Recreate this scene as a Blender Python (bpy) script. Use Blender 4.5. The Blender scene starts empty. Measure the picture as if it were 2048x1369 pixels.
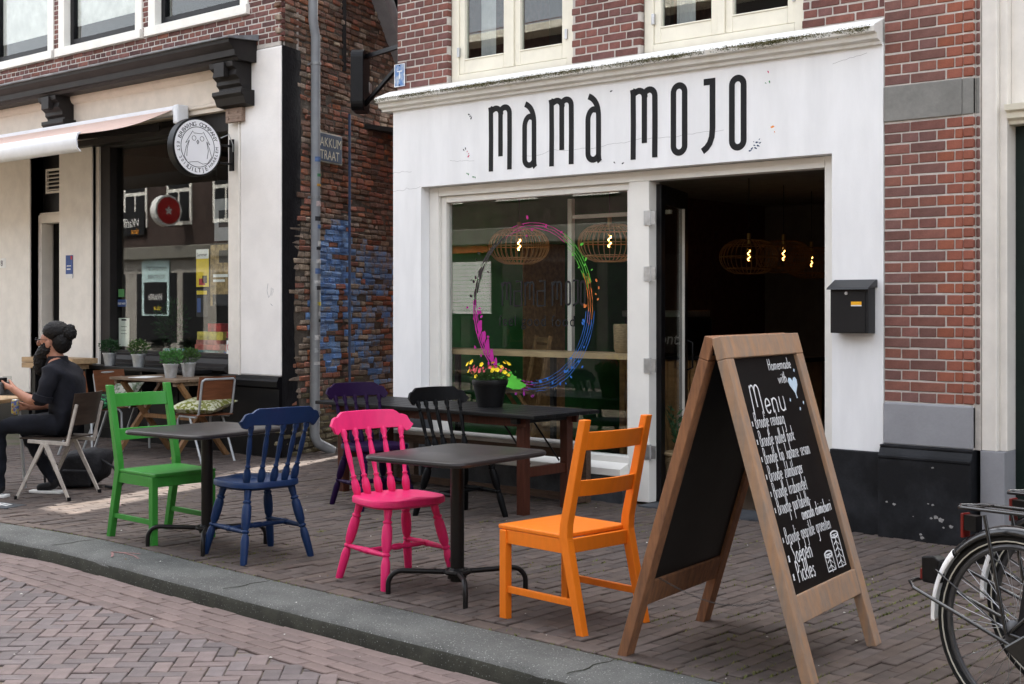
import bpy, bmesh, math, random
from mathutils import Vector, Matrix, noise
sc = bpy.context.scene
COL = sc.collection
R = math.radians
rng = random.Random(11)

# ---------------------------------------------------------------- camera
cd = bpy.data.cameras.new('camera')
cam = bpy.data.objects.new('camera', cd)
COL.objects.link(cam)
CAM_YAW = R(41.3)
cam.location = (0, 0, 1.5)
cam.rotation_euler = (R(90), 0, CAM_YAW)
cd.lens = 47.46
cd.sensor_width = 36
cd.shift_y = -0.0354
cd.clip_end = 900
sc.camera = cam
# ---------------------------------------------------------------- sky, sun, exposure
SUN_EL = R(52)
SUN_DIR = Vector((0.335, -0.942, 0)).normalized()          # way the light travels over the ground
wd = bpy.data.worlds.new('World')
sc.world = wd
wd.use_nodes = True
wn, wl = wd.node_tree.nodes, wd.node_tree.links
wn.clear()
sky = wn.new('ShaderNodeTexSky')
sky.sky_type = 'NISHITA'
sky.sun_disc = False
sky.sun_elevation = SUN_EL
sky.sun_rotation = math.atan2(-SUN_DIR.x, -SUN_DIR.y)
sky.air_density = 1.0
sky.dust_density = 4.0
sky.ozone_density = 0.6
hs = wn.new('ShaderNodeHueSaturation')
hs.inputs['Saturation'].default_value = 0.3                # hazy, thinly veiled sky
bg = wn.new('ShaderNodeBackground')
bg.inputs[1].default_value = 0.15
wo = wn.new('ShaderNodeOutputWorld')
wl.new(sky.outputs[0], hs.inputs['Color'])
wl.new(hs.outputs[0], bg.inputs[0])
wl.new(bg.outputs[0], wo.inputs[0])
sl = bpy.data.lights.new('sun', 'SUN')
sl.energy = 2.6
sl.angle = R(0.6)
sl.color = (1.0, 0.95, 0.87)
sun = bpy.data.objects.new('sun', sl)
COL.objects.link(sun)
ldir = Vector((SUN_DIR.x * math.cos(SUN_EL), SUN_DIR.y * math.cos(SUN_EL), -math.sin(SUN_EL)))
sun.rotation_euler = ldir.to_track_quat('-Z', 'Y').to_euler()
sun.location = (-20, 40, 40)
vs = sc.view_settings
vs.view_transform = 'Standard'
vs.look = 'None'
vs.gamma = 1
vs.use_curve_mapping = False
vs.exposure = 2.55
sc.cycles.use_denoising = True
sc.cycles.max_bounces = 8
sc.cycles.diffuse_bounces = 4
sc.cycles.glossy_bounces = 4
sc.cycles.transmission_bounces = 6
sc.cycles.transparent_max_bounces = 12
sc.cycles.sample_clamp_indirect = 6

# ---------------------------------------------------------------- materials
def lin(h):
    if isinstance(h, str):
        h = [int(h[i:i + 2], 16) / 255 for i in (0, 2, 4)]
        h = [x / 12.92 if x < 0.04045 else ((x + 0.055) / 1.055) ** 2.4 for x in h]
    return (h[0], h[1], h[2], 1)

def M(name, col, rough=0.6, metal=0.0, var=0.12, vscale=6.0, col2=None, bump=0.0, bscale=60.0, spec=0.22,
      island=0.0, stretch=None, coat=0.0, emis=None, estr=0.0, dist=0.004, fine=0.0, rvar=0.0, ramp=(0.35, 0.65), specks=0.0):
    m = bpy.data.materials.new(name)
    m.use_nodes = True
    n, l = m.node_tree.nodes, m.node_tree.links
    n.clear()
    out = n.new('ShaderNodeOutputMaterial')
    b = n.new('ShaderNodeBsdfPrincipled')
    l.new(b.outputs[0], out.inputs[0])
    b.inputs['Roughness'].default_value = rough
    b.inputs['Metallic'].default_value = metal
    b.inputs['Specular IOR Level'].default_value = spec
    if coat:
        b.inputs['Coat Weight'].default_value = coat
        b.inputs['Coat Roughness'].default_value = 0.15
    if emis:
        b.inputs['Emission Color'].default_value = lin(emis)
        b.inputs['Emission Strength'].default_value = estr
    c = lin(col)
    tc = n.new('ShaderNodeTexCoord')
    mp = n.new('ShaderNodeMapping')
    l.new(tc.outputs['Object'], mp.inputs[0])
    if stretch:
        mp.inputs['Scale'].default_value = stretch
    nz = n.new('ShaderNodeTexNoise')
    nz.inputs['Scale'].default_value = vscale
    nz.inputs['Detail'].default_value = 6
    nz.inputs['Roughness'].default_value = 0.62
    l.new(mp.outputs[0], nz.inputs['Vector'])
    rp = n.new('ShaderNodeValToRGB')
    rp.color_ramp.elements[0].position = ramp[0]
    rp.color_ramp.elements[1].position = ramp[1]
    if col2 is None:
        rp.color_ramp.elements[0].color = (c[0] * (1 - var), c[1] * (1 - var), c[2] * (1 - var), 1)
        rp.color_ramp.elements[1].color = (min(1, c[0] * (1 + var)), min(1, c[1] * (1 + var)), min(1, c[2] * (1 + var)), 1)
    else:
        rp.color_ramp.elements[0].color = c
        rp.color_ramp.elements[1].color = lin(col2)
    l.new(nz.outputs['Fac'], rp.inputs[0])
    colout = rp.outputs[0]
    if fine:
        n2 = n.new('ShaderNodeTexNoise')
        n2.inputs['Scale'].default_value = bscale
        n2.inputs['Detail'].default_value = 3
        l.new(tc.outputs['Object'], n2.inputs['Vector'])
        mr = n.new('ShaderNodeMapRange')
        mr.inputs[3].default_value = 1 - fine
        mr.inputs[4].default_value = 1 + fine
        l.new(n2.outputs['Fac'], mr.inputs[0])
        vm = n.new('ShaderNodeVectorMath'); vm.operation = 'SCALE'
        l.new(colout, vm.inputs[0]); l.new(mr.outputs[0], vm.inputs['Scale'])
        colout = vm.outputs[0]
    if island:
        g = n.new('ShaderNodeNewGeometry'); oi = n.new('ShaderNodeObjectInfo')
        ad = n.new('ShaderNodeMath'); ad.operation = 'ADD'
        l.new(g.outputs['Random Per Island'], ad.inputs[0]); l.new(oi.outputs['Random'], ad.inputs[1])
        fr = n.new('ShaderNodeMath'); fr.operation = 'FRACT'
        l.new(ad.outputs[0], fr.inputs[0])
        m2 = n.new('ShaderNodeMapRange')
        m2.inputs[3].default_value = 1 - island
        m2.inputs[4].default_value = 1 + island
        l.new(fr.outputs[0], m2.inputs[0])
        h2 = n.new('ShaderNodeHueSaturation')
        l.new(m2.outputs[0], h2.inputs['Value'])
        # a second, independent wobble of hue
        f2 = n.new('ShaderNodeMath'); f2.operation = 'MULTIPLY'; f2.inputs[1].default_value = 7.31
        l.new(fr.outputs[0], f2.inputs[0])
        f3 = n.new('ShaderNodeMath'); f3.operation = 'FRACT'; l.new(f2.outputs[0], f3.inputs[0])
        m3 = n.new('ShaderNodeMapRange'); m3.inputs[3].default_value = 0.5 - 0.02 * island; m3.inputs[4].default_value = 0.5 + 0.02 * island
        l.new(f3.outputs[0], m3.inputs[0]); l.new(m3.outputs[0], h2.inputs['Hue'])
        m4 = n.new('ShaderNodeMapRange'); m4.inputs[3].default_value = 1 - 0.35 * island; m4.inputs[4].default_value = 1 + 0.25 * island
        l.new(f3.outputs[0], m4.inputs[0]); l.new(m4.outputs[0], h2.inputs['Saturation'])
        l.new(colout, h2.inputs['Color'])
        colout = h2.outputs[0]
    if specks:                                                  # pale grains of aggregate
        vz = n.new('ShaderNodeTexVoronoi'); vz.inputs['Scale'].default_value = 120
        l.new(tc.outputs['Object'], vz.inputs['Vector'])
        sr = n.new('ShaderNodeSeparateColor'); l.new(vz.outputs['Color'], sr.inputs[0])
        g1 = n.new('ShaderNodeMath'); g1.operation = 'GREATER_THAN'; g1.inputs[1].default_value = 0.80; l.new(sr.outputs[0], g1.inputs[0])
        g2 = n.new('ShaderNodeMath'); g2.operation = 'LESS_THAN'; g2.inputs[1].default_value = 0.36; l.new(vz.outputs['Distance'], g2.inputs[0])
        g3 = n.new('ShaderNodeMath'); g3.operation = 'MULTIPLY'; l.new(g1.outputs[0], g3.inputs[0]); l.new(g2.outputs[0], g3.inputs[1])
        g4 = n.new('ShaderNodeMath'); g4.operation = 'MULTIPLY'; l.new(g3.outputs[0], g4.inputs[0]); l.new(sr.outputs[1], g4.inputs[1])
        mxs = n.new('ShaderNodeMix'); mxs.data_type = 'RGBA'
        l.new(g4.outputs[0], mxs.inputs[0]); l.new(colout, mxs.inputs[6]); mxs.inputs[7].default_value = (specks, specks, specks * .95, 1)
        colout = mxs.outputs[2]
    l.new(colout, b.inputs['Base Color'])
    if rvar:
        m5 = n.new('ShaderNodeMapRange'); m5.inputs[3].default_value = max(0, rough - rvar); m5.inputs[4].default_value = min(1, rough + rvar)
        l.new(nz.outputs['Fac'], m5.inputs[0]); l.new(m5.outputs[0], b.inputs['Roughness'])
    if bump:
        n3 = n.new('ShaderNodeTexNoise')
        n3.inputs['Scale'].default_value = bscale
        n3.inputs['Detail'].default_value = 5
        l.new(mp.outputs[0] if stretch else tc.outputs['Object'], n3.inputs['Vector'])
        bp = n.new('ShaderNodeBump')
        bp.inputs['Strength'].default_value = bump
        bp.inputs['Distance'].default_value = dist
        l.new(n3.outputs['Fac'], bp.inputs['Height'])
        l.new(bp.outputs[0], b.inputs['Normal'])
    return m

def glass_mat(name, tint=(0.86, 0.9, 0.88), ior=1.5, rough=0.0):
    m = bpy.data.materials.new(name)
    m.use_nodes = True
    n, l = m.node_tree.nodes, m.node_tree.links
    n.clear()
    out = n.new('ShaderNodeOutputMaterial')
    mx = n.new('ShaderNodeMixShader')
    f0 = ((ior - 1) / (ior + 1)) ** 2                        # Schlick reflectance, same from both faces of the pane
    lw_ = n.new('ShaderNodeLayerWeight'); lw_.inputs[0].default_value = 0.5
    pw = n.new('ShaderNodeMath'); pw.operation = 'POWER'; pw.inputs[1].default_value = 5
    ma = n.new('ShaderNodeMath'); ma.operation = 'MULTIPLY_ADD'; ma.inputs[1].default_value = 1 - f0; ma.inputs[2].default_value = f0
    l.new(lw_.outputs['Facing'], pw.inputs[0]); l.new(pw.outputs[0], ma.inputs[0])
    tr = n.new('ShaderNodeBsdfTransparent'); tr.inputs[0].default_value = (*tint, 1)
    gl = n.new('ShaderNodeBsdfGlossy'); gl.inputs['Roughness'].default_value = rough
    l.new(ma.outputs[0], mx.inputs[0]); l.new(tr.outputs[0], mx.inputs[1]); l.new(gl.outputs[0], mx.inputs[2])
    l.new(mx.outputs[0], out.inputs[0])
    return m

def emit_mat(name, col, s):
    m = bpy.data.materials.new(name)
    m.use_nodes = True
    n, l = m.node_tree.nodes, m.node_tree.links
    n.clear()
    out = n.new('ShaderNodeOutputMaterial')
    e = n.new('ShaderNodeEmission'); e.inputs[0].default_value = lin(col); e.inputs[1].default_value = s
    l.new(e.outputs[0], out.inputs[0])
    return m

# ---------------------------------------------------------------- mesh building
class MB:
    def __init__(s):
        s.v, s.f, s.mi = [], [], []
    def add(s, vs_, fs_, mi=0):
        o = len(s.v)
        s.v += [tuple(p) for p in vs_]
        s.f += [tuple(i + o for i in q) for q in fs_]
        s.mi += [mi] * len(fs_)
        return s
    def box(s, x0, x1, y0, y1, z0, z1, mi=0):
        v = [(x0, y0, z0), (x1, y0, z0), (x1, y1, z0), (x0, y1, z0), (x0, y0, z1), (x1, y0, z1), (x1, y1, z1), (x0, y1, z1)]
        return s.add(v, [(3, 2, 1, 0), (4, 5, 6, 7), (0, 1, 5, 4), (1, 2, 6, 5), (2, 3, 7, 6), (3, 0, 4, 7)], mi)
    def bar(s, a, b, w, h, up=(0, 0, 1), mi=0, w2=None, h2=None):
        a, b = Vector(a), Vector(b)
        d = (b - a).normalized()
        u = Vector(up)
        sx = d.cross(u)
        if sx.length < 1e-4:
            sx = d.cross(Vector((0, 1, 0)))
        sx.normalize()
        uu = sx.cross(d).normalized()
        w2 = w if w2 is None else w2
        h2 = h if h2 is None else h2
        v = []
        for p, ww, hh in ((a, w, h), (b, w2, h2)):
            for i, j in ((-1, -1), (1, -1), (1, 1), (-1, 1)):
                v.append(p + sx * (i * ww / 2) + uu * (j * hh / 2))
        return s.add(v, [(0, 1, 2, 3), (7, 6, 5, 4), (0, 4, 5, 1), (1, 5, 6, 2), (2, 6, 7, 3), (3, 7, 4, 0)], mi)
    def tube(s, pts, r, n=8, cap=True, mi=0, closed=False):
        pts = [Vector(p) for p in pts]
        k = len(pts)
        rs = r if isinstance(r, (list, tuple)) else [r] * k
        t0 = (pts[1] - pts[0]).normalized()
        u = t0.cross(Vector((0, 0, 1)))
        if u.length < 1e-3:
            u = t0.cross(Vector((1, 0, 0)))
        u.normalize()
        v, f = [], []
        for i, p in enumerate(pts):
            if closed:
                t = (pts[(i + 1) % k] - pts[i - 1]).normalized()
            else:
                t = (pts[min(i + 1, k - 1)] - pts[max(i - 1, 0)]).normalized()
            u = (u - t * u.dot(t))
            if u.length < 1e-5:
                u = t.orthogonal()
            u.normalize()
            w = t.cross(u)
            for j in range(n):
                a = 2 * math.pi * j / n
                v.append(p + (u * math.cos(a) + w * math.sin(a)) * rs[i])
        for i in range(k if closed else k - 1):
            i2 = (i + 1) % k
            for j in range(n):
                f.append((i * n + j, i * n + (j + 1) % n, i2 * n + (j + 1) % n, i2 * n + j))
        if cap and not closed:
            f.append(tuple(range(n - 1, -1, -1)))
            f.append(tuple((k - 1) * n + j for j in range(n)))
        return s.add(v, f, mi)
    def turned(s, a, b, prof, n=12, mi=0):
        a, b = Vector(a), Vector(b)
        return s.tube([a.lerp(b, t) for t, r in prof], [r for t, r in prof], n, True, mi)
    def lathe(s, prof, n=24, c=(0, 0, 0), mi=0, cap=True):
        v, f = [], []
        k = len(prof)
        for r, z in prof:
            for j in range(n):
                a = 2 * math.pi * j / n
                v.append((c[0] + r * math.cos(a), c[1] + r * math.sin(a), c[2] + z))
        for i in range(k - 1):
            for j in range(n):
                f.append((i * n + j, i * n + (j + 1) % n, (i + 1) * n + (j + 1) % n, (i + 1) * n + j))
        if cap:
            f.append(tuple(range(n - 1, -1, -1)))
            f.append(tuple((k - 1) * n + j for j in range(n)))
        return s.add(v, f, mi)
    def prism(s, pts, o, ux, uy, nn, d0, d1, mi=0):
        """2D outline pts swept along nn from d0 to d1."""
        o, ux, uy, nn = Vector(o), Vector(ux), Vector(uy), Vector(nn)
        k = len(pts)
        v = [o + ux * p[0] + uy * p[1] + nn * d0 for p in pts] + [o + ux * p[0] + uy * p[1] + nn * d1 for p in pts]
        f = [tuple(range(k - 1, -1, -1)), tuple(range(k, 2 * k))]
        for i in range(k):
            j = (i + 1) % k
            f.append((i, j, k + j, k + i))
        return s.add(v, f, mi)
    def sweepx(s, prof, x0, x1, mi=0):
        """profile of (y, z) points swept along x (closed loop)."""
        return s.prism([(p[0], p[1]) for p in prof], (0, 0, 0), (0, 1, 0), (0, 0, 1), (1, 0, 0), x0, x1, mi)
    def ribbon(s, pts, w, o, ux, uy, nn, h=0.0015, mi=0, closed=False, lift=0.0, ws=None):
        """flat painted stroke following 2D polyline pts, h thick, on the plane o, ux, uy."""
        o, ux, uy, nn = Vector(o), Vector(ux), Vector(uy), Vector(nn)
        P = [Vector((p[0], p[1])) for p in pts]
        k = len(P)
        L, Rr = [], []
        for i in range(k):
            if closed:
                a, b = P[i - 1], P[(i + 1) % k]
            else:
                a, b = P[max(i - 1, 0)], P[min(i + 1, k - 1)]
            t = (b - a)
            t = t.normalized() if t.length > 1e-9 else Vector((1, 0))
            nrm = Vector((-t.y, t.x))
            ww = (ws[i] if ws else w) / 2
            L.append(P[i] + nrm * ww)
            Rr.append(P[i] - nrm * ww)
        v = [o + ux * q.x + uy * q.y + nn * (h + lift) for q in L + Rr]
        v += [o + ux * q.x + uy * q.y - nn * 0.0005 for q in L + Rr]
        f = []
        for i in range(k if closed else k - 1):
            j = (i + 1) % k
            f += [(k + i, k + j, j, i), (2 * k + i, i, j, 2 * k + j), (3 * k + j, k + j, k + i, 3 * k + i)]
        return s.add(v, f, mi)
    def build(s, name, mat, parent=None, bevel=0.0, seg=2, smooth=False, loc=None, ang=40):
        me = bpy.data.meshes.new(name)
        me.from_pydata(s.v, [], s.f)
        mats = mat if isinstance(mat, (list, tuple)) else [mat]
        for m in mats:
            me.materials.append(m)
        if len(mats) > 1:
            me.polygons.foreach_set('material_index', s.mi)
        bm = bmesh.new(); bm.from_mesh(me)
        bmesh.ops.recalc_face_normals(bm, faces=bm.faces)
        bm.to_mesh(me); bm.free()
        o = bpy.data.objects.new(name, me)
        COL.objects.link(o)
        if parent is not None:
            o.parent = parent
            if loc is None and parent.get('world_parts'):
                loc = -Vector(parent.location)
        if loc is not None:
            o.location = loc
        if smooth:
            me.polygons.foreach_set('use_smooth', [True] * len(me.polygons))
            me.set_sharp_from_angle(angle=R(ang))
        if bevel:
            md = o.modifiers.new('edge', 'BEVEL')
            md.width = bevel; md.segments = seg; md.limit_method = 'ANGLE'; md.angle_limit = R(35)
            md.harden_normals = False
        return o

def tag(o, label, cat, group=None, kind=None):
    if label: o['label'] = label
    if cat: o['category'] = cat
    if group: o['group'] = group
    if kind: o['kind'] = kind
    return o

def thing(name, label, cat, loc=(0, 0, 0), rz=0.0, group=None, world=False):
    o = bpy.data.objects.new(name, None)
    COL.objects.link(o)
    o.empty_display_size = 0.2
    o.location = loc
    o.rotation_euler = (0, 0, rz)
    if world: o['world_parts'] = True
    return tag(o, label, cat, group)

def struct(o):
    o['kind'] = 'structure'
    return o

def copy_tree(o, parent=None):
    c = o.copy()
    COL.objects.link(c)
    c.parent = parent
    for ch in list(o.children):
        copy_tree(ch, c)
    return c

def proj(p):
    c_, s_ = math.cos(CAM_YAW), math.sin(CAM_YAW)
    xc = p[0] * c_ + p[1] * s_
    zc = -p[0] * s_ + p[1] * c_
    if zc < 0.5: return None
    return (1024 + 2700 * xc / zc, 612 - 2700 * (p[2] - 1.5) / zc, 2700 / zc)

def in_view(p, m=60):
    q = proj(p)
    return q is not None and -m < q[0] < 2048 + m and -m < q[1] < 1369 + m

_bc = {}
def chamfer_box(size, ch, jit, variant, mat):
    key = (round(size[0], 3), round(size[1], 3), round(size[2], 3), ch, jit, variant, mat.name)
    if key in _bc: return _bc[key]
    v, f = chamfer_geo(size, ch, jit, variant)
    me = bpy.data.meshes.new('brick')
    me.from_pydata(v, [], f)
    me.materials.append(mat)
    _bc[key] = me
    return me

def chamfer_geo(size, ch, jit, variant):
    """box with chamfered edges: 24 verts."""
    hx, hy, hz = size[0] / 2, size[1] / 2, size[2] / 2
    r = random.Random(variant * 31 + 5)
    corner = {}
    v = []
    idx = {}
    for sx in (-1, 1):
        for sy in (-1, 1):
            for sz in (-1, 1):
                j = [r.uniform(-jit, jit) for _ in range(3)]
                for ax in range(3):
                    p = [sx * (hx - ch), sy * (hy - ch), sz * (hz - ch)]
                    p[ax] = (sx * hx, sy * hy, sz * hz)[ax]
                    idx[(sx, sy, sz, ax)] = len(v)
                    v.append((p[0] + j[0], p[1] + j[1], p[2] + j[2]))
    f = []
    S = (-1, 1)
    for ax in range(3):
        o = [a for a in range(3) if a != ax]
        for sg in S:
            q = []
            for a, b in ((-1, -1), (1, -1), (1, 1), (-1, 1)):
                t = [0, 0, 0]; t[ax] = sg; t[o[0]] = a; t[o[1]] = b
                q.append(idx[(t[0], t[1], t[2], ax)])
            flip = (sg > 0) == (ax == 1)
            f.append(tuple(q[::-1] if flip else q))
    for ax in range(3):          # edges along ax
        o = [a for a in range(3) if a != ax]
        for a in S:
            for b in S:
                t0 = [0, 0, 0]; t1 = [0, 0, 0]
                t0[ax], t1[ax] = -1, 1
                for t in (t0, t1):
                    t[o[0]], t[o[1]] = a, b
                q = [idx[(*t0, o[0])], idx[(*t1, o[0])], idx[(*t1, o[1])], idx[(*t0, o[1])]]
                f.append(tuple(q))
    for sx in S:
        for sy in S:
            for sz in S:
                f.append((idx[(sx, sy, sz, 0)], idx[(sx, sy, sz, 1)], idx[(sx, sy, sz, 2)]))
    # orient outward
    out = []
    for q in f:
        a, b, c = (Vector(v[q[0]]), Vector(v[q[1]]), Vector(v[q[2]]))
        nrm = (b - a).cross(c - a)
        cen = sum((Vector(v[i]) for i in q), Vector()) / len(q)
        out.append(q if nrm.dot(cen) > 0 else q[::-1])
    return v, out

def pieces(name, items, parent, rest_name, ch=0.003, jit=0.0015, limit=300, nvar=4):
    """items: (centre, size, rotz, material). The largest in view become parts of their own, the rest one joined part."""
    vis, rest = [], []
    for it in items:
        q = proj(it[0])
        if q is not None and -20 < q[0] < 2068 and -20 < q[1] < 1389:
            sx, sy, sz = it[1]
            vis.append((q[2] * q[2], it))
        else:
            rest.append(it)
    vis.sort(key=lambda t: -t[0])
    rest += [t[1] for t in vis[limit:]]
    off = Vector((0, 0, 0))
    if parent is not None:
        p = parent
        off = Vector(p.location) + (Vector(p.parent.location) if p.parent else Vector())
    for k, (_, it) in enumerate(vis[:limit]):
        me = chamfer_box(it[1], ch, jit, k % nvar, it[3])
        o = bpy.data.objects.new(name, me)
        COL.objects.link(o)
        o.parent = parent
        o.location = Vector(it[0]) - off
        o.rotation_euler = it[2] if isinstance(it[2], (tuple, list)) else (0, 0, it[2])
    if rest:
        mats = []
        for it in rest:
            if it[3] not in mats: mats.append(it[3])
        V, F, MI = [], [], []
        for k, it in enumerate(rest):
            v, f = chamfer_geo(it[1], ch, jit, k % nvar)
            e = it[2] if isinstance(it[2], (tuple, list)) else (0, 0, it[2])
            from mathutils import Euler
            m3 = Euler(e).to_matrix()
            o = len(V)
            c_ = Vector(it[0]) - off
            V += [tuple(m3 @ Vector(p) + c_) for p in v]
            F += [tuple(i + o for i in q) for q in f]
            MI += [mats.index(it[3])] * len(f)
        me = bpy.data.meshes.new(rest_name)
        me.from_pydata(V, [], F)
        for m in mats: me.materials.append(m)
        me.polygons.foreach_set('material_index', MI)
        o = bpy.data.objects.new(rest_name, me)
        COL.objects.link(o)
        o.parent = parent
        o['kind'] = 'stuff'
        return o

def english_bond(x0, x1, z0, z1, y, mats, course=0.0625, L=0.21, gap=0.012, holes=(), depth=0.05, phase=0, cross=1):
    """brick items on a wall facing -y: alternating stretcher and header courses, with rectangular holes cut out."""
    items = []
    n = int((z1 - z0) / course + 0.5)
    for r in range(n):
        za = z0 + r * course
        zb = za + course - gap
        segs = [(x0, x1)]
        for hx0, hx1, hz0, hz1 in holes:
            if hz0 < zb - 0.02 and hz1 > za + 0.02:
                ns = []
                for a, b in segs:
                    if hx0 > a: ns.append((a, min(b, hx0)))
                    if hx1 < b: ns.append((max(a, hx1), b))
                    
                segs = [q for q in ns if q[1] - q[0] > 0.03]
        head = (r + phase) % 2 == 0
        unit = (L + gap) / 2 if head else (L + gap)
        shift = 0.0 if head else -unit * 0.25 - ((r + phase) // 2 % 2) * unit / 2 * cross
        for a, b in segs:
            k0 = math.floor((a - x0 - shift) / unit) - 1
            x = x0 + shift + k0 * unit
            while x < b:
                xa, xb = max(x, a), min(x + unit - gap, b)
                if xb - xa > 0.03:
                    dy = rng.uniform(-0.002, 0.002)
                    m = mats[rng.randrange(len(mats))]
                    items.append((((xa + xb) / 2, y + depth / 2 + dy, (za + zb) / 2 + rng.uniform(-.0015, .0015)), (round(xb - xa, 2), depth, zb - za), 0.0, m))
                x += unit
    return items

def text_geo(s, size, width=1.0, extrude=0.0008, align='LEFT', spacing=1.0, shear=0.0):
    cu = bpy.data.curves.new('t', 'FONT')
    cu.body = s
    cu.size = size
    cu.extrude = extrude
    cu.align_x = align
    cu.space_character = spacing
    cu.shear = shear
    cu.resolution_u = 3
    ob = bpy.data.objects.new('t', cu)
    COL.objects.link(ob)
    dg = bpy.context.evaluated_depsgraph_get()
    me = bpy.data.meshes.new_from_object(ob.evaluated_get(dg))
    v = [(p.co.x * width, p.co.y, p.co.z) for p in me.vertices]
    f = [tuple(p.vertices) for p in me.polygons]
    bpy.data.objects.remove(ob); bpy.data.curves.remove(cu); bpy.data.meshes.remove(me)
    return v, f

def put_text(mb, s, size, o, ux, uy, nn, mi=0, **k):
    v, f = text_geo(s, size, **k)
    o, ux, uy, nn = Vector(o), Vector(ux), Vector(uy), Vector(nn)
    mb.add([o + ux * p[0] + uy * p[1] + nn * p[2] for p in v], f, mi)

def arc(cx, cy, r, a0, a1, n=10, ry=None):
    ry = r if ry is None else ry
    return [(cx + r * math.cos(R(a0 + (a1 - a0) * i / n)), cy + ry * math.sin(R(a0 + (a1 - a0) * i / n))) for i in range(n + 1)]
# ---------------------------------------------------------------- palette
m_white = M('white_render', (0.80, 0.80, 0.80), 0.85, var=0.045, vscale=2.6, stretch=(2.2, 1, 0.5), bump=0.25, bscale=90, dist=0.003, spec=0.2)
m_cream = M('cream_paint', (0.76, 0.72, 0.60), 0.45, var=0.05, vscale=5, bump=0.06, bscale=40)
m_offwhite = M('offwhite_paint', (0.74, 0.70, 0.64), 0.5, var=0.06, vscale=5, bump=0.08, bscale=40)
m_stucco = M('pale_stucco', (0.78, 0.75, 0.72), 0.85, var=0.05, vscale=2.5, bump=0.3, bscale=45, dist=0.004, spec=0.2)
m_coping = M('weathered_coping', (0.74, 0.73, 0.69), 0.8, col2=(0.60, 0.57, 0.49), vscale=7, bump=0.3, bscale=70, ramp=(0.5, 0.8))
m_moss = M('moss', (0.07, 0.068, 0.022), 0.95, col2=(0.24, 0.22, 0.14), vscale=26, bump=0.6, bscale=120, dist=0.006, ramp=(0.42, 0.62))
m_mortar = M('pale_mortar', (0.50, 0.46, 0.42), 0.9, var=0.12, vscale=18, bump=0.4, bscale=160)
m_mortar_dk = M('old_mortar', (0.13, 0.11, 0.09), 0.95, var=0.35, vscale=9, bump=0.7, bscale=60, dist=0.01)
m_brick = [M('red_brick_a', (0.165, 0.067, 0.054), 0.8, var=0.2, vscale=14, island=0.22, bump=0.35, bscale=110, fine=0.15),
           M('red_brick_b', (0.138, 0.063, 0.055), 0.8, var=0.2, vscale=14, island=0.22, bump=0.35, bscale=110, fine=0.15)]
m_brick_r = [M('warm_brick_a', (0.190, 0.080, 0.062), 0.78, var=0.16, vscale=14, island=0.15, bump=0.3, bscale=110, fine=0.12),
             M('warm_brick_b', (0.150, 0.074, 0.063), 0.78, var=0.16, vscale=14, island=0.15, bump=0.3, bscale=110, fine=0.12)]
m_brick_o = M('orange_brick', (0.245, 0.082, 0.052), 0.78, var=0.14, vscale=14, island=0.12, bump=0.3, bscale=110, fine=0.1)
m_brick_l = [M('brown_brick_a', (0.165, 0.070, 0.056), 0.85, var=0.22, vscale=16, island=0.3, bump=0.4, bscale=110, fine=0.15),
             M('brown_brick_b', (0.120, 0.056, 0.050), 0.85, var=0.22, vscale=16, island=0.3, bump=0.4, bscale=110, fine=0.15)]
m_old = dict(
    dark=M('sooty_old_brick', (0.17, 0.115, 0.09), 0.95, col2=(0.28, 0.155, 0.105), vscale=11, island=0.35, bump=0.9, bscale=55, dist=0.012),
    red=M('flaking_red_brick', (0.46, 0.165, 0.095), 0.95, col2=(0.27, 0.14, 0.10), vscale=12, island=0.3, bump=0.9, bscale=55, dist=0.012),
    tan=M('weathered_tan_brick', (0.48, 0.38, 0.29), 0.95, col2=(0.24, 0.185, 0.14), vscale=12, island=0.3, bump=0.9, bscale=55, dist=0.012),
    blue=M('blue_sprayed_brick', (0.17, 0.33, 0.66), 0.8, col2=(0.24, 0.31, 0.44), vscale=13, island=0.2, bump=0.9, bscale=55, dist=0.012, ramp=(0.45, 0.72)),
    dim=M('blue_grey_brick', (0.20, 0.31, 0.52), 0.85, col2=(0.34, 0.29, 0.25), vscale=13, island=0.25, bump=0.9, bscale=55, dist=0.012, ramp=(0.42, 0.62)),
    moss=M('mossy_brick', (0.14, 0.115, 0.075), 0.95, col2=(0.22, 0.19, 0.11), vscale=14, island=0.3, bump=0.9, bscale=55, dist=0.012))
m_paver = [M('pavement_brick_a', (0.098, 0.075, 0.064), 0.8, var=0.16, vscale=12, island=0.16, bump=0.3, bscale=120, fine=0.12),
           M('pavement_brick_b', (0.087, 0.069, 0.061), 0.8, var=0.16, vscale=12, island=0.16, bump=0.3, bscale=120, fine=0.12)]
m_road = [M('road_brick_a', (0.140, 0.109, 0.103), 0.8, var=0.14, vscale=12, island=0.17, bump=0.3, bscale=120, fine=0.12),
          M('road_brick_b', (0.124, 0.103, 0.101), 0.8, var=0.14, vscale=12, island=0.17, bump=0.3, bscale=120, fine=0.12)]
m_runner = [M('runner_brick', (0.148, 0.110, 0.100), 0.8, var=0.16, vscale=10, island=0.14, bump=0.3, bscale=120, fine=0.15)]
m_sand = M('joint_sand', (0.12, 0.10, 0.078), 0.95, col2=(0.075, 0.085, 0.035), vscale=2.6, bump=0.5, bscale=150, fine=0.3, ramp=(0.45, 0.7))
m_sandr = M('road_joint_sand', (0.16, 0.135, 0.10), 0.95, col2=(0.13, 0.11, 0.08), vscale=2.2, bump=0.5, bscale=150, fine=0.3)
m_kerb = M('exposed_aggregate_kerb', (0.094, 0.095, 0.089), 0.85, var=0.22, vscale=3, bump=0.8, bscale=170, fine=0.6, dist=0.006, specks=0.30)
m_ground = M('ground', (0.12, 0.10, 0.09), 0.9, var=0.2, vscale=3)
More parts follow.
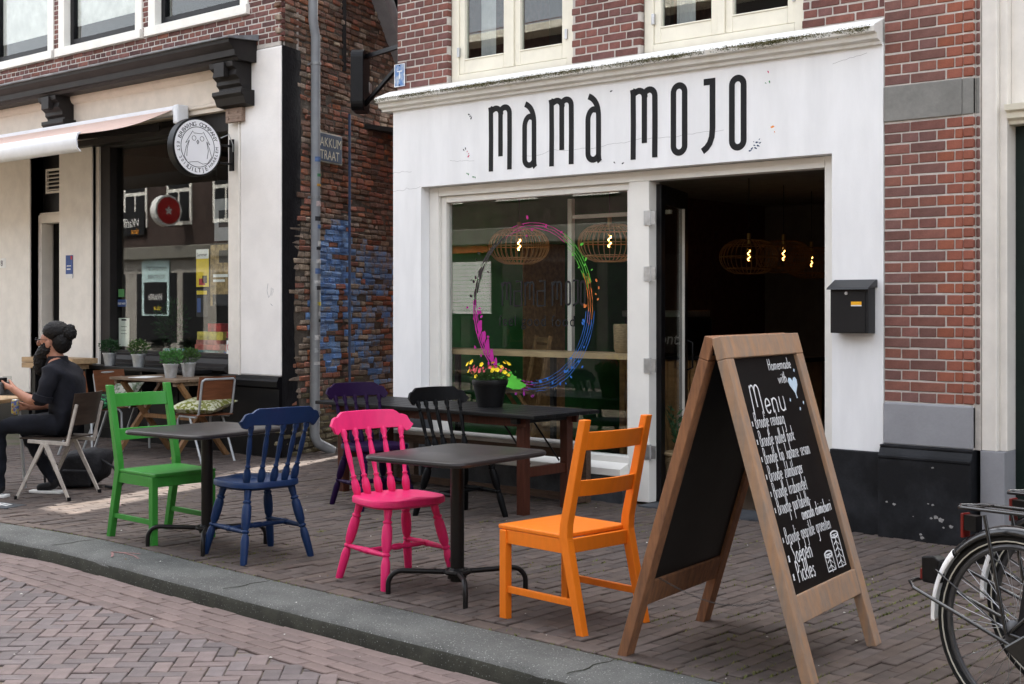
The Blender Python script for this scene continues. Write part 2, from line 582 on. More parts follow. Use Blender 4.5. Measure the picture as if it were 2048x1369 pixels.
m_blackstone = M('black_painted_stone', (0.007, 0.0075, 0.009), 0.55, col2=(0.030, 0.032, 0.037), vscale=3.2, bump=0.15, bscale=60, fine=0.25, ramp=(0.45, 0.85))
m_bluestone = M('blue_grey_stone', (0.030, 0.033, 0.039), 0.6, col2=(0.075, 0.080, 0.088), vscale=4, bump=0.15, bscale=60, fine=0.2)
m_greystone = M('grey_painted_stone', (0.27, 0.27, 0.285), 0.7, var=0.08, vscale=4, bump=0.25, bscale=50, fine=0.05)
m_bandstone = M('stone_band', (0.20, 0.195, 0.18), 0.75, var=0.16, vscale=5, bump=0.2, bscale=60, fine=0.12)
m_black = M('black_paint', (0.005, 0.005, 0.006), 0.4, var=0.2, vscale=6, bump=0.05, bscale=50)
m_darkbrown = M('dark_brown_paint', (0.016, 0.014, 0.0135), 0.5, var=0.2, vscale=6, bump=0.1, bscale=50)
m_green_dk = M('dark_green_paint', (0.010, 0.018, 0.015), 0.35, var=0.15, vscale=6)
m_lead = M('lead_flashing', (0.25, 0.27, 0.29), 0.5, var=0.2, vscale=5, col2=(0.12, 0.12, 0.125))
m_letter = M('black_sign_paint', (0.009, 0.009, 0.010), 0.6, var=0.1)
m_glass = glass_mat('window_glass', (0.92, 0.94, 0.93), 1.6)
m_glass_dk = glass_mat('shop_glass', (0.93, 0.95, 0.94), 1.5)
m_steel = M('galvanised_steel', (0.50, 0.51, 0.52), 0.38, 0.9, var=0.15, vscale=14, rvar=0.1)
m_zinc = M('zinc_pipe', (0.34, 0.355, 0.36), 0.45, 0.35, var=0.15, vscale=5, rvar=0.1)
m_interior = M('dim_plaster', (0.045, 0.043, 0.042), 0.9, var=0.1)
m_intgreen = M('green_wall', (0.035, 0.17, 0.045), 0.8, var=0.15, vscale=3)
m_inwood = M('interior_wood', (0.30, 0.17, 0.07), 0.55, var=0.25, vscale=3, stretch=(1, 8, 8))
m_roof = M('roof_tile', (0.10, 0.05, 0.04), 0.85, var=0.2)

# ---------------------------------------------------------------- ground, road, kerb, pavement
g = MB(); g.add([(-300, -300, -0.16), (300, -300, -0.16), (300, 300, -0.16), (-300, 300, -0.16)], [(0, 1, 2, 3)])
struct(g.build('ground', m_ground))
KERB = [(-40, 4.40), (-14, 4.45), (-11, 4.52), (-9.6, 4.60), (-8.8, 4.675), (-8.2, 4.735), (-7.65, 4.765), (-7.1, 4.745), (-6.6, 4.712), (-5.65, 4.665),
        (-4.8, 4.642), (-4.3, 4.620), (-3.6, 4.597), (-3.0, 4.575), (-1.5, 4.53), (1, 4.5), (30, 4.4)]
def kerb_y(x):
    for (a, ya), (b, yb) in zip(KERB, KERB[1:]):
        if a <= x <= b:
            return ya + (yb - ya) * (x - a) / (b - a)
    return 4.4
RZ = -0.092                                                     # road level
mb = MB()
prof = [(0.0, -0.14), (0.0, 0.001), (-0.012, 0.004), (-0.27, 0.0), (-0.315, -0.006), (-0.342, -0.022), (-0.354, -0.045), (-0.362, -0.14)]
xs = []
for (a, ya), (b, yb) in zip(KERB, KERB[1:]):
    k = max(1, int((b - a) / 0.25)) if -11 < a < 1 else 1
    xs += [a + (b - a) * i / k for i in range(k)]
xs.append(KERB[-1][0])
V, F = [], []
for x in xs:
    y = kerb_y(x)
    V += [(x, y + p[0], p[1]) for p in prof]
n_ = len(prof)
for i in range(len(xs) - 1):
    for j in range(n_ - 1):
        F.append((i * n_ + j, (i + 1) * n_ + j, (i + 1) * n_ + j + 1, i * n_ + j + 1))
mb.add(V, F)
kerb = struct(mb.build('kerb', m_kerb, smooth=True, ang=60))
V, F = [], []                                                   # darker strip over the kerb's face, ragged along its top
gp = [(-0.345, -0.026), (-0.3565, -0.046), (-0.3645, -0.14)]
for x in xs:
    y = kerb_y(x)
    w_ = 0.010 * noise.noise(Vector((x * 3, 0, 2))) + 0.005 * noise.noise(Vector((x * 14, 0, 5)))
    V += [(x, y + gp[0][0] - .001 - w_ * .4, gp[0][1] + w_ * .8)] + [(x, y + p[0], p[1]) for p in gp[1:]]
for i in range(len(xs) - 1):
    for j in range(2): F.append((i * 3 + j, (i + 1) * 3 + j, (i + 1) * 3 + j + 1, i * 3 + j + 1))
mb = MB(); mb.add(V, F); mb.build('dark_kerb_strip', M('dark_kerb_strip', (0.030, 0.030, 0.024), 0.9, col2=(0.052, 0.052, 0.040), vscale=7, bump=0.6, bscale=120, specks=0.16), kerb, smooth=True)
mb = MB()
for x0 in (-7.72, -5.85, -3.45):
    y0 = kerb_y(x0)
    mb.ribbon([(x0 + .012 * math.sin(k * 1.7), y0 - .005 - k * .045) for k in range(8)], .005, (0, 0, .0035), (1, 0, 0), (0, 1, 0), (0, 0, 1), h=.0012)
mb.build('joint', M('dark_joint', (0.03, 0.032, 0.022), .95), kerb)
# faint pink chalk mark on the kerb
pk = MB()
for pts in ([(-7.25, 4.56), (-7.14, 4.585), (-7.02, 4.575), (-6.93, 4.54)], [(-7.25, 4.56), (-7.17, 4.52), (-7.10, 4.47)], [(-7.25, 4.56), (-7.16, 4.60), (-7.05, 4.635)]):
    pk.ribbon(pts, 0.014, (0, 0, 0.004), (1, 0, 0), (0, 1, 0), (0, 0, 1), h=0.0012)
pk.build('chalk_mark', M('pink_chalk', (0.30, 0.15, 0.14), 0.95, col2=(0.13, 0.11, 0.10), vscale=60, ramp=(0.4, 0.6)), kerb)

mb = MB()
V, F = [], []
for x in xs:
    V += [(x, kerb_y(x) + 0.0, -0.012), (x, 30, -0.012)]
for i in range(len(xs) - 1):
    F.append((2 * i, 2 * i + 2, 2 * i + 3, 2 * i + 1))
mb.add(V, F)
pavement = struct(mb.build('pavement', m_sand))
mb = MB()
V, F = [], []
for x in xs:
    V += [(x, kerb_y(x) - 0.358, RZ - 0.010), (x, -3, RZ - 0.010)]
for i in range(len(xs) - 1):
    F.append((2 * i, 2 * i + 1, 2 * i + 3, 2 * i + 2))
mb.add(V, F)
road = struct(mb.build('road', m_sandr))

items = []
# edging course along the kerb
x = -10.5
while x < -0.3:
    y = kerb_y(x + 0.1) + 0.06
    ang = math.atan2(kerb_y(x + 0.2) - kerb_y(x), 0.2)
    items.append(((x + 0.1, y, -0.020 + rng.uniform(-.003, .003)), (0.197, 0.098, 0.05), ang, m_paver[rng.randrange(2)]))
    x += 0.204
# the rest: long joints run from kerb to facade
ix = 0
PW = 0.0765
x = -13.6
while x < -0.2:
    y0 = kerb_y(x) + 0.118
    y = y0 - (0.1 if ix % 2 else 0.0) + rng.uniform(-0.008, 0.008)
    y1 = 10.4 if x < -8.6 else 8.35
    while y < y1:
        ya = max(y, y0)
        if y + 0.2 - ya > 0.05 and in_view((x, y + 0.1, 0), 40):
            z = -0.0215 + 0.006 * noise.noise(Vector((x * 0.9, y * 0.9, 0))) + rng.uniform(-.0035, .0035)
            items.append(((x + PW / 2 + rng.uniform(-.002, .002), (ya + y + 0.197) / 2, z), (0.0705, round(y + 0.197 - ya, 2), 0.05),
                          (rng.uniform(-.012, .012), rng.uniform(-.02, .02), rng.uniform(-.012, .012)), m_paver[rng.randrange(2)]))
        y += 0.2025
    x += PW
    ix += 1
pieces('paving_brick', items, pavement, 'paving_bricks', ch=0.004, jit=0.002)
# road: runner courses by the kerb, then herringbone
items = []
for r_ in range(5):
    x = -10.5 + (r_ % 2) * 0.1
    while x < -0.5:
        y = kerb_y(x + 0.1) - 0.366 - 0.042 - r_ * 0.0815
        ang = math.atan2(kerb_y(x + 0.2) - kerb_y(x), 0.2)
        if in_view((x, y, RZ), 40):
            items.append(((x + 0.1, y, RZ - 0.0225 + rng.uniform(-.002, .002)), (0.198, 0.0785, 0.05), (rng.uniform(-.01, .01), rng.uniform(-.006, .006), ang), m_runner[0]))
        x += 0.2015
c45 = math.sqrt(0.5)
U = 0.083
for i in range(-160, 160):
    for j in range(-160, 160):
        t = (i - j) % 4
        if t == 0: cx, cy, sz = i + 1, j + 0.5, (2 * U - 0.005, U - 0.005)
        elif t == 3: cx, cy, sz = i + 0.5, j + 1, (U - 0.005, 2 * U - 0.005)
        else: continue
        a, b = cx * U, cy * U
        X, Y = -5 + (a - b) * c45, 2.6 + (a + b) * c45
        if Y > kerb_y(X) - 0.84 + 0.13 or Y < 0.8 or not in_view((X, Y, RZ), 30): continue
        sx, sy = sz
        items.append(((X, Y, RZ - 0.024 - (0.007 if Y > kerb_y(X) - 0.79 else 0) + rng.uniform(-.002, .002)), (sx, sy, 0.05), (rng.uniform(-.01, .01), rng.uniform(-.01, .01), R(45)), m_road[rng.randrange(2)]))
pieces('road_brick', items, road, 'road_bricks', ch=0.004, jit=0.002)
# moss and weeds in the pavement joints
mb = MB()
for k in range(16000):
    x = rng.uniform(-9, -1)
    y = rng.uniform(4.6, 8.1)
    if noise.noise(Vector((x * 1.3, y * 1.3, 3))) + (.18 if x > -3.2 else 0) + 0.35 * noise.noise(Vector((x * 5, y * 5, 9))) < 0.07 + rng.uniform(-.08, .25): continue
    x = -13.6 + round((x + 13.6) / PW) * PW - 0.001 + rng.uniform(-.004, .004)
    if rng.random() < 0.12: y = kerb_y(x) + 0.005
    if y < kerb_y(x): continue
    for q in range(3):
        a = rng.uniform(0, 6.28); l_ = rng.uniform(.005, .016); w_ = l_ * 0.45
        px, py = x + rng.uniform(-.004, .004), y + rng.uniform(-.03, .03)
        zt = rng.uniform(.004, .012)
        mb.add([(px - w_ * math.sin(a), py + w_ * math.cos(a), -0.006), (px + w_ * math.sin(a), py - w_ * math.cos(a), -0.006), (px + l_ * math.cos(a), py + l_ * math.sin(a), zt)], [(0, 1, 2)])
o = mb.build('joint_moss', M('joint_moss_green', (0.075, 0.095, 0.022), 0.9, col2=(0.17, 0.165, 0.055), vscale=3))
tag(o, 'patches of green moss growing in the pavement joints', 'moss', kind='stuff')
# small cover plate with white lettering set in the pavement at the left
t = thing('cover_plate', 'small dark cover plate with white lettering set in the pavement at the left', 'cover plate', (-9.62, 5.07, 0.0), R(12))
MB().box(-0.22, 0.22, -0.1, 0.1, -0.02, 0.006).build('plate', m_bluestone, t, bevel=0.003)
mb = MB()
for pts in ([(-.12, .05), (.0, .06), (.12, .04)], [(-.1, .0), (.02, .015), (.14, -.01)], [(-.05, -.05), (.1, -.045)], [(-.02, .05), (.04, -.045)]): mb.ribbon(pts, .022, (0, 0, .006), (1, 0, 0), (0, 1, 0), (0, 0, 1), h=.001)
mb.build('lettering', M('white_road_paint', (0.7, 0.7, 0.68), 0.8, var=0.2, vscale=40), t)
# ---------------------------------------------------------------- cafe building
cafe = thing('cafe_building', 'white rendered cafe front with red brick upper storey and tall black lettering', 'building', (-6.29, 8.2, 0), world=True)
out = [(-8.59, 0.59), (-8.245, 0.59), (-8.245, 2.52), (-4.354, 2.52), (-4.354, 0.546), (-3.985, 0.546), (-3.985, 3.215), (-8.59, 3.215)]
mb = MB(); mb.prism(out, (0, 0, 0), (1, 0, 0), (0, 0, 1), (0, 1, 0), 8.2, 8.42)
wall = mb.build('wall', m_white, cafe)
# hairline cracks in the render
ck = MB()
m_crack = M('hairline_crack', (0.34, 0.34, 0.34), 0.9)
def crack(x0, x1, z0, z1, n=26, amp=0.012):
    pts = []
    for i in range(n + 1):
        u = i / n
        pts.append((x0 + (x1 - x0) * u, z0 + (z1 - z0) * u + amp * noise.noise(Vector((u * 6 + x0, 2, 1))) + rng.uniform(-.003, .003)))
    ck.ribbon(pts, 0.0022, (0, 8.2, 0), (1, 0, 0), (0, 0, 1), (0, -1, 0), h=0.0006)
crack(-7.62, -7.9, 2.70, 2.72, 10); crack(-7.1, -5.86, 2.70, 2.735, 40, 0.03); crack(-5.86, -5.2, 2.735, 2.75, 20)
crack(-8.59, -8.36, 2.665, 2.66, 8); crack(-8.59, -8.25, 2.50, 2.52, 12, 0.02); crack(-4.35, -4.1, 3.12, 3.16, 10)
ck.build('crack', m_crack, wall)
mb = MB(); mb.box(-8.605, -8.235, 8.188, 8.42, 0, 0.588).build('plinth', m_bluestone, cafe, bevel=0.006)
mb = MB(); mb.box(-4.365, -3.98, 8.186, 8.42, 0, 0.544).build('plinth', m_blackstone, cafe, bevel=0.006)
prof = [(8.205, 3.20), (8.168, 3.203), (8.163, 3.222), (8.13, 3.235), (8.12, 3.268), (8.086, 3.275), (8.078, 3.308), (8.092, 3.322), (8.262, 3.392), (8.262, 3.20)]
mb = MB(); mb.sweepx(prof, -8.70, -3.992)
corn = mb.build('cornice', m_coping, cafe, smooth=True, ang=25)
mb = MB()                                                       # moss along the drip edge
for k in range(15000):
    u = rng.random()
    x = -8.70 + 4.68 * u
    dens = 0.5 + 0.75 * noise.noise(Vector((x * 2.2, 0, 5))) - (0.25 if x < -8.4 else 0)
    if rng.random() > dens: continue
    s_ = rng.uniform(.003, .008)
    if rng.random() < .72: y, z = 8.0775 - abs(rng.gauss(0, .002)), 3.308 - abs(rng.gauss(0, .014))
    else:
        y = 8.084 + abs(rng.gauss(0, .014)); z = 3.3165 + max(0, (y - 8.092)) * 0.41
    a = rng.uniform(0, 6.28)
    mb.add([(x + s_ * math.cos(a), y, z - s_ * .4), (x + s_ * math.cos(a + 2.1), y + s_ * .5, z), (x + s_ * math.cos(a + 4.2), y - s_ * .3, z + s_ * .2), (x, y - s_ * .4, z + s_ * .7)], [(0, 1, 3), (1, 2, 3), (2, 0, 3)])
mo = mb.build('moss', m_moss, corn); mo['kind'] = 'stuff'
# upper storey
UW = [(-7.975, -6.625, 3.385, 5.05), (-5.965, -4.605, 3.385, 5.05)]
mb = MB()
o_ = []
mb.box(-8.59, -7.981, 8.2555, 8.5, 3.2, 5.25); mb.box(-6.619, -5.971, 8.2555, 8.5, 3.2, 5.25); mb.box(-4.599, -3.985, 8.2555, 8.5, 3.2, 5.25)
mb.box(-7.975, -6.625, 8.30, 8.5, 3.2, 3.384); mb.box(-5.965, -4.605, 8.30, 8.5, 3.2, 3.384)
upw = mb.build('upper_wall', m_mortar, cafe)
items = english_bond(-8.59, -3.99, 3.335, 5.05, 8.25, m_brick, course=0.0625, holes=UW)
items = [it for it in items if it[0][2] > 3.36]
# reveal bricks at the window jambs
for (xa, xb, za, zb) in UW:
    for r_ in range(27):
        z = 3.335 + r_ * 0.0625 + 0.025
        for xx in (xa - 0.05, xb + 0.05):
            pass
pieces('brick', items, upw, 'bricks', ch=0.0035, jit=0.0015)
mb = MB(); mb.box(-8.59, -3.985, 8.25, 8.55, 5.06, 9.2); mb.build('attic_wall', m_brick_l[0], cafe)
mb = MB(); mb.box(-8.59, -8.45, 8.43, 16, 0, 9.2); mb.box(-4.1, -3.985, 8.56, 16, 0, 9.2); mb.box(-8.45, -4.1, 15.8, 16, 0, 9.2)
mb.build('party_wall', m_brick_l[1], cafe)
mb = MB(); mb.add([(-8.6, 8.2, 9.2), (-3.98, 8.2, 9.2), (-3.98, 12, 11.2), (-8.6, 12, 11.2), (-3.98, 16, 9.2), (-8.6, 16, 9.2)], [(0, 1, 2, 3), (3, 2, 4, 5)])
mb.build('roof', m_roof, cafe)
mb = MB(); mb.box(-10.72, -8.6, 10.75, 16, 0, 13.0); mb.box(-12.4, -10.721, 10.76, 10.9, 7.75, 13.0); mb.build('sun_strip_blocker', m_brick_l[1], cafe)  # unseen blocks added to narrow the alley's sun strip and cut it short
for (xa, xb, za, zb) in UW:
    wroot = MB()
    y0 = 8.295
    wroot.box(xa + .004, xa + 0.085, y0, y0 + .1, za + .002, zb); wroot.box(xb - 0.085, xb - .004, y0, y0 + .1, za + .002, zb); wroot.box(xa + .086, xb - .086, y0, y0 + .1, za + .002, za + 0.07)
    wroot.box((xa + xb) / 2 - 0.03, (xa + xb) / 2 + 0.03, y0 - .004, y0 + .09, za + 0.071, zb)
    w = wroot.build('window', m_cream, cafe, bevel=0.004)
    for s0, s1 in ((xa + 0.087, (xa + xb) / 2 - 0.032), ((xa + xb) / 2 + 0.032, xb - 0.087)):
        sb = MB()
        ys = y0 + 0.012
        sb.box(s0, s0 + 0.058, ys, ys + .05, za + 0.075, zb - .01); sb.box(s1 - 0.058, s1, ys, ys + .05, za + 0.075, zb - .01)
        sb.box(s0 + 0.0585, s1 - 0.0585, ys, ys + .05, za + 0.075, za + 0.185)
        sb.box(s0 + 0.059, s1 - 0.059, ys - .006, ys + .02, za + 0.1855, za + 0.198)
        sb.build('sash', m_cream, w, bevel=0.004, loc=(0, 0, 0))
        MB().box(s0 + 0.05, s1 - 0.05, ys + .028, ys + .032, za + 0.18, zb - .02).build('pane', m_glass, w, loc=(0, 0, 0))
    for hx in (xa + 0.088, xb - 0.088):
        MB().box(hx - .012, hx + .012, y0 - .012, y0 + .01, za + 0.22, za + 0.30).build('hinge', m_steel, w, bevel=0.002, loc=(0, 0, 0))
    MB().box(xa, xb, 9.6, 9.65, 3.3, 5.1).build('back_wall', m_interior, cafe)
    # net curtain edge inside
    cm = MB()
    for k in range(14):
        x_ = xa + 0.16 + k * 0.012
        cm.add([(x_, 8.5 + .012 * (k % 2), za + .1), (x_ + .012, 8.5 + .012 * ((k + 1) % 2), za + .1), (x_ + .012, 8.5 + .012 * ((k + 1) % 2), zb), (x_, 8.5 + .012 * (k % 2), zb)], [(0, 1, 2, 3)])
    cm.build('curtain', M('net_curtain', (0.5, 0.5, 0.5), 0.9), w, loc=(0, 0, 0))
MB().box(-8.45, -4.1, 8.56, 15.8, 3.02, 3.1).build('upper_floor', m_interior, cafe)
# lettering
def glyph_m(x0, x1, z0, z1, zm, sw):
    w = x1 - x0; xm = (x0 + x1) / 2 + 0.004; r_ = (w - sw) / 4
    a0, a1 = x0 + sw / 2, x1 - sw / 2
    st = []
    st.append([(a0, z0), (a0 + .002, z0 + (z1 - z0) * .5), (a0, z1 - 0.045), (a0 - 0.006, z1 - 0.008)])
    top = z1 - sw / 2
    st.append([(a0 - 0.004, z1 - 0.022), (a0 + 0.02, z1 - 0.03)] + [(xm - r_ + (r_) * math.cos(R(a)), top - r_ * 1.0 + r_ * math.sin(R(a))) for a in range(130, -1, -13)] + [(xm, zm)])
    st.append([(xm - .005, top - r_ - .012), (xm + .006, top - r_ + .006)] + [(a1 - r_ + r_ * math.cos(R(a)), top - r_ + r_ * math.sin(R(a))) for a in range(150, -1, -15)] + [(a1 + .001, z0 + (z1 - z0) * .45), (a1 - .001, z0 + 0.004)])
    return st
def glyph_a(x0, x1, z0, z1, sw):
    xr = x1 - sw / 2 - 0.008; xl = x0 + sw / 2; h = z1 - z0
    r_ = (xr - xl) / 2; xm = (xr + xl) / 2
    q0, q1, q2 = (x0 + 0.030, z1 - 0.018), (xr + 0.002, z1 - 0.055), (xr, z1 - 0.19)
    st = [[((1 - t_) ** 2 * q0[0] + 2 * t_ * (1 - t_) * q1[0] + t_ * t_ * q2[0], (1 - t_) ** 2 * q0[1] + 2 * t_ * (1 - t_) * q1[1] + t_ * t_ * q2[1]) for t_ in [i / 10 for i in range(11)]] + [(xr, z0 + 0.06), (xr + .003, z0 + 0.02), (xr + 0.014, z0 + 0.004)]]
    st.append([(xr, z1 - 0.128), (xr - 0.012, z1 - 0.122)] + [(xm + .004 + (r_ + .004) * math.cos(R(a)), z1 - 0.205 + .083 * math.sin(R(a))) for a in range(70, 181, 10)] + [(xl, z0 + r_ + .02)]
              + [(xm + r_ * math.cos(R(a)), z0 + r_ + sw / 2 + r_ * math.sin(R(a))) for a in range(180, 331, 15)] + [(xr + .002, z0 + 0.045)])
    return st
def glyph_o(x0, x1, z0, z1, sw):
    r_ = (x1 - x0 - sw) / 2; xm = (x0 + x1) / 2
    return [arc(xm, z1 - sw / 2 - r_, r_, 0, 180, 14) + arc(xm, z0 + sw / 2 + r_, r_, 180, 360, 14)]
LET = [('m', -7.457, -7.206, 2.600, 3.136, 2.717), ('a', -7.092, -6.938, 2.600, 3.134, 0), ('m', -6.812, -6.565, 2.598, 3.134, 2.719), ('a', -6.448, -6.290, 2.598, 3.130, 0),
       ('m', -6.018, -5.773, 2.594, 3.128, 2.711), ('o', -5.656, -5.508, 2.592, 3.131, 0), ('j', -5.391, -5.271, 2.598, 3.127, 0), ('o', -5.158, -5.012, 2.592, 3.130, 0)]
for ch_, x0, x1, z0, z1, zm in LET:
    sw = 0.047
    mb = MB()
    if ch_ == 'm': S_ = glyph_m(x0, x1, z0, z1, zm, sw)
    elif ch_ == 'a': S_ = glyph_a(x0, x1, z0, z1, sw)
    elif ch_ == 'o': S_ = glyph_o(x0, x1, z0, z1, sw * 1.06)
    else: S_ = [[(x0 + .022, z1 - .022), (x1, z1 - .022)], [(x1 - sw / 2, z1), (x1 - sw / 2, z0 + .17), (x1 - sw / 2 - .006, z0 + .11), (x1 - sw / 2 - .024, z0 + .065), (x1 - sw / 2 - .05, z0 + .035), (x0 + .012, z0 + .012)]]
    for k, pts in enumerate(S_):
        mb.ribbon(pts, sw, (0, 8.2, 0), (1, 0, 0), (0, 0, 1), (0, -1, 0), h=0.002, closed=(ch_ == 'o'), lift=0.0006 * k)
    mb.build('letter', m_letter, cafe)
# paint splashes round the lettering
SPL = [((-7.68, 3.09), 'k'), ((-7.665, 3.075), 'k'), ((-7.655, 3.06), 'k'), ((-7.74, 2.80), 'k'), ((-7.72, 2.81), 'k'), ((-7.70, 2.785), 'p'), ((-7.685, 2.765), 'p'), ((-7.685, 2.745), 'p'), ((-7.70, 2.60), 'g'), ((-7.685, 2.595), 'g'),
       ((-7.63, 2.568), 'g'), ((-7.61, 2.563), 'g'), ((-6.20, 3.13), 'k'), ((-6.09, 2.575), 'k'), ((-6.17, 2.585), 'k'), ((-4.84, 3.12), 'p'), ((-4.86, 3.045), 'g'), ((-4.83, 3.05), 'g'), ((-4.80, 2.74), 'o'), ((-4.81, 2.735), 'o'), ((-4.79, 2.70), 'o'),
       ((-4.97, 2.60), 'b'), ((-4.95, 2.62), 'b'), ((-4.94, 2.60), 'b'), ((-4.92, 2.615), 'b'), ((-4.93, 2.64), 'b'), ((-4.955, 2.645), 'b'), ((-4.91, 2.66), 'b'), ((-4.985, 2.585), 'b'), ((-4.905, 2.635), 'b')]
PC = dict(k=(0.02, 0.02, 0.03), p=(0.55, 0.03, 0.12), g=(0.03, 0.22, 0.06), o=(0.75, 0.25, 0.02), b=(0.03, 0.06, 0.14))
for key in PC:
    mb = MB()
    for (x, z), k in SPL:
        if k != key: continue
        a = rng.uniform(0, 3); l_ = rng.uniform(.005, .012)
        mb.prism([(l_ * math.cos(R(t)) * (0.5 + .2 * math.sin(R(3 * t))), l_ * math.sin(R(t)) * 1.2) for t in range(0, 360, 40)], (x, 8.2, z), (math.cos(a), 0, math.sin(a)), (-math.sin(a), 0, math.cos(a)), (0, -1, 0), -0.0005, 0.0012)
    mb.build('paint_splash', M('splash_' + key, PC[key], 0.6), cafe)
# shopfront joinery
m_join = M('shopfront_paint', (0.77, 0.75, 0.70), 0.4, var=0.03, vscale=4, bump=0.04, bscale=40)
YF = 8.30
mb = MB()
mb.box(-8.243, -8.135, YF, 8.42, 0.335, 2.518); mb.box(-6.108, -5.922, YF, 8.44, 0.02, 2.438); mb.box(-4.462, -4.356, YF, 8.42, 0.02, 2.518)
mb.box(-8.134, -4.463, YF + .002, 8.42, 2.44, 2.517)
mb.box(-8.134, -8.075, YF + .035, 8.41, 0.335, 2.439); mb.box(-8.074, -6.109, YF + .035, 8.41, 2.385, 2.439); mb.box(-6.15, -6.109, YF + .035, 8.41, 0.335, 2.384)
fr = mb.build('shopfront_frame', m_join, cafe, bevel=0.004)
prof = [(8.205, 0.205), (8.19, 0.212), (8.19, 0.262), (8.30, 0.30), (8.30, 0.345), (8.34, 0.35), (8.41, 0.352), (8.41, 0.205)]
MB().sweepx(prof, -8.233, -6.11).build('window_sill', m_join, cafe)
MB().box(-8.233, -6.109, 8.215, 8.42, 0.0, 0.204).build('sill_base', m_bluestone, cafe)
pane = MB().box(-8.08, -6.145, 8.372, 8.378, 0.345, 2.39).build('pane', m_glass_dk, cafe)
MB().box(-5.921, -4.463, 8.16, 8.5, -0.015, 0.018).build('threshold', m_bluestone, cafe, bevel=0.004)
# painted ring on the pane
def ringpt(a, k=1.0):
    cx, cz, rx, rz = -7.15, 1.50, 0.615, 0.655
    return (cx + rx * k * math.cos(R(a)), cz + rz * k * math.sin(R(a)))
ring = [('grey', 174, 120, (0.035, 0.03, 0.03), 0.018, 2), ('magenta', 228, 180, (0.45, 0.02, 0.27), 0.012, 3), ('pink', 112, 52, (0.55, 0.03, 0.25), 0.0042, 3), ('lime', 52, 18, (0.10, 0.52, 0.05), 0.0045, 4),
        ('orange', 18, -8, (0.75, 0.22, 0.05), 0.0045, 3), ('blue', -8, -88, (0.03, 0.15, 0.48), 0.0042, 5), ('violet', -88, -108, (0.30, 0.03, 0.26), 0.007, 4), ('green', -106, -128, (0.10, 0.52, 0.05), 0.018, 4)]
for nm, a0, a1, colr, wd_, k in ring:
    mb = MB()
    for q in range(k):
        n = 22
        rr = 1 + (q - (k - 1) / 2) * 0.034
        e0, e1 = rng.uniform(-6, 6), rng.uniform(-6, 6)
        pts = [ringpt(a0 + e0 + (a1 + e1 - a0 - e0) * i / n, rr + 0.012 * noise.noise(Vector((i * .4, q * 3, a0)))) for i in range(n + 1)]
        ws = [wd_ * max(0.06, 0.75 + 1.5 * noise.noise(Vector((i * .45, q * 7, a0 + 1)))) for i in range(n + 1)]
        mb.ribbon(pts, wd_, (0, 8.371, 0), (1, 0, 0), (0, 0, 1), (0, -1, 0), h=0.0006, ws=ws, lift=0.0002 * q)
    for q in range(16 if nm in ('blue', 'green', 'magenta') else 7):
        a = rng.uniform(min(a0, a1), max(a0, a1)); p = ringpt(a, rng.uniform(.86, 1.16)); l_ = rng.uniform(.006, .02)
        th = rng.uniform(0, 3)
        mb.prism([(l_ * math.cos(R(t)), l_ * .6 * math.sin(R(t))) for t in range(0, 360, 60)], (p[0], 8.371, p[1]), (math.cos(th), 0, math.sin(th)), (-math.sin(th), 0, math.cos(th)), (0, -1, 0), 0.0002, 0.0011)
    mb.build('painted_ring', M('ring_' + nm, colr, 0.5), pane, loc=(0, 0, 0))
mb = MB()
for q in range(8):
    blob = [(0.12 * (0.5 + .5 * rng.random()) * math.cos(R(t)), 0.05 * (0.5 + .5 * rng.random()) * math.sin(R(t))) for t in range(0, 360, 24)]
    mb.prism(blob, (-7.50 + q * 0.028, 8.371, 0.905 - q * 0.006 + rng.uniform(-.02, .02)), (1, 0, 0), (0, 0, 1), (0, -1, 0), 0.0003, 0.001 + q * 0.0002)
mb.build('paint_splash', bpy.data.materials['ring_green'], pane, loc=(0, 0, 0))
mb = MB()
for q in range(5):
    blob = [(0.03 * (0.5 + .5 * rng.random()) * math.cos(R(t)), 0.09 * (0.4 + .6 * rng.random()) * math.sin(R(t))) for t in range(0, 360, 30)]
    mb.prism(blob, (-7.715 + q * 0.045, 8.371, 1.33 - q * 0.085), (1, 0, 0), (0, 0, 1), (0, -1, 0), 0.0003, 0.001 + q * 0.0002)
mb.build('paint_splash', bpy.data.materials['ring_magenta'], pane, loc=(0, 0, 0))
mb = MB()
for k, (ch_, x0, x1) in enumerate([('m', -7.47, -7.36), ('a', -7.33, -7.25), ('m', -7.22, -7.11), ('a', -7.08, -7.0), ('m', -6.93, -6.82), ('o', -6.79, -6.73), ('j', -6.71, -6.66), ('o', -6.64, -6.58)]):
    z0, z1 = 1.50, 1.70; sw = 0.018
    S_ = glyph_m(x0, x1, z0, z1, z0 + .05, sw) if ch_ == 'm' else glyph_o(x0, x1, z0, z1, sw) if ch_ == 'o' else [[(x0, z0), (x1, z0), (x1, z1), (x0 + .02, z1)], [(x0, z0), (x0, z0 + .12), (x1, z0 + .12)]] if ch_ == 'a' else [[(x0, z1), (x1, z1), (x1, z0 + .03), (x0, z0)]]
    for q, pts in enumerate(S_):
        mb.ribbon(pts, sw, (0, 8.371, 0), (1, 0, 0), (0, 0, 1), (0, -1, 0), h=0.0006, closed=(ch_ == 'o'), lift=0.0002 * q)
put_text(mb, 'feel good food', 0.125, (-7.50, 8.3705, 1.335), (1, 0, 0), (0, 0, 1), (0, -1, 0), width=0.95, spacing=1.15)
mb.build('pane_lettering', m_letter, pane, loc=(0, 0, 0))
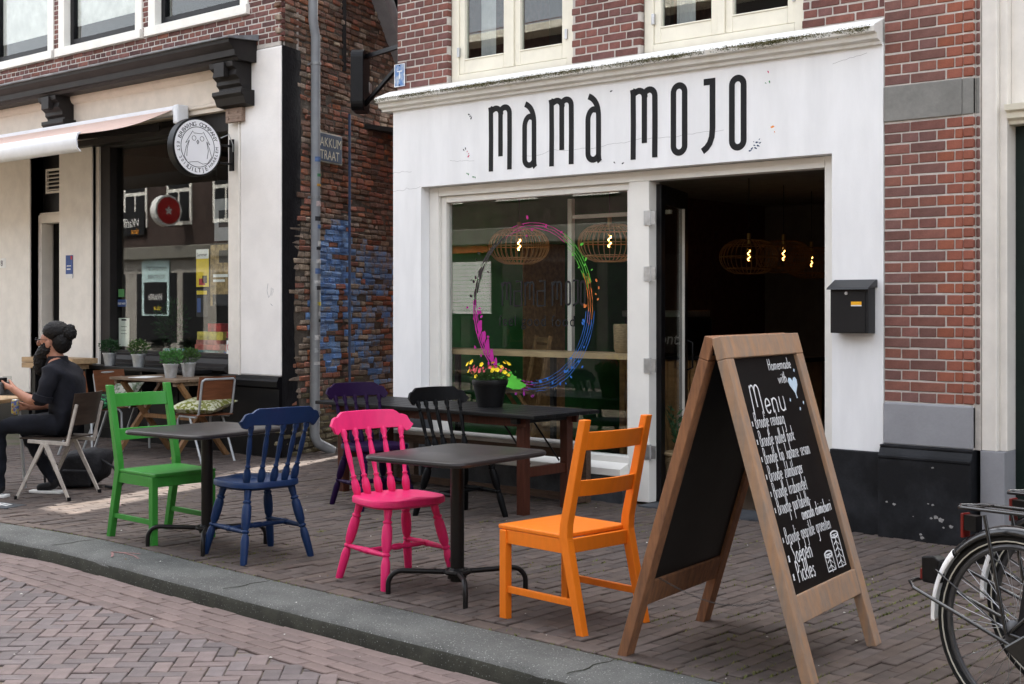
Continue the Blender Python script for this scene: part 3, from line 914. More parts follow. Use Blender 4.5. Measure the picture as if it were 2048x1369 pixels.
# open glazed door, swung into the room
dr = bpy.data.objects.new('door', None); COL.objects.link(dr); dr.parent = cafe
dr.location = Vector((-5.905, 8.40, 0)) - Vector(cafe.location)
dr.rotation_euler = (0, 0, R(110.5))
mb = MB()
W_, H_ = 0.86, 2.42
mb.box(0, 0.12, -0.022, 0.022, 0.02, H_); mb.box(W_ - 0.12, W_, -0.022, 0.022, 0.02, H_); mb.box(0.1205, W_ - .1205, -0.022, 0.022, H_ - .14, H_); mb.box(0.1205, W_ - .1205, -0.022, 0.022, 0.02, 0.30)
dleaf = mb.build('leaf', m_black, dr, bevel=0.004)
MB().box(0.115, W_ - .115, -0.004, 0.004, 0.295, H_ - .135).build('pane', m_glass_dk, dr)
mb = MB(); mb.box(W_ - .128, W_ - .1208, -0.026, -0.0045, 0.30, H_ - .141); mb.build('edge_reflection_strip', m_offwhite, dr)  # off-white strip painted for the reflection along the glass edge
mb = MB(); mb.tube([(W_ - .06, -0.03, 0.98), (W_ - .06, -0.075, 1.0), (W_ - .06, -0.075, 1.2), (W_ - .06, -0.03, 1.22)], 0.009); mb.build('handle', m_black, dr, smooth=True)
for z in (2.16, 1.74, 1.05, 0.40):
    mb = MB(); mb.box(-5.965, -5.912, 8.292, 8.2985, z - .055, z + .055); mb.tube([(-5.910, 8.30, z - .06), (-5.910, 8.30, z + .06)], 0.009)
    mb.box(-5.908, -5.862, 8.298, 8.304, z - .05, z + .05)
    for dz in (-.035, 0, .035): mb.tube([(-5.94, 8.294, z + dz), (-5.94, 8.289, z + dz)], .004, 6)
    mb.build('hinge', m_steel, cafe)
# interior shell
mb = MB()
mb.box(-8.449, -4.101, 8.56, 15.79, -0.02, 0.012)
mb.build('interior_floor', M('dark_floor', (0.06, 0.045, 0.035), 0.4, var=0.2), cafe)
MB().box(-8.449, -4.101, 8.43, 15.79, 2.70, 2.72).build('ceiling', M('grey_ceiling', (0.30, 0.29, 0.28), 0.9), cafe)
MB().box(-8.449, -8.43, 8.43, 11.6, 0.013, 2.69).build('interior_wall', m_intgreen, cafe)
MB().box(-8.429, -4.11, 14.2, 14.25, 0.013, 2.69).build('interior_wall', M('taupe_wall', (0.16, 0.14, 0.125), 0.9), cafe)
mb = MB(); mb.box(-6.9, -5.7, 14.0, 14.199, 0.013, 2.1); mb.box(-6.85, -6.3, 13.98, 13.999, 1.1, 2.0); mb.build('back_cupboard', M('pale_cupboard', (0.24, 0.22, 0.20), 0.7), cafe)
mb = MB()
for k in range(4):
    mb.box(-8.428, -8.41, 9.75 + k * 0.155, 9.75 + k * 0.155 + 0.15, 0.013, 2.1)
mb.build('wood_panelling', m_inwood, cafe)
mb = MB(); mb.box(-7.16, -7.115, 8.86, 8.90, 0.97, 2.40); mb.box(-7.114, -6.12, 8.865, 8.895, 2.23, 2.262); mb.build('partition_post', m_offwhite, cafe)
# ---------------------------------------------------------------- neighbouring building on the right
nb = thing('brick_building', 'red brick pilaster with stone bands and dark green door, at the far right', 'building', (-2.5, 8.2, 0), world=True)
PX0, PX1 = -3.975, -3.455
mb = MB(); mb.box(-3.98, -3.385, 8.2055, 8.6, 0.6, 5.2); mb.box(-3.3849, -3.352, 8.226, 8.6, 0.6, 5.2)
pil = mb.build('pilaster', m_mortar, nb)
items = []
for za, zb in ((0.884, 2.69), (2.93, 5.1)):
    its = english_bond(PX0, PX1, za, zb, 8.2, m_brick_r, course=0.0695, L=0.226, gap=0.0115, phase=0 if za < 1 else 1, cross=0)
    items += [it if it[0][0] < -3.57 else (it[0], it[1], it[2], m_brick_o) for it in its]
pieces('brick', items, pil, 'bricks', ch=0.003, jit=0.0012)
items = []
for za, zb in ((0.884, 2.69), (2.93, 5.1)):
    for r_ in range(int((zb - za) / 0.0695 + .5)):
        z = za + r_ * 0.0695 + 0.0293
        items.append(((-3.417, 8.220, z), (0.066, 0.05, 0.0570), 0.0, m_brick_o))
        items.append(((-3.366, 8.245, z), (0.026, 0.05, 0.0570), 0.0, m_brick_r[1]))
pieces('rounded_brick', items, pil, 'rounded_bricks', ch=0.006, jit=0.001, limit=150)
mb = MB(); mb.box(-3.981, -3.458, 8.193, 8.3, 2.694, 2.922); mb.box(-3.4579, -3.385, 8.198, 8.3, 2.694, 2.922); mb.box(-3.3849, -3.353, 8.225, 8.3, 2.694, 2.922)
mb.build('stone_band', m_bandstone, nb, bevel=0.006)
mb = MB(); mb.box(-3.978, -3.385, 8.182, 8.6, 0.602, 0.876); mb.build('grey_base', m_greystone, nb, bevel=0.012)
prof = [(8.6, 0.0), (8.135, 0.0), (8.135, 0.515), (8.130, 0.52), (8.130, 0.535), (8.145, 0.545), (8.165, 0.585), (8.160, 0.588), (8.160, 0.602), (8.6, 0.602)]
MB().sweepx(prof, -3.992, -3.375).build('plinth', m_blackstone, nb, bevel=0.004)
# chips of bare paint on the plinth
mb = MB()
for (x, z, s_) in ((-3.93, 0.235, .012), (-3.88, 0.225, .014), (-3.75, 0.16, .006), (-3.65, 0.25, .008), (-3.62, 0.245, .012), (-3.60, 0.17, .022), (-3.565, 0.155, .025), (-3.63, 0.16, .012), (-3.70, 0.05, .014), (-3.69, 0.03, .018), (-3.62, 0.48, .011), (-3.50, 0.12, .02), (-3.55, .11, .012)):
    mb.prism([(s_ * rng.uniform(.5, 1) * math.cos(R(t)), s_ * .7 * rng.uniform(.4, 1) * math.sin(R(t))) for t in range(0, 360, 36)], (x, 8.135, z), (1, 0, 0), (0, 0, 1), (0, -1, 0), -0.001, 0.0012)
mb.build('paint_chips', M('bare_stone', (0.26, 0.25, 0.24), 0.9, var=0.3, vscale=60), nb)['kind'] = 'stuff'
mb = MB(); mb.box(-3.35, -3.262, 8.24, 8.5, 0.601, 5.2); mb.box(-3.2615, -3.248, 8.225, 8.5, 0.601, 5.2); mb.box(-3.2475, -3.20, 8.27, 8.5, 0.601, 5.2)
mb.build('door_frame', m_offwhite, nb, bevel=0.004)
mb = MB(); mb.box(-3.351, -3.199, 8.22, 8.5, 0.0, 0.60); mb.build('frame_base', m_greystone, nb, bevel=0.005)
prof = [(8.5, 2.62), (8.30, 2.62), (8.29, 2.64), (8.26, 2.655), (8.255, 2.69), (8.225, 2.70), (8.215, 2.735), (8.5, 2.75)]
MB().sweepx(prof, -3.1995, 0.2).build('transom', m_cream, nb)
mb = MB(); mb.box(-3.1995, -3.10, 8.33, 8.5, 2.751, 5.2); mb.box(-3.0995, 0.2, 8.33, 8.5, 2.751, 2.83); mb.build('window_frame', m_offwhite, nb, bevel=0.004)
MB().box(-3.1, 0.2, 8.40, 8.405, 2.83, 5.2).build('pane', m_glass, nb)
mb = MB(); mb.box(-3.1995, -3.03, 8.40, 8.46, 0.03, 2.618); mb.box(-3.0295, -2.3, 8.41, 8.46, 0.03, 0.86); mb.box(-3.0295, -2.3, 8.41, 8.46, 2.45, 2.618); mb.box(-2.4, -2.3, 8.405, 8.46, 0.87, 2.44)
d_ = mb.build('door', m_green_dk, nb, bevel=0.006)
MB().box(-3.03, -2.4, 8.43, 8.435, 0.855, 2.455).build('pane', m_glass, d_, loc=(0, 0, 0))
mb = MB()
for k in range(6): mb.tube([(-2.99 + k * .1, 8.42, 0.86), (-2.99 + k * .1, 8.42, 2.45)], 0.006, 6)
mb.build('door_bar', m_black, d_, loc=(0, 0, 0))
mb = MB(); mb.box(-2.299, 0.3, 8.3, 8.6, 0, 2.62); mb.box(0.201, 0.3, 8.25, 8.6, 2.621, 5.2); mb.box(-3.98, 0.3, 8.3, 8.6, 5.21, 9.6); mb.box(-3.98, -3.86, 8.61, 14, 0, 9.6); mb.box(0.2, 12, 8.25, 14, 0, 9.6)
mb.build('wall', m_brick_r[1], nb)
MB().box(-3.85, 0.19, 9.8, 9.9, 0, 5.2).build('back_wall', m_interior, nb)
# ---------------------------------------------------------------- pub building on the left
pub = thing('corner_pub', 'old brick pub with white shopfront, black cornice and corbels at the alley corner', 'building', (-13.5, 8.45, 0), world=True)
YP = 8.45
CX = -10.43                                                     # corner by the alley
mb = MB(); mb.prism([(-11.09, YP), (CX, YP), (CX - .028, YP + .08), (-11.09, YP + .08)], (0, 0, 0), (1, 0, 0), (0, 1, 0), (0, 0, 1), 0.80, 4.06); mb.build('corner_pier', m_stucco, pub, bevel=0.02)
prof = [(YP + .02, 0.0), (YP - .03, 0.0), (YP - .03, 0.68), (YP - .055, 0.70), (YP - .06, 0.755), (YP - .045, 0.775), (YP - .04, 0.799), (YP + .02, 0.799)]
MB().sweepx(prof, -11.33, CX + 0.0).build('plinth', m_black, pub)
mb = MB(); mb.box(-11.325, -11.0905, YP + .03, YP + .3, 0.80, 3.52); mb.box(-11.11, -11.0903, YP - .012, YP + .02, 0.80, 3.52); mb.build('window_post', m_offwhite, pub, bevel=0.004)
# shop window
mb = MB()
mb.box(-13.75, -13.56, YP + .06, YP + .22, 0.80, 3.50); mb.box(-13.559, -11.326, YP + .06, YP + .22, 3.30, 3.50); mb.box(-11.37, -11.326, YP + .08, YP + .22, 1.0, 3.299)
prof = [(YP + .25, 0.80), (YP + .02, 0.80), (YP - .02, 0.83), (YP - .02, 0.865), (YP + .03, 0.90), (YP + .05, 0.95), (YP + .10, 0.97), (YP + .10, 1.0), (YP + .25, 1.0)]
mb.sweepx(prof, -13.559, -11.326)
sw_ = mb.build('shop_window', m_darkbrown, pub, bevel=0.004)
MB().box(-13.56, -11.37, YP + .148, YP + .154, 0.995, 3.305).build('pane', m_glass_dk, sw_, loc=(0, 0, 0))
mb = MB(); mb.box(-13.75, -11.331, YP + .02, YP + .25, 0.0, 0.799); mb.build('stall_riser', m_black, pub)
mb = MB()
for x0 in (-13.6, -12.85, -12.1):
    mb.box(x0, x0 + .68, YP + .008, YP + .02, 0.12, 0.68)
mb.build('panel', m_black, pub, bevel=0.006)
# posts and doorway
for x0, x1 in ((-14.53, -13.82), (-16.0, -15.2)):
    mb = MB(); mb.box(x0, x1, YP - .01, YP + .3, 0.45, 3.5); mb.box(x0 + .42 if x0 > -15 else x0 + .3, x1 + .0, YP + .0, YP + .31, 0.451, 3.49); mb.build('post', m_offwhite, pub, bevel=0.006)
    mb = MB(); mb.box(x0 - .015, x1 + .015, YP - .03, YP + .3, 0, 0.449); mb.build('post_base', m_black, pub, bevel=0.006)
MB().box(-13.819, -13.751, YP + .04, YP + .3, 0, 3.5).build('post_reveal', m_offwhite, pub)
mb = MB(); mb.box(-15.199, -14.531, YP + .10, YP + .25, 2.50, 2.60); mb.box(-15.199, -14.531, YP + .12, YP + .25, 2.601, 2.63); mb.box(-15.199, -15.12, YP + .10, YP + .25, 0, 2.499); mb.build('door_frame', m_offwhite, pub, bevel=0.005)
fan = MB().box(-15.199, -14.531, YP + .16, YP + .2, 2.631, 3.5).build('fanlight', m_black, pub)
mb = MB()
mb.box(-15.08, -14.535, YP + .13, YP + .159, 2.86, 2.885); mb.box(-15.08, -14.535, YP + .13, YP + .159, 3.13, 3.155); mb.box(-15.08, -15.055, YP + .13, YP + .159, 2.886, 3.129)
for k in range(5): mb.bar((-15.054, YP + .14, 2.905 + k * .047), (-14.535, YP + .14, 2.905 + k * .047), 0.03, 0.008, up=(0, -.6, 1))
mb.build('vent_grille', m_offwhite, fan, loc=(0, 0, 0))
mb = MB(); mb.box(-15.1, -14.6, YP + .9, YP + .95, 0, 2.5); mb.build('inner_door', M('inner_door_paint', (0.05, 0.046, 0.04), 0.5), pub)
mb = MB(); mb.box(-18.5, -16.001, YP, YP + .3, 0.3, 3.5); mb.build('white_wall', m_stucco, pub)
mb = MB(); mb.box(-18.5, -16.001, YP - .02, YP + .3, 0, 0.299); mb.build('plinth', m_black, pub)
mb = MB(); mb.box(-14.62, -14.58, YP - .016, YP - .0105, 1.6, 1.6001 + .2)
# fascia, cornice, corbels
mb = MB()
prof = [(YP + .3, 3.50), (YP - .02, 3.50), (YP - .02, 3.54), (YP - .045, 3.555), (YP - .045, 3.58), (YP - .0, 3.60), (YP - .0, 3.84), (YP - .03, 3.86), (YP - .05, 3.90), (YP - .05, 3.93), (YP + .3, 3.93)]
mb.sweepx(prof, -18.5, -11.091); mb.build('fascia', M('fascia_paint', (0.62, 0.54, 0.45), 0.5, var=0.06), pub)
prof = [(YP + .1, 3.931), (YP - .22, 3.931), (YP - .24, 3.96), (YP - .27, 3.97), (YP - .275, 4.03), (YP - .30, 4.05), (YP - .34, 4.09), (YP - .345, 4.125), (YP + .1, 4.15)]
MB().sweepx(prof, -18.5, -10.82).build('cornice', m_darkbrown, pub)
prof = [(YP + .1, 4.151), (YP - .345, 4.127), (YP - .37, 4.13), (YP - .37, 4.142), (YP - .02, 4.20), (YP + .1, 4.21)]
MB().sweepx(prof, -18.5, -10.79).build('lead_flashing', m_lead, pub)
for x0 in (-11.30, -14.62, -17.7):
    mb = MB()
    x1 = x0 + .42
    pr = [(YP, 3.93), (YP - .24, 3.93), (YP - .235, 3.88), (YP - .19, 3.85), (YP - .20, 3.80), (YP - .15, 3.76), (YP - .15, 3.72), (YP - .12, 3.69), (YP - .12, 3.66), (YP - .0, 3.66)]
    mb.sweepx(pr, x0 + .02, x1 - .02)
    mb.sweepx([(YP, 3.659), (YP - .17, 3.659), (YP - .17, 3.62), (YP - .14, 3.59), (YP - .11, 3.52), (YP, 3.50)], x0 - .03, x1 + .03)
    mb.box(x0 + .13, x1 - .13, YP - .262, YP - .2, 3.78, 3.925)
    mb.build('corbel', m_darkbrown, pub, bevel=0.004)
mb = MB(); mb.box(-11.26, -11.0, YP - .05, YP + .0, 3.36, 3.50)
for dx in (.05, .2):
    for dz in (.04, .1): mb.tube([(-11.26 + dx, YP - .05, 3.36 + dz), (-11.26 + dx, YP - .06, 3.36 + dz)], .012, 8)
mb.build('wood_block', M('raw_timber', (0.24, 0.17, 0.13), 0.8, var=0.25, vscale=8, stretch=(1, 8, 8)), pub)
# upper wall and windows
LW = [(-12.70, -10.95, 4.43, 6.2), (-14.55, -12.82, 4.43, 6.2), (-16.3, -14.66, 4.43, 6.2)]
mb = MB()
xs_ = [-18.5, -16.3, -14.66, -14.55, -12.82, -12.70, -10.95, CX]
for a, b in ((-18.5, -16.3), (-14.66, -14.55), (-12.82, -12.70), (-10.95, CX - .105)): mb.box(a, b, YP + .0055, YP + .3, 4.431, 6.2)
mb.box(-18.5, CX - .105, YP + .0055, YP + .3, 4.061, 4.43); mb.box(CX - .1045, CX - .022, YP + .0055, YP + .06, 4.061, 6.2)
upl = mb.build('upper_wall', m_mortar, pub)
items = english_bond(-18.0, CX, 4.10, 6.2, YP, m_brick_l, course=0.0565, L=0.20, gap=0.012, holes=LW)
pieces('brick', [it for it in items if it[0][2] < 5.2], upl, 'bricks', ch=0.004, jit=0.002)
mb = MB(); mb.box(-18.5, CX - .11, YP, YP + .3, 6.21, 7.4); mb.box(-18.5, -18.3, YP + .31, 13, 0, 7.4); mb.build('attic_wall', m_brick_l[0], pub)
mb = MB(); mb.add([(-18.6, YP - .1, 7.4), (CX + .1, YP - .1, 7.4), (CX + .1 - 1.1, 11.4, 9.6), (-18.6, 11.4, 9.6)], [(0, 1, 2, 3)]); mb.build('roof', m_roof, pub)
m_wtrim = M('white_trim', (0.78, 0.76, 0.70), 0.45, var=0.05)
for (xa, xb, za, zb) in LW:
    mb = MB()
    mb.box(xa + .002, xa + .13, YP - .012, YP + .2, za + .1, zb); mb.box(xb - .13, xb - .002, YP - .012, YP + .2, za + .1, zb)
    mb.box(xa - .02, xb + .02, YP - .05, YP + .2, za, za + .099)
    w = mb.build('window', m_wtrim, pub, bevel=0.005)
    mb = MB(); mb.box(xa + .131, xa + .20, YP + .07, YP + .14, za + .1, zb); mb.box(xb - .20, xb - .131, YP + .07, YP + .14, za + .1, zb); mb.box(xa + .2005, xb - .2005, YP + .07, YP + .14, za + .1, za + .2)
    mb.build('sash', m_black, w, bevel=0.004, loc=(0, 0, 0))
    MB().box(xa + .2, xb - .2, YP + .10, YP + .105, za + .19, zb).build('pane', m_glass, w, loc=(0, 0, 0))
    if xa < -13: MB().box(xa + .2, xb - .2, YP + .13, YP + .134, za + .36, zb).build('roller_blind', M('blind_cloth', (0.72, 0.71, 0.68), 0.9), w, loc=(0, 0, 0))
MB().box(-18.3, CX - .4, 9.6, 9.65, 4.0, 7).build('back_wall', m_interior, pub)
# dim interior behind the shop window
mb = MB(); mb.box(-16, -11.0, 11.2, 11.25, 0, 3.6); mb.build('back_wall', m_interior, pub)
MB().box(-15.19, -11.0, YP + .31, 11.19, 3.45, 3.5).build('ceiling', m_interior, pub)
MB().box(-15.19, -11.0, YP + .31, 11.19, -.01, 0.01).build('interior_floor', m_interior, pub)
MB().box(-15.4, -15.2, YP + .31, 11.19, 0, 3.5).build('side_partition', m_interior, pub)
# ---- flank wall along the alley, old rough brick
WD = Vector((-0.331, 0.9436, 0)); WN = Vector((0.9436, 0.331, 0))     # along the alley, and outward from the wall
W0 = Vector((CX, YP, 0))
WANG = math.atan2(WD.y, WD.x)
def wp(s, z, d=0.0):
    return W0 + WD * s + WN * d + Vector((0, 0, z))
mb = MB()
q = [wp(0.02, 0, -.008), wp(7, 0, -.008), wp(7, 7.4, -.008), wp(0.02, 7.4, -.008), wp(0.4, 0, -.33), wp(7, 0, -.33), wp(7, 7.4, -.33), wp(0.4, 7.4, -.33)]
mb.add(q, [(0, 1, 2, 3), (4, 7, 6, 5), (0, 4, 5, 1), (3, 2, 6, 7), (1, 5, 6, 2), (0, 3, 7, 4)])
flank = mb.build('flank_wall', m_mortar_dk, pub)
items = []
sprayed = []
z = 0.0
row = 0
while z < 6.0:
    hgt = rng.uniform(0.050, 0.060)
    s = 0.02 + (0.06 if row % 2 else 0) - 0.05
    while s < 3.0:
        L_ = rng.choice((0.1, 0.19, 0.19, 0.1, 0.15)) * rng.uniform(.92, 1.08)
        sc_ = s + L_ / 2
        zc = z + hgt / 2
        s += L_ + rng.uniform(.012, .020)
        if sc_ < 0.36 + 0.05 * noise.noise(Vector((0, 0, z * 2))) and 0.3 < zc < 4.1 and not (sc_ > .2 and 0.3 < zc < 2.4 and noise.noise(Vector((zc * 2, 4, 1))) > -.15): continue     # under the black paint
        # old graffiti: two sprayed arches, faded, between knee and head height
        n1 = noise.noise(Vector((sc_ * 2.2, zc * 2.2, 1.7)))
        n2 = noise.noise(Vector((sc_ * 7, zc * 7, 4.2)))
        blue = 0
        if 0.55 < sc_ < 1.45 and 0.8 < zc < 2.42:
            top = 2.40 - 2.2 * max(0, 1.05 - sc_) ** 1.5 - 1.5 * max(0, sc_ - 1.3)
            bot = 1.25 - 0.55 * max(0, min(1, (sc_ - .62) / .4))
            if bot < zc < top: blue = 1
        if sc_ >= 1.45 and 0.85 < zc < 2.25 - .25 * abs(sc_ - 1.75): blue = 0.7
        if sc_ > 1.4 and 0.62 < zc < 0.86: blue = .6
        if 1.12 < sc_ < 1.32 and zc < 1.75: blue *= .15                   # bare streak inside the arch
        if blue and rng.random() < blue * (0.92 + 0.45 * n1):
            mt = m_old['blue'] if (sc_ < 1.45 and rng.random() < .88) or rng.random() < .22 else m_old['dim']
        elif zc > 2.45:
            u = rng.random() + 0.5 * n1 + (0.12 if zc < 3.6 else -0.12)
            mt = m_old['red'] if u > 0.72 else m_old['dark'] if u > 0.08 else m_old['tan']
        elif zc > 0.75:
            u = rng.random() + 0.6 * n1
            mt = m_old['tan'] if u > 0.45 else m_old['red'] if u > 0.12 else m_old['dark']
        else:
            u = rng.random() + 0.5 * n1
            mt = m_old['moss'] if zc < 0.35 or u > .5 else m_old['tan'] if u > 0.2 else m_old['red']
        if rng.random() < 0.035 and zc < 2: continue             # bricks weathered away
        dep = -0.031 + rng.uniform(-.006, .007) + 0.008 * n1 + (-.010 if n2 < -.35 else 0)
        c_ = wp(sc_, zc + rng.uniform(-.004, .004), dep)
        items.append((c_, (round(L_, 2), 0.07, round(hgt - 0.006, 3)), (rng.uniform(-.05, .05), rng.uniform(-.03, .03), WANG + rng.uniform(-.03, .03)), mt))
        if mt is m_old['blue'] or (mt is m_old['dim'] and rng.random() < .6): sprayed.append((sc_, zc, L_, hgt, mt))
    z += hgt + rng.uniform(.004, .009)
    row += 1
mb = MB()                                                       # the spray paint runs over the joints too
for s_, z_, L_, h_, mt in sprayed:
    a, b, c0, d0 = s_ - L_ / 2 - .012, s_ + L_ / 2 + .012, z_ - h_ / 2 - .008, z_ + h_ / 2 + .008
    dd = -.0065 + rng.uniform(0, .002)
    mb.add([wp(a, c0, dd), wp(b, c0, dd), wp(b, d0, dd), wp(a, d0, dd)], [(0, 1, 2, 3)], 0 if mt is m_old['blue'] else 1)
sp_ = mb.build('sprayed_joints', [m_old['blue'], m_old['dim']], flank, loc=(0, 0, 0)); sp_['kind'] = 'stuff'
pieces('old_brick', items, flank, 'old_bricks', ch=0.009, jit=0.006, nvar=9)
# black painted band at the corner, ragged towards the brick
mb = MB()
nz_ = 80
L0, L1 = [], []
for i in range(nz_ + 1):
    z = 0.0 + 4.06 * i / nz_
    edge = 0.36 + 0.035 * noise.noise(Vector((0, 3, z * 3))) + 0.015 * noise.noise(Vector((0, 9, z * 14)))
    if 0.4 < z < 2.3: edge -= 0.13 * max(0, math.sin((z - .4) / 1.9 * math.pi)) 
    L0.append(wp(0.0, z, 0.006)); L1.append(wp(edge, z, 0.002))
V = L0 + L1 + [p - WN * .05 for p in L1]
k = nz_ + 1
mb.add(V, [(i, k + i, k + i + 1, i + 1) for i in range(nz_)] + [(k + i, 2 * k + i, 2 * k + i + 1, k + i + 1) for i in range(nz_)])
mb.build('black_band', M('black_masonry_paint', (0.016, 0.016, 0.018), 0.7, var=0.3, vscale=8, bump=0.6, bscale=30, dist=0.01), pub, smooth=True)
mb = MB(); 
for s0, s1, z0, z1 in ((1.78, 2.5, 4.98, 4.22),):
    a, b = wp(s0, z0, .16), wp(s1, z1, .16)
    mb.add([a, b, wp(s1, z1 + 1.2, .16), wp(s0, z0 + 1.2, .16), wp(s0, z0, 0), wp(s1, z1, 0), wp(s1, z1 + 1.2, 0), wp(s0, z0 + 1.2, 0)], [(0, 1, 2, 3), (4, 7, 6, 5), (0, 4, 5, 1), (1, 5, 6, 2), (2, 6, 7, 3), (3, 7, 4, 0)])
mb.build('roof_panel', M('grey_cladding', (0.33, 0.33, 0.34), 0.6), pub)
mb = MB(); mb.bar(wp(1.95, 5.15, .2), wp(2.55, 4.35, .2), .05, .07); mb.build('roof_batten', m_black, pub)

# ---------------------------------------------------------------- buildings across the street (behind the camera, seen in the panes)
opp = thing('opposite_terrace', 'brick terrace with white shopfronts across the street, reflected in the panes', 'building', (-14, -4.5, 0), world=True)
m_oppbrick = M('opposite_brick', (0.050, 0.034, 0.029), 0.85, var=0.3, vscale=2.5, bump=0.4, bscale=40, fine=0.3)
mb = MB(); mb.box(-60, 16, -5.1, -4.5, 3.0, 7.2); mb.build('wall', m_oppbrick, opp)
mb = MB(); mb.box(-60, -27, -5.1, -4.45, 0.0, 2.999); mb.build('shopfront', M('grey_shopfront', (0.30, 0.28, 0.25), 0.5, var=0.1), opp)
mb = MB(); mb.box(-26.999, 16, -5.1, -4.45, 0.0, 2.999); mb.build('shopfront', M('dark_shopfront', (0.035, 0.03, 0.028), 0.5, var=0.3, vscale=1.5), opp)
mb = MB()
x = -59
while x < 15:
    mb.box(x, x + 1.9, -4.449, -4.43, 0.5, 2.4); mb.box(x + 2.2, x + 3.1, -4.449, -4.43, 0.05, 2.4)
    x += 3.7
mb.build('shop_window', m_black, opp)
mb = MB(); mb.sweepx([(-4.449, 2.75), (-4.2, 2.80), (-4.15, 3.1), (-4.499, 3.15)], -60, 16); mb.build('cornice', M('stone_cornice', (0.20, 0.19, 0.165), 0.6, var=0.1), opp)
k = 0
x = -59
while x < 15:
    w = MB().box(x, x + 1.15, -4.499, -4.46, 3.7, 5.6).build('window', m_wtrim, opp)
    mb = MB(); mb.box(x + .1, x + .54, -4.4595, -4.455, 3.8, 4.6); mb.box(x + .61, x + 1.05, -4.4595, -4.455, 3.8, 4.6); mb.box(x + .1, x + 1.05, -4.4595, -4.455, 4.7, 5.5)
    mb.build('pane', m_black, w, loc=(0, 0, 0))
    x += 2.1
mb = MB(); mb.sweepx([(-4.5, 7.0), (-4.1, 7.05), (-4.1, 7.2), (-5.1, 7.25)], -60, 16); mb.build('eaves', m_cream, opp)
mb = MB(); mb.add([(-60, -4.2, 7.25), (16, -4.2, 7.25), (16, -9, 8.6), (-60, -9, 8.6)], [(0, 1, 2, 3)]); mb.build('roof', m_roof, opp)
def opp_board(name, label, cat, xa, xb, za, zb, mat, texts=(), y=-4.4):
    t = thing(name, label, cat, ((xa + xb) / 2, y, za))
    MB().box(-(xb - xa) / 2, (xb - xa) / 2, -0.04, 0.0, 0, zb - za).build('board', mat, t, bevel=0.004)
    for txt, size, dx, dz, m, kw in texts:
        mb = MB(); put_text(mb, txt, size, (dx, 0.002, dz), (-1, 0, 0), (0, 0, 1), (0, 1, 0), **kw); mb.build('lettering', m, t)
    return t
m_wht = M('white_print', (0.75, 0.75, 0.73), 0.7)
m_orp = M('orange_print', (0.75, 0.30, 0.03), 0.7)
m_yel = M('yellow_print', (0.75, 0.55, 0.05), 0.7)
m_pale = M('pale_blue_print', (0.50, 0.66, 0.66), 0.7)
opp_board('reflected_shop_sign', 'black sign with white script across the street, reflected in the pub window', 'sign', -34.1, -32.7, 3.48, 4.16, m_black,
          [('Waffle', 0.36, 0.52, 0.24, m_wht, dict(shear=0.3)), ('time', 0.22, 0.45, 0.05, m_orp, {})])
opp_board('reflected_poster', 'pale poster across the street announcing a new shop, reflected in the pub window', 'poster', -32.8, -31.5, 1.22, 2.85, m_pale,
          [('BINNENKORT', 0.17, 0.52, 1.25, m_black, dict(width=.9)), ('KOMT HIER', 0.17, 0.44, 1.02, m_black, dict(width=.9))])
opp_board('reflected_notice', 'black notice with white script on the reflected pale poster', 'notice', -32.65, -31.6, 1.28, 2.15, m_black, [('Waffle', 0.26, 0.40, 0.38, m_wht, dict(shear=0.3)), ('time', 0.2, 0.3, 0.1, m_yel, {})], y=-4.37)
t = thing('reflected_round_sign', 'round red sign with a white star hung across the street, reflected in the pub window', 'sign', (-30.9, -3.9, 4.05))
mb = MB(); mb.tube([(-.12, 0, 0), (.12, 0, 0)], .42, 24); mb.build('drum', m_wht, t)
for sgn in (-1, 1):
    mb = MB(); mb.tube([(.121 * sgn, 0, 0), (.125 * sgn, 0, 0)], .36, 24); mb.build('face', M('red_sign', (0.5, 0.03, 0.03), 0.5), t)
    mb = MB(); mb.prism([((.14 if i % 2 == 0 else .06) * math.sin(R(36 * i)), (.14 if i % 2 == 0 else .06) * math.cos(R(36 * i))) for i in range(10)], (.125 * sgn, 0, 0), (0, 1, 0), (0, 0, 1), (sgn, 0, 0), 0, .003); mb.build('star', m_wht, t)
t = thing('reflected_shutter', 'white slatted shutter across the street under an orange band, reflected in the cafe window', 'shutter', (-19.75, -4.4, 1.33))
for k in range(14): MB().box(-.58, .58, -.03, 0.01 * (k % 2), k * .08, k * .08 + .07).build('slat', m_wht, t)
MB().box(-.6, .6, -.03, .06, 1.30, 1.55).build('orange_band', M('orange_board', (0.75, 0.18, 0.05), 0.6), t)
# ---------------------------------------------------------------- painted chairs
def paint(name, col, rough=0.42, coat=0.1):
    return M(name, col, rough, var=0.05, vscale=7, stretch=(4, 4, 1), bump=0.14, bscale=26, dist=0.002, coat=coat, rvar=0.12, spec=0.22 if coat else 0.1)
m_pgreen = paint('green_chair_paint', (0.040, 0.24, 0.035))
m_porange = paint('orange_chair_paint', (0.82, 0.20, 0.012))
m_pblue = paint('blue_chair_paint', (0.006, 0.025, 0.085), 0.5)
m_ppink = paint('pink_chair_paint', (0.72, 0.022, 0.145), 0.5)
m_ppurple = paint('purple_chair_paint', (0.014, 0.0035, 0.028), 0.55, 0)
m_pblack = paint('black_chair_paint', (0.0035, 0.0035, 0.004), 0.5, 0)

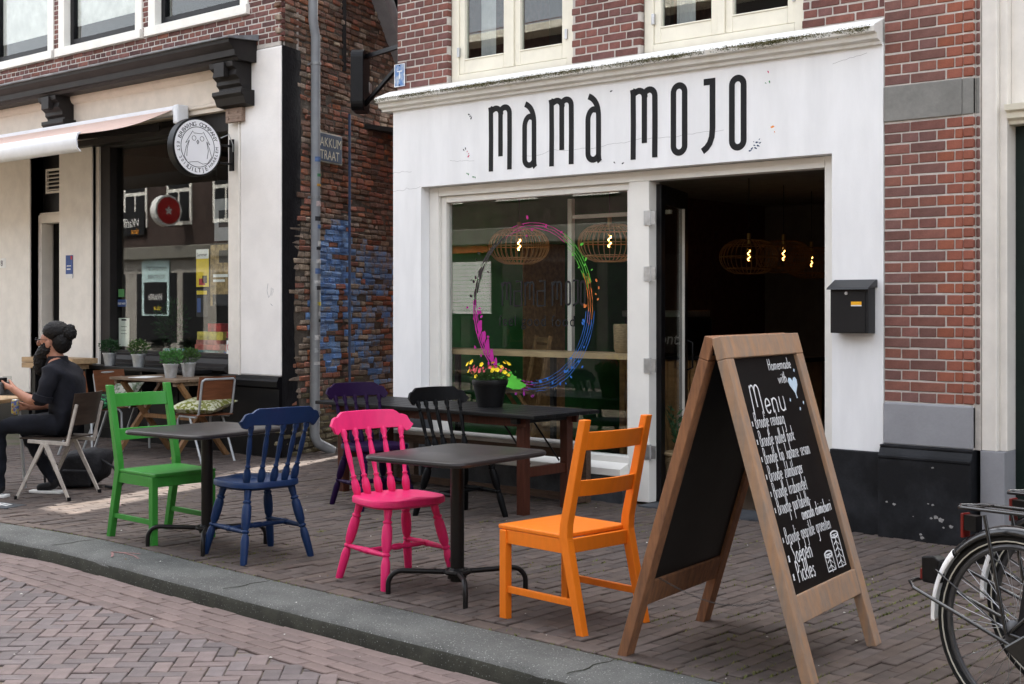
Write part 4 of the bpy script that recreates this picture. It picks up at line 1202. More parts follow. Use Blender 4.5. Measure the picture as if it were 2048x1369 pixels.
def ladder_chair(name, label, mat, loc, rz, group):
    """square-legged kitchen chair with two back rails; faces local +y."""
    t = thing(name, label, 'chair', loc, rz, group)
    w = 0.212
    mb = MB(); mb.box(-0.225, 0.225, -0.185, 0.245, 0.43, 0.452); mb.build('seat', mat, t, bevel=0.006)
    for sx in (-1, 1):
        x = sx * w
        mb = MB(); mb.box(x - 0.021, x + 0.021, 0.185, 0.229, 0, 0.429); mb.build('leg', mat, t, bevel=0.004)
        # rear leg runs on into the back post
        pts = [(-0.30, 0.0), (-0.195, 0.44), (-0.200, 0.50), (-0.315, 0.985)]
        wd_ = [0.042, 0.052, 0.050, 0.040]
        V, F = [], []
        for (y, z), d in zip(pts, wd_):
            V += [(x - 0.021, y - d / 2, z), (x + 0.021, y - d / 2, z), (x + 0.021, y + d / 2, z), (x - 0.021, y + d / 2, z)]
        for i in range(3):
            for j in range(4): F.append((i * 4 + j, i * 4 + (j + 1) % 4, i * 4 + 4 + (j + 1) % 4, i * 4 + 4 + j))
        F += [(3, 2, 1, 0), (12, 13, 14, 15)]
        mb = MB(); mb.add(V, F); mb.build('back_post', mat, t, bevel=0.004)
        mb = MB(); mb.box(x - 0.011, x + 0.011, -0.225, 0.186, 0.365, 0.4295); mb.build('apron', mat, t, bevel=0.002)
        mb = MB(); mb.bar((x, 0.19, 0.145), (x, -0.245, 0.145), 0.020, 0.032); mb.build('stretcher', mat, t, bevel=0.003)
    for y in (0.205, -0.20):
        mb = MB(); mb.box(-w + 0.0212, w - 0.0212, y - 0.011, y + 0.011, 0.365, 0.4295); mb.build('apron', mat, t, bevel=0.002)
    for z, hh in ((0.885, 0.085), (0.665, 0.075)):
        yb = -0.200 - (z - 0.5) * 0.237
        V, F = [], []
        n = 10
        for i in range(n + 1):
            u = -1 + 2 * i / n
            yy = yb - 0.028 * (1 - u * u)
            lean = hh * 0.237 / 2
            V += [(u * (w - 0.012), yy - 0.009 + lean, z - hh / 2), (u * (w - 0.012), yy + 0.009 + lean, z - hh / 2), (u * (w - 0.012), yy + 0.009 - lean, z + hh / 2), (u * (w - 0.012), yy - 0.009 - lean, z + hh / 2)]
        for i in range(n):
            for j in range(4): F.append((i * 4 + j, i * 4 + (j + 1) % 4, i * 4 + 4 + (j + 1) % 4, i * 4 + 4 + j))
        F += [(3, 2, 1, 0), (n * 4, n * 4 + 1, n * 4 + 2, n * 4 + 3)]
        mb = MB(); mb.add(V, F); mb.build('back_rail', mat, t, bevel=0.003)
    return t

def _sc(P, k): return [(t_, r_ * k) for t_, r_ in P]
LEGP = [(0, .014), (.04, .0165), (.30, .0195), (.36, .017), (.40, .012), (.415, .018), (.43, .018), (.445, .013), (.50, .020), (.62, .0225), (.74, .021), (.78, .015), (.79, .0195), (.81, .0195), (.82, .014), (.90, .017), (1, .019)]
SPNP = [(0, .011), (.03, .015), (.12, .0185), (.22, .015), (.27, .009), (.285, .0125), (.30, .0125), (.315, .008), (.40, .0095), (.60, .0125), (.76, .0105), (.81, .0075), (.82, .0105), (.84, .0105), (.85, .0078), (.93, .0145), (.98, .0125), (1, .010)]
STRP = [(0, .009), (.25, .0115), (.38, .0135), (.42, .010), (.44, .0145), (.47, .0145), (.50, .0145), (.53, .0145), (.56, .0145), (.58, .010), (.62, .0135), (.75, .0115), (1, .009)]

LEGP = _sc(LEGP, 1.22); SPNP = _sc(SPNP, 1.22); STRP = _sc(STRP, 1.15)
def spindle_chair(name, label, mat, loc, rz, group):
    """turned country chair: saddle seat, five back spindles, shaped crest rail, H stretcher; faces local +y."""
    t = thing(name, label, 'chair', loc, rz, group)
    t.scale = (1.06, 1.06, 1.04)
    # seat outline: broad rounded shape, narrower at the back
    n = 40
    out = []
    for i in range(n):
        a = 2 * math.pi * i / n
        c_, s_ = math.cos(a), math.sin(a)
        ex = 0.62
        x = 0.226 * math.copysign(abs(c_) ** ex, c_); y = 0.205 * math.copysign(abs(s_) ** ex, s_)
        x *= 1.0 - 0.10 * (0.5 - y / 0.41)
        out.append((x, y))
    V, F = [], []
    rings = [(0.90, 0.404), (1.0, 0.418), (1.0, 0.440), (0.975, 0.449), (0.90, 0.450), (0.7, 0.443), (0.45, 0.437), (0.2, 0.436)]
    for k, z in rings:
        for (x, y) in out:
            dz = 0
            if k < 0.95 and z > .42: dz = 0.010 * max(0, (y / .2)) * (1 - min(1, abs(x) / .12))
            V.append((x * k, y * k, z + dz))
    for r_ in range(len(rings) - 1):
        for j in range(n): F.append((r_ * n + j, r_ * n + (j + 1) % n, (r_ + 1) * n + (j + 1) % n, (r_ + 1) * n + j))
    F += [tuple(range(n - 1, -1, -1)), tuple((len(rings) - 1) * n + j for j in range(n))]
    mb = MB(); mb.add(V, F); mb.build('seat', mat, t, smooth=True, ang=50)
    feet = {}
    for sx in (-1, 1):
        for sy in (-1, 1):
            foot = Vector((sx * 0.215, 0.215 if sy > 0 else -0.225, 0)); top = Vector((sx * 0.135, 0.125 if sy > 0 else -0.135, 0.425))
            mb = MB(); mb.turned(foot, top, LEGP); mb.build('leg', mat, t, smooth=True, ang=60)
            feet[sx, sy] = foot.lerp(top, 0.42)
    mids = []
    for sx in (-1, 1):
        a, b = feet[sx, -1], feet[sx, 1]
        mb = MB(); mb.turned(a, b, STRP, 10); mb.build('stretcher', mat, t, smooth=True, ang=60)
        mids.append((a + b) / 2)
    mb = MB(); mb.turned(mids[0], mids[1], STRP, 10); mb.build('stretcher', mat, t, smooth=True, ang=60)
    # back: spindles on an arc rising to a curved crest rail
    for k in range(5):
        u = -1 + k * 0.5
        foot = Vector((u * 0.150, -0.172 + 0.030 * u * u, 0.44)); top = Vector((u * 0.178, -0.290 + 0.045 * u * u, 0.785))
        mb = MB(); mb.turned(foot, top, SPNP); mb.build('spindle', mat, t, smooth=True, ang=60)
    n = 28
    V, F = [], []
    for i in range(n + 1):
        u = -1 + 2 * i / n
        x = u * 0.245
        y = -0.290 + 0.060 * u * u
        au = abs(u)
        if au < 0.66: zt = 0.872 + 0.004 * (1 - au)
        elif au < 0.80: zt = 0.872 - 0.024 * (0.5 - 0.5 * math.cos((au - .66) / .14 * math.pi))
        else: zt = 0.848
        zb = 0.776 + 0.004 * au
        if au > 0.84:
            k_ = (au - 0.84) / 0.16
            e = math.sqrt(max(0.0, 1 - k_ * k_))
            mid = 0.800
            zt = mid + (0.848 - mid) * e; zb = mid - (mid - 0.757) * e
            if au > .995: zt, zb = mid + .004, mid - .004
        elif au > 0.76: zb = 0.779 - 0.020 * ((au - .76) / .08)
        l_ = 0.030
        V += [(x, y - 0.011, zb), (x, y + 0.011, zb), (x, y + 0.011 - l_, zt), (x, y - 0.011 - l_, zt)]
    for i in range(n):
        for j in range(4): F.append((i * 4 + j, i * 4 + (j + 1) % 4, i * 4 + 4 + (j + 1) % 4, i * 4 + 4 + j))
    F += [(3, 2, 1, 0), (n * 4, n * 4 + 1, n * 4 + 2, n * 4 + 3)]
    mb = MB(); mb.add(V, F); mb.build('crest_rail', mat, t, bevel=0.005, seg=2, smooth=True, ang=35)
    return t

GC = 'painted chairs on the cafe terrace'
ladder_chair('ladder_back_chair', 'bright green ladder back wooden chair nearest the kerb at the left', m_pgreen, (-7.44, 5.07, 0), R(-90 - 2), GC)
ladder_chair('ladder_back_chair', 'bright orange ladder back wooden chair beside the chalkboard sign', m_porange, (-4.07, 5.035, 0), R(85), GC)
spindle_chair('spindle_back_chair', 'dark blue spindle back wooden chair at the small table with the green chair', m_pblue, (-6.50, 5.08, 0), R(82), GC)
spindle_chair('spindle_back_chair', 'hot pink spindle back wooden chair at the small table with the orange chair', m_ppink, (-5.33, 5.12, 0), R(-101), GC)
spindle_chair('spindle_back_chair', 'dark purple spindle back wooden chair at the left end of the long black table', m_ppurple, (-7.46, 6.92, 0), R(-104), GC)
spindle_chair('spindle_back_chair', 'black spindle back wooden chair in front of the flower pot on the long table', m_pblack, (-6.60, 6.96, 0), R(-99), GC)

# ---------------------------------------------------------------- two small metal tables
m_tab = M('bronze_grey_metal', (0.026, 0.023, 0.023), 0.36, 0.0, var=0.08, vscale=5, bump=0.04, bscale=200, coat=0.1, rvar=0.08)
m_tableg = M('dark_table_leg', (0.010, 0.009, 0.009), 0.35, 0.0, var=0.1)
def bistro(label, loc, rz, a=0.36, b=0.36, H=0.735):
    t = thing('bistro_table', label, 'table', loc, rz, 'small square metal tables')
    r_ = 0.09
    out = arc(a - r_, b - r_, r_, 0, 90, 8) + arc(-a + r_, b - r_, r_, 90, 180, 8) + arc(-a + r_, -b + r_, r_, 180, 270, 8) + arc(a - r_, -b + r_, r_, 270, 360, 8)
    n = len(out)
    V, F = [], []
    rings = [(-0.030, -0.030), (-0.006, -0.026), (0, -0.014), (-0.004, -0.004), (-0.013, 0.0)]
    for d, z in rings:
        for x, y in out:
            l_ = math.hypot(x, y); V.append((x * (1 + d / l_), y * (1 + d / l_), H + z))
    for r2 in range(len(rings) - 1):
        for j in range(n): F.append((r2 * n + j, r2 * n + (j + 1) % n, (r2 + 1) * n + (j + 1) % n, (r2 + 1) * n + j))
    F += [tuple(range(n - 1, -1, -1)), tuple((len(rings) - 1) * n + j for j in range(n))]
    mb = MB(); mb.add(V, F); mb.build('table_top', m_tab, t, smooth=True, ang=30)
    mb = MB(); mb.tube([(0, 0, 0.065), (0, 0, H - .03)], 0.036, 20); mb.box(-.1, .1, -.1, .1, H - .036, H - .0301); mb.build('post', m_tableg, t, smooth=True, ang=40)
    mb = MB(); mb.tube([(0.062 * math.cos(R(k * 15)), 0.062 * math.sin(R(k * 15)), 0.115) for k in range(24)], 0.0135, 8, closed=True); mb.lathe([(0.05, 0.085), (0.05, 0.12), (0.036, 0.135)], 20); mb.build('collar', m_tableg, t, smooth=True)
    for k in range(4):
        an = R(45 + 90 * k)
        c_, s_ = math.cos(an), math.sin(an)
        pts = [(0.05, 0.115), (0.18, 0.122), (0.29, 0.128)] + [(0.29 + 0.07 * math.sin(R(q)), 0.058 + 0.07 * math.cos(R(q))) for q in range(15, 91, 15)] + [(0.36, 0.0)]
        mb = MB(); mb.tube([(x * c_, x * s_, z) for x, z in pts], 0.0135, 10); mb.build('leg', m_tableg, t, smooth=True)
    return t
bistro('square dark metal table between the green and dark blue chairs', (-7.0, 5.08, 0), R(5), .345, .40)
bistro('square dark metal table between the hot pink and orange chairs', (-4.86, 5.10, 0), R(5), .33, .40)

# ---------------------------------------------------------------- long black slatted table and bench
m_blackwood = M('black_stained_wood', (0.007, 0.007, 0.0075), 0.42, var=0.2, vscale=6, stretch=(1, 10, 10), bump=0.2, bscale=30)
m_redwood = M('red_brown_wood', (0.060, 0.018, 0.010), 0.5, var=0.25, vscale=6, stretch=(8, 8, 1), bump=0.2, bscale=40)
t = thing('long_table', 'long black slatted wooden table with red brown legs along the cafe window', 'table', (-7.25, 7.54, 0), 0)
for k in range(6):
    MB().box(-1.17, 1.16, -0.375 + k * 0.126, -0.375 + k * 0.126 + 0.117, 0.705, 0.732).build('plank', m_blackwood, t, bevel=0.004)
mb = MB(); mb.box(-1.0, 1.02, -0.30, -0.275, 0.64, 0.7045); mb.build('apron', m_redwood, t); mb = MB(); mb.box(-1.0, 1.02, 0.275, 0.30, 0.64, 0.7045); mb.build('apron', m_redwood, t)
for sx in (-0.98, 0.94):
    for y in (-0.235, 0.255):
        MB().box(sx - .035, sx + .035, y - .035, y + .035, 0, 0.704).build('leg', m_redwood, t, bevel=0.004)
    MB().box(sx - .02, sx + .02, -0.199, 0.219, 0.27, 0.34).build('cross_bar', m_redwood, t, bevel=0.003)
    MB().box(sx - .03, sx + .03, -0.34, 0.35, 0.66, 0.7035).build('end_bearer', m_blackwood, t, bevel=0.003)
    for y in (-0.16, 0.17):
        mb = MB(); mb.tube([(sx, y, 0.36), (sx - math.copysign(.30, sx), y, 0.69)], 0.007, 8); mb.build('brace', m_black, t)
m_greywood = M('weathered_grey_wood', (0.46, 0.44, 0.41), 0.75, col2=(0.26, 0.23, 0.20), vscale=7, stretch=(1, 9, 9), bump=0.3, bscale=30, ramp=(0.4, 0.75))
m_brownwood = M('weathered_brown_wood', (0.075, 0.045, 0.030), 0.7, var=0.3, vscale=7, stretch=(1, 9, 9), bump=0.3, bscale=30)
t = thing('bench', 'weathered wooden bench with pale top standing under the cafe window', 'bench', (-7.30, 8.00, 0), 0)
for k in range(2): MB().box(-1.0, 1.0, -0.135 + k * .137, -0.135 + k * .137 + .133, 0.43, 0.46).build('plank', m_greywood, t, bevel=0.004)
for sx in (-0.93, 0.93):
    for y in (-.10, .10): MB().box(sx - .03, sx + .03, y - .03, y + .03, 0, 0.4295).build('leg', m_brownwood, t, bevel=0.003)
    MB().box(sx - .025, sx + .025, -.0695, .0695, 0.01, 0.07).build('cross_bar', m_brownwood, t, bevel=0.003)
for y in (-.115, .1): MB().box(-.8995, .8995, y - .012, y + .012, 0.36, 0.4293).build('apron', m_brownwood, t)
MB().box(-.8995, .8995, -.015, .015, 0.02, 0.075).build('rail', m_brownwood, t)

# ---------------------------------------------------------------- plants
def leaf_cluster(mb, c, rx, ry, rz, n, size, up=0.5, seed=1, mi=0, aspect=0.5):
    r = random.Random(seed)
    c = Vector(c)
    for k in range(n):
        d = Vector((r.gauss(0, 1), r.gauss(0, 1), r.gauss(0, 1))).normalized() * (r.random() ** 0.4)
        p = c + Vector((d.x * rx, d.y * ry, d.z * rz))
        ax = (d + Vector((r.uniform(-.5, .5), r.uniform(-.5, .5), up))).normalized()
        sd = ax.cross(Vector((r.uniform(-1, 1), r.uniform(-1, 1), r.uniform(-1, 1)))).normalized()
        l_ = size * r.uniform(.6, 1.3); w = l_ * aspect
        nn = ax.cross(sd) * l_ * 0.15
        mb.add([p, p + ax * l_ * .5 + sd * w * .5 + nn, p + ax * l_, p + ax * l_ * .5 - sd * w * .5 + nn], [(0, 1, 2, 3)], mi)
m_leafa = M('leaf_green', (0.045, 0.095, 0.022), 0.55, var=0.4, vscale=30)
m_leafb = M('leaf_dark', (0.018, 0.055, 0.018), 0.5, var=0.4, vscale=30)
m_leafc = M('leaf_bright', (0.05, 0.16, 0.035), 0.55, var=0.4, vscale=30)
m_pot = M('black_plastic_pot', (0.005, 0.005, 0.0055), 0.45, var=0.1)
t = thing('flower_pot', 'black plastic pot of yellow and pink flowers on the long table', 'flower pot', (-6.90, 7.60, 0.732))
mb = MB(); mb.lathe([(0.094, 0), (0.128, 0.165), (0.134, 0.167), (0.139, 0.192), (0.134, 0.208), (0.125, 0.204), (0.121, 0.165), (0.01, 0.155)], 32); mb.build('pot', m_pot, t, smooth=True, ang=35)
mb = MB(); leaf_cluster(mb, (0, 0, 0.235), 0.155, 0.155, 0.055, 1100, 0.022, 0.5, 3); mb.build('foliage', m_leafa, t)
r2 = random.Random(5)
for nm, colr, n_f in (('yellow', (0.85, 0.62, 0.02), 20), ('pink', (0.62, 0.10, 0.12), 44)):
    mb = MB()
    for k in range(n_f):
        a = r2.uniform(0, 6.28); rr = 0.16 * math.sqrt(r2.random()); z = 0.275 + r2.uniform(-.03, .05) * (1.4 if nm == 'yellow' else .6)
        if nm == 'yellow' and k < 14: rr = 0.09 + 0.08 * r2.random()
        c = Vector((rr * math.cos(a), rr * math.sin(a), z)); s_ = (0.021 if nm == 'yellow' else 0.014) * r2.uniform(.7, 1.2)
        nrm = Vector((math.cos(a) * .8, math.sin(a) * .8 - .5, .7)).normalized()
        u = nrm.orthogonal().normalized(); v = nrm.cross(u)
        P = [c] + [c + (u * math.cos(R(q * 36)) + v * math.sin(R(q * 36))) * s_ * (1 if q % 2 == 0 else .72) + nrm * s_ * .35 for q in range(10)]
        mb.add(P, [(0, i + 1, (i + 1) % 10 + 1) for i in range(10)])
    mb.build(nm + '_flowers', M(nm + '_petal', colr, 0.6, var=0.2, vscale=30), t)['kind'] = 'stuff'
# potted plant in a wicker basket, just inside the doorway
m_wicker = M('wicker', (0.28, 0.20, 0.11), 0.7, var=0.3, vscale=30, stretch=(1, 1, 5), bump=0.5, bscale=80)
t = thing('basket_plant', 'leafy green plant in a tall wicker basket just inside the open doorway', 'potted plant', (-5.835, 8.63, 0.019))
mb = MB()
for k in range(26):
    mb.lathe([(0.115 + 0.0012 * k, 0.013 * k), (0.121 + 0.0012 * k, 0.013 * k + .0065), (0.115 + 0.0012 * k, 0.013 * k + .0125)], 24, cap=False)
mb.lathe([(0.145, 0.335), (0.162, 0.345), (0.162, 0.358), (0.145, 0.365), (0.13, 0.35), (0.02, 0.30)], 24)
mb.build('basket', m_wicker, t, smooth=True)
mb = MB()
r2 = random.Random(9)
for k in range(9):
    a = r2.uniform(0, 6.28); ln = r2.uniform(.22, .42); tip = Vector((math.cos(a) * .22 * r2.uniform(.4, 1), math.sin(a) * .22 * r2.uniform(.4, 1), 0.34 + ln))
    b0 = Vector((math.cos(a) * .03, math.sin(a) * .03, 0.32))
    mb.tube([b0, b0.lerp(tip, .5) + Vector((0, 0, .04)), tip], [.006, .005, .002], 5)
    for q in range(9):
        p = b0.lerp(tip, .2 + .8 * q / 8) + Vector((0, 0, .03)); d = (tip - b0).normalized(); sd = d.cross(Vector((0, 0, 1))).normalized() * (1 if q % 2 else -1)
        ax = (sd + d * .7).normalized(); w = d * .014
        mb.add([p, p + ax * .04 + w, p + ax * .085, p + ax * .04 - w], [(0, 1, 2, 3)])
mb.build('foliage', m_leafb, t)
# ---------------------------------------------------------------- chalk handwriting, one stroke font
def A_(cx, cy, rx, ry, a0, a1, n=8): return arc(cx, cy, rx, a0, a1, n, ry)
G = {
 'a': (.62, [A_(.25, .5, .22, .5, 60, 360, 12), [(.48, 1), (.48, .15), (.58, .02)]]), 'b': (.6, [[(.06, 1.9), (.06, 0)], A_(.27, .5, .22, .5, 170, -170, 12)]),
 'c': (.5, [A_(.27, .5, .22, .5, 50, 310, 10)]), 'd': (.62, [A_(.25, .5, .22, .5, 20, 340, 12), [(.47, 2), (.47, .05)]]), 'e': (.55, [[(.06, .5), (.46, .58)] + A_(.26, .52, .21, .5, 10, 320, 12)]),
 'g': (.6, [A_(.25, .5, .22, .5, 20, 340, 12), [(.47, 1), (.47, -.9), (.3, -1.1), (.1, -.95)]]), 'h': (.6, [[(.06, 2), (.06, 0)], [(.06, .6)] + A_(.27, .65, .21, .35, 170, 0, 6) + [(.48, 0)]]),
 'i': (.25, [[(.1, 1), (.1, 0)], [(.1, 1.4), (.12, 1.5)]]), 'j': (.3, [[(.16, 1), (.16, -.9), (0, -1.1)], [(.16, 1.4), (.18, 1.5)]]), 'k': (.55, [[(.06, 2), (.06, 0)], [(.45, 1), (.08, .5), (.48, 0)]]),
 'l': (.25, [[(.1, 2), (.1, .1), (.2, 0)]]), 'm': (.9, [[(.06, 1), (.06, 0)], [(.06, .7)] + A_(.22, .7, .16, .3, 160, 0, 5) + [(.38, 0)], [(.38, .7)] + A_(.56, .7, .18, .3, 160, 0, 5) + [(.74, 0)]]),
 'n': (.6, [[(.06, 1), (.06, 0)], [(.06, .65)] + A_(.26, .66, .2, .34, 165, 0, 6) + [(.46, 0)]]), 'o': (.58, [A_(.26, .5, .22, .5, 90, 450, 14)]), 'p': (.6, [[(.06, 1), (.06, -1.1)], A_(.27, .5, .22, .5, 170, -170, 12)]),
 'r': (.42, [[(.06, 1), (.06, 0)], [(.06, .65)] + A_(.24, .66, .18, .34, 165, 50, 4)]), 's': (.5, [[(.42, .9), (.25, 1), (.08, .78), (.38, .35), (.25, 0), (.04, .12)]]), 't': (.4, [[(.18, 1.7), (.18, .1), (.32, 0)], [(0, 1.05), (.36, 1.1)]]),
 'u': (.6, [[(.06, 1), (.06, .3)] + A_(.26, .32, .2, .32, 180, 340, 6) + [(.46, 1), (.46, 0)]]), 'v': (.5, [[(.04, 1), (.22, 0), (.44, 1)]]), 'w': (.8, [[(.04, 1), (.2, 0), (.38, .9), (.54, 0), (.72, 1)]]), 'z': (.5, [[(.06, 1), (.42, 1), (.06, 0), (.44, 0)]]),
 'B': (.7, [[(.08, 2), (.08, 0)], [(.08, 2)] + A_(.25, 1.52, .28, .48, 90, -90, 8) + [(.08, 1.04)] + A_(.28, .52, .32, .52, 90, -90, 8) + [(.08, 0)]]), 'H': (.7, [[(.08, 2), (.08, 0)], [(.55, 2), (.55, 0)], [(.08, 1), (.55, 1.05)]]),
 'M': (1.0, [[(.06, 0), (.1, 2)] + A_(.27, 1.6, .17, .4, 140, 0, 5) + [(.45, .5)], [(.45, 1.4)] + A_(.64, 1.6, .19, .4, 160, 0, 5) + [(.86, 0)]]), 'S': (.6, [[(.5, 1.8), (.3, 2), (.08, 1.6), (.45, .6), (.3, 0), (.04, .2)]]),
 'P': (.6, [[(.08, 2), (.08, 0)], [(.08, 2)] + A_(.24, 1.45, .28, .52, 90, -90, 8) + [(.08, .92)]]), 'J': (.5, [[(.36, 2), (.36, .3), (.2, 0), (.04, .2)], [(.1, 2), (.5, 2)]]), '-': (.4, [[(.04, .6), (.32, .62)]]),
 '*': (.3, [[(.05, .95), (.25, .35)], [(.25, .95), (.05, .35)], [(.0, .65), (.3, .65)]]), ' ': (.5, [])}
def hand(mb, s, x, y, size, o, ux, uy, nn, sw=0.006, wide=1.0, jit=0.02):
    r = random.Random(s)
    k = 0
    for ch in s:
        w, strokes = G.get(ch, (.5, []))
        dy = r.uniform(-jit, jit) * size
        for st in strokes:
            pts = [(x + (px + .04 * py) * size * wide, y + py * size * .5 + dy) for px, py in st]
            mb.ribbon(pts, sw, o, ux, uy, nn, h=0.0008, lift=0.00008 * (k % 6))
            k += 1
        x += (w + .08) * size * wide
    return x

# ---------------------------------------------------------------- folding chalkboard sign
m_frame = M('weathered_pine', (0.40, 0.235, 0.135), 0.7, col2=(0.27, 0.205, 0.16), vscale=3, stretch=(9, 9, 1), bump=0.35, bscale=24, fine=0.15)
m_frame2 = M('brown_pine', (0.29, 0.135, 0.065), 0.65, col2=(0.17, 0.085, 0.05), vscale=5, stretch=(9, 9, 1), bump=0.35, bscale=24, fine=0.15)
m_chalkb = M('chalkboard', (0.005, 0.005, 0.005), 0.5, var=0.4, vscale=3, rvar=0.1)
m_chalk = M('white_chalk_pen', (0.72, 0.73, 0.74), 0.85, var=0.12, vscale=60)
m_chalkbl = M('pale_blue_chalk', (0.50, 0.62, 0.72), 0.85, var=0.1, vscale=60)
SBX, SBY = -3.085, 5.105
board = thing('chalkboard_sign', 'wooden folding pavement sign with a handwritten white menu on black board', 'sign', (SBX, SBY, 0), R(7.5))
HB = 1.37
for side in (1, -1):
    RUN = .405 if side == 1 else .425
    # local frame of a leaf: u = width (local y), v = up the slope, n = outward
    top = Vector((0.012 * side, 0, HB)); bot = Vector((RUN * side, 0, 0))
    v = (top - bot); Ls = v.length; v.normalize()
    u = Vector((0, 1, 0)) * side
    n = u.cross(v).normalized()
    mt = m_frame if side == 1 else m_frame2
    HW = 0.415
    def leafbox(name, u0, u1, v0, v1, d0, d1, mat, bev=0.004):
        mb = MB(); mb.prism([(u0, v0), (u1, v0), (u1, v1), (u0, v1)], bot, u, v, n, d0, d1); return mb.build(name, mat, board, bevel=bev)
    leafbox('leg', -HW, -HW + .075, 0, Ls - .096, -0.020, 0.024, mt)
    leafbox('leg', HW - .075, HW, 0, Ls - .096, -0.020, 0.024, mt)
    leafbox('top_rail', -HW, HW, Ls - .095, Ls - .0, -0.021, 0.025, mt)
    leafbox('bottom_rail', -HW + .0755, HW - .0755, 0.235, 0.345, -0.018, 0.022, mt)
    pn = leafbox('panel', -HW + .0752, HW - .0752, 0.3455, Ls - .0955, -0.006, 0.006, m_chalkb, 0)
    if side == 1:
        o = bot + n * 0.0062
        mb = MB()
        pw0 = -HW + .0752
        def line(s, x, y, sz, wide=1.0, sw=0.0075): return hand(mb, s, pw0 + x, y, sz, o, u, v, n, sw, wide)
        line('Menu', 0.09, 1.085, 0.125, .95, 0.007)
        line('Homemade', 0.36, 1.268, 0.050, .85, 0.0042); line('with', 0.43, 1.205, 0.05, .85, 0.0042)
        rows = [('* Broodje rendang', 1.030, .62), ('* Broodje pulled pork', .952, .62), ('* Broodje kip Japanse sesam', .880, .60), ('* Broodje zalmburger', .806, .62), ('* Broodje krabomelet', .735, .62), ('* Broodje portabello-', .668, .62), ('* Broodje gegrilde groenten', .545, .64)]
        for s_, y_, w_ in rows: line(s_, .045, y_, 0.066, w_ * .80, .0031)
        line('avocado chimichurri', .30, .618, 0.058, .52, .0042)
        line('* Soepen', .05, .462, 0.085, .62, .0055); line('* Pickles', .05, .385, 0.085, .60, .0055)
        mb.build('chalk_writing', m_chalk, board)['kind'] = 'stuff'
        hb = MB()
        heart = [(.0, -.045), (.035, .0), (.04, .025), (.028, .04), (.012, .036), (0, .02), (-.012, .036), (-.028, .04), (-.04, .025), (-.035, 0)]
        hb.prism([(pw0 + .585 + a * 1.25, 1.19 + b * .9) for a, b in heart], o, u, v, n, 0, .0012)
        hb.ribbon([(pw0 + .585, 1.155), (pw0 + .588, 1.13)], .008, o, u, v, n)
        for a, b in ((.63, 1.25), (.5, 1.12), (.585, 1.075), (.64, 1.10)): hb.ribbon([(pw0 + a, b), (pw0 + a + .008, b + .012)], .008, o, u, v, n)
        hb.build('chalk_heart', m_chalkbl, board)['kind'] = 'stuff'
        jb = MB()
        def jar(x, y, w_, h_, hatch):
            jb.ribbon([(x, y), (x + w_, y), (x + w_, y + h_), (x, y + h_)], .006, o, u, v, n, closed=True)
            jb.ribbon(A_(x + w_ / 2, y + h_, w_ / 2, .014, 0, 360, 14), .006, o, u, v, n, lift=.0003)
            for q in range(hatch):
                yy = y + h_ * (q + .5) / hatch
                jb.ribbon([(x + w_ * .15, yy), (x + w_ * .5, yy + .012), (x + w_ * .85, yy - .006)], .003, o, u, v, n, lift=.0002)
                jb.ribbon([(x + w_ * .5, yy + .012), (x + w_ * .55, yy - .02)], .003, o, u, v, n, lift=.0003)
        jar(pw0 + .545, .375, .085, .14, 5); jar(pw0 + .425, .375, .085, .07, 3)
        jb.build('chalk_drawing', m_chalk, board)
mb = MB()
for k in range(60):
    u_ = k / 59
    x = -0.30 + 0.60 * u_; z = 0.33 - 0.075 * math.sin(u_ * math.pi)
    a = R(90 * (k % 2))
    p = Vector((x, -0.30 + .0, z)); dx = Vector((0.0075, 0, 0)); dn = Vector((0, math.cos(a), math.sin(a))) * 0.0035
    mb.tube([p - dx, p - dx * .3 + dn, p + dx * .3 + dn, p + dx, p + dx * .3 - dn, p - dx * .3 - dn], 0.0011, 4, closed=True)
mb.build('chain', M('dull_chain', (0.10, 0.095, 0.09), 0.5, 0.6), board)
for yy in (-.36, .36):
    mb = MB(); mb.box(-.012, .012, yy - .03, yy + .03, HB - .075, HB - .02); mb.build('hinge', m_black, board)

# ---------------------------------------------------------------- letter box
t = thing('mailbox', 'black metal mailbox with yellow sticker on the white wall', 'mailbox', (-4.175, 8.2, 1.32))
MB().box(-.135, .135, -.105, -.002, 0, .30).build('body', M('black_enamel', (0.018, 0.018, 0.019), 0.38, var=0.1), t, bevel=0.004)
MB().box(-.13, .118, -.111, -.1055, .004, .285).build('front_panel', M('matt_black', (0.012, 0.011, 0.011), 0.55, var=0.1), t, bevel=0.002)
mb = MB(); mb.prism([(-.135, .285), (-.125, .30), (-.02, .352), (0, .352), (0, .30), (-.105, .296)], (0, 0, 0), (0, 1, 0), (0, 0, 1), (1, 0, 0), -.15, .15); mb.build('lid', M('grey_black_lid', (0.035, 0.036, 0.038), 0.4), t, bevel=0.003)
mb = MB(); mb.tube([(-.015, -.1115, .262), (-.015, -.118, .262)], .011, 14); mb.build('lock', m_steel, t)
MB().box(.018, .092, -.1135, -.1115, .185, .207).build('sticker', M('yellow_sticker', (0.85, 0.42, 0.02), 0.5), t)
MB().box(.018, .092, -.1132, -.1115, .177, .1848).build('sticker', m_wht, t)

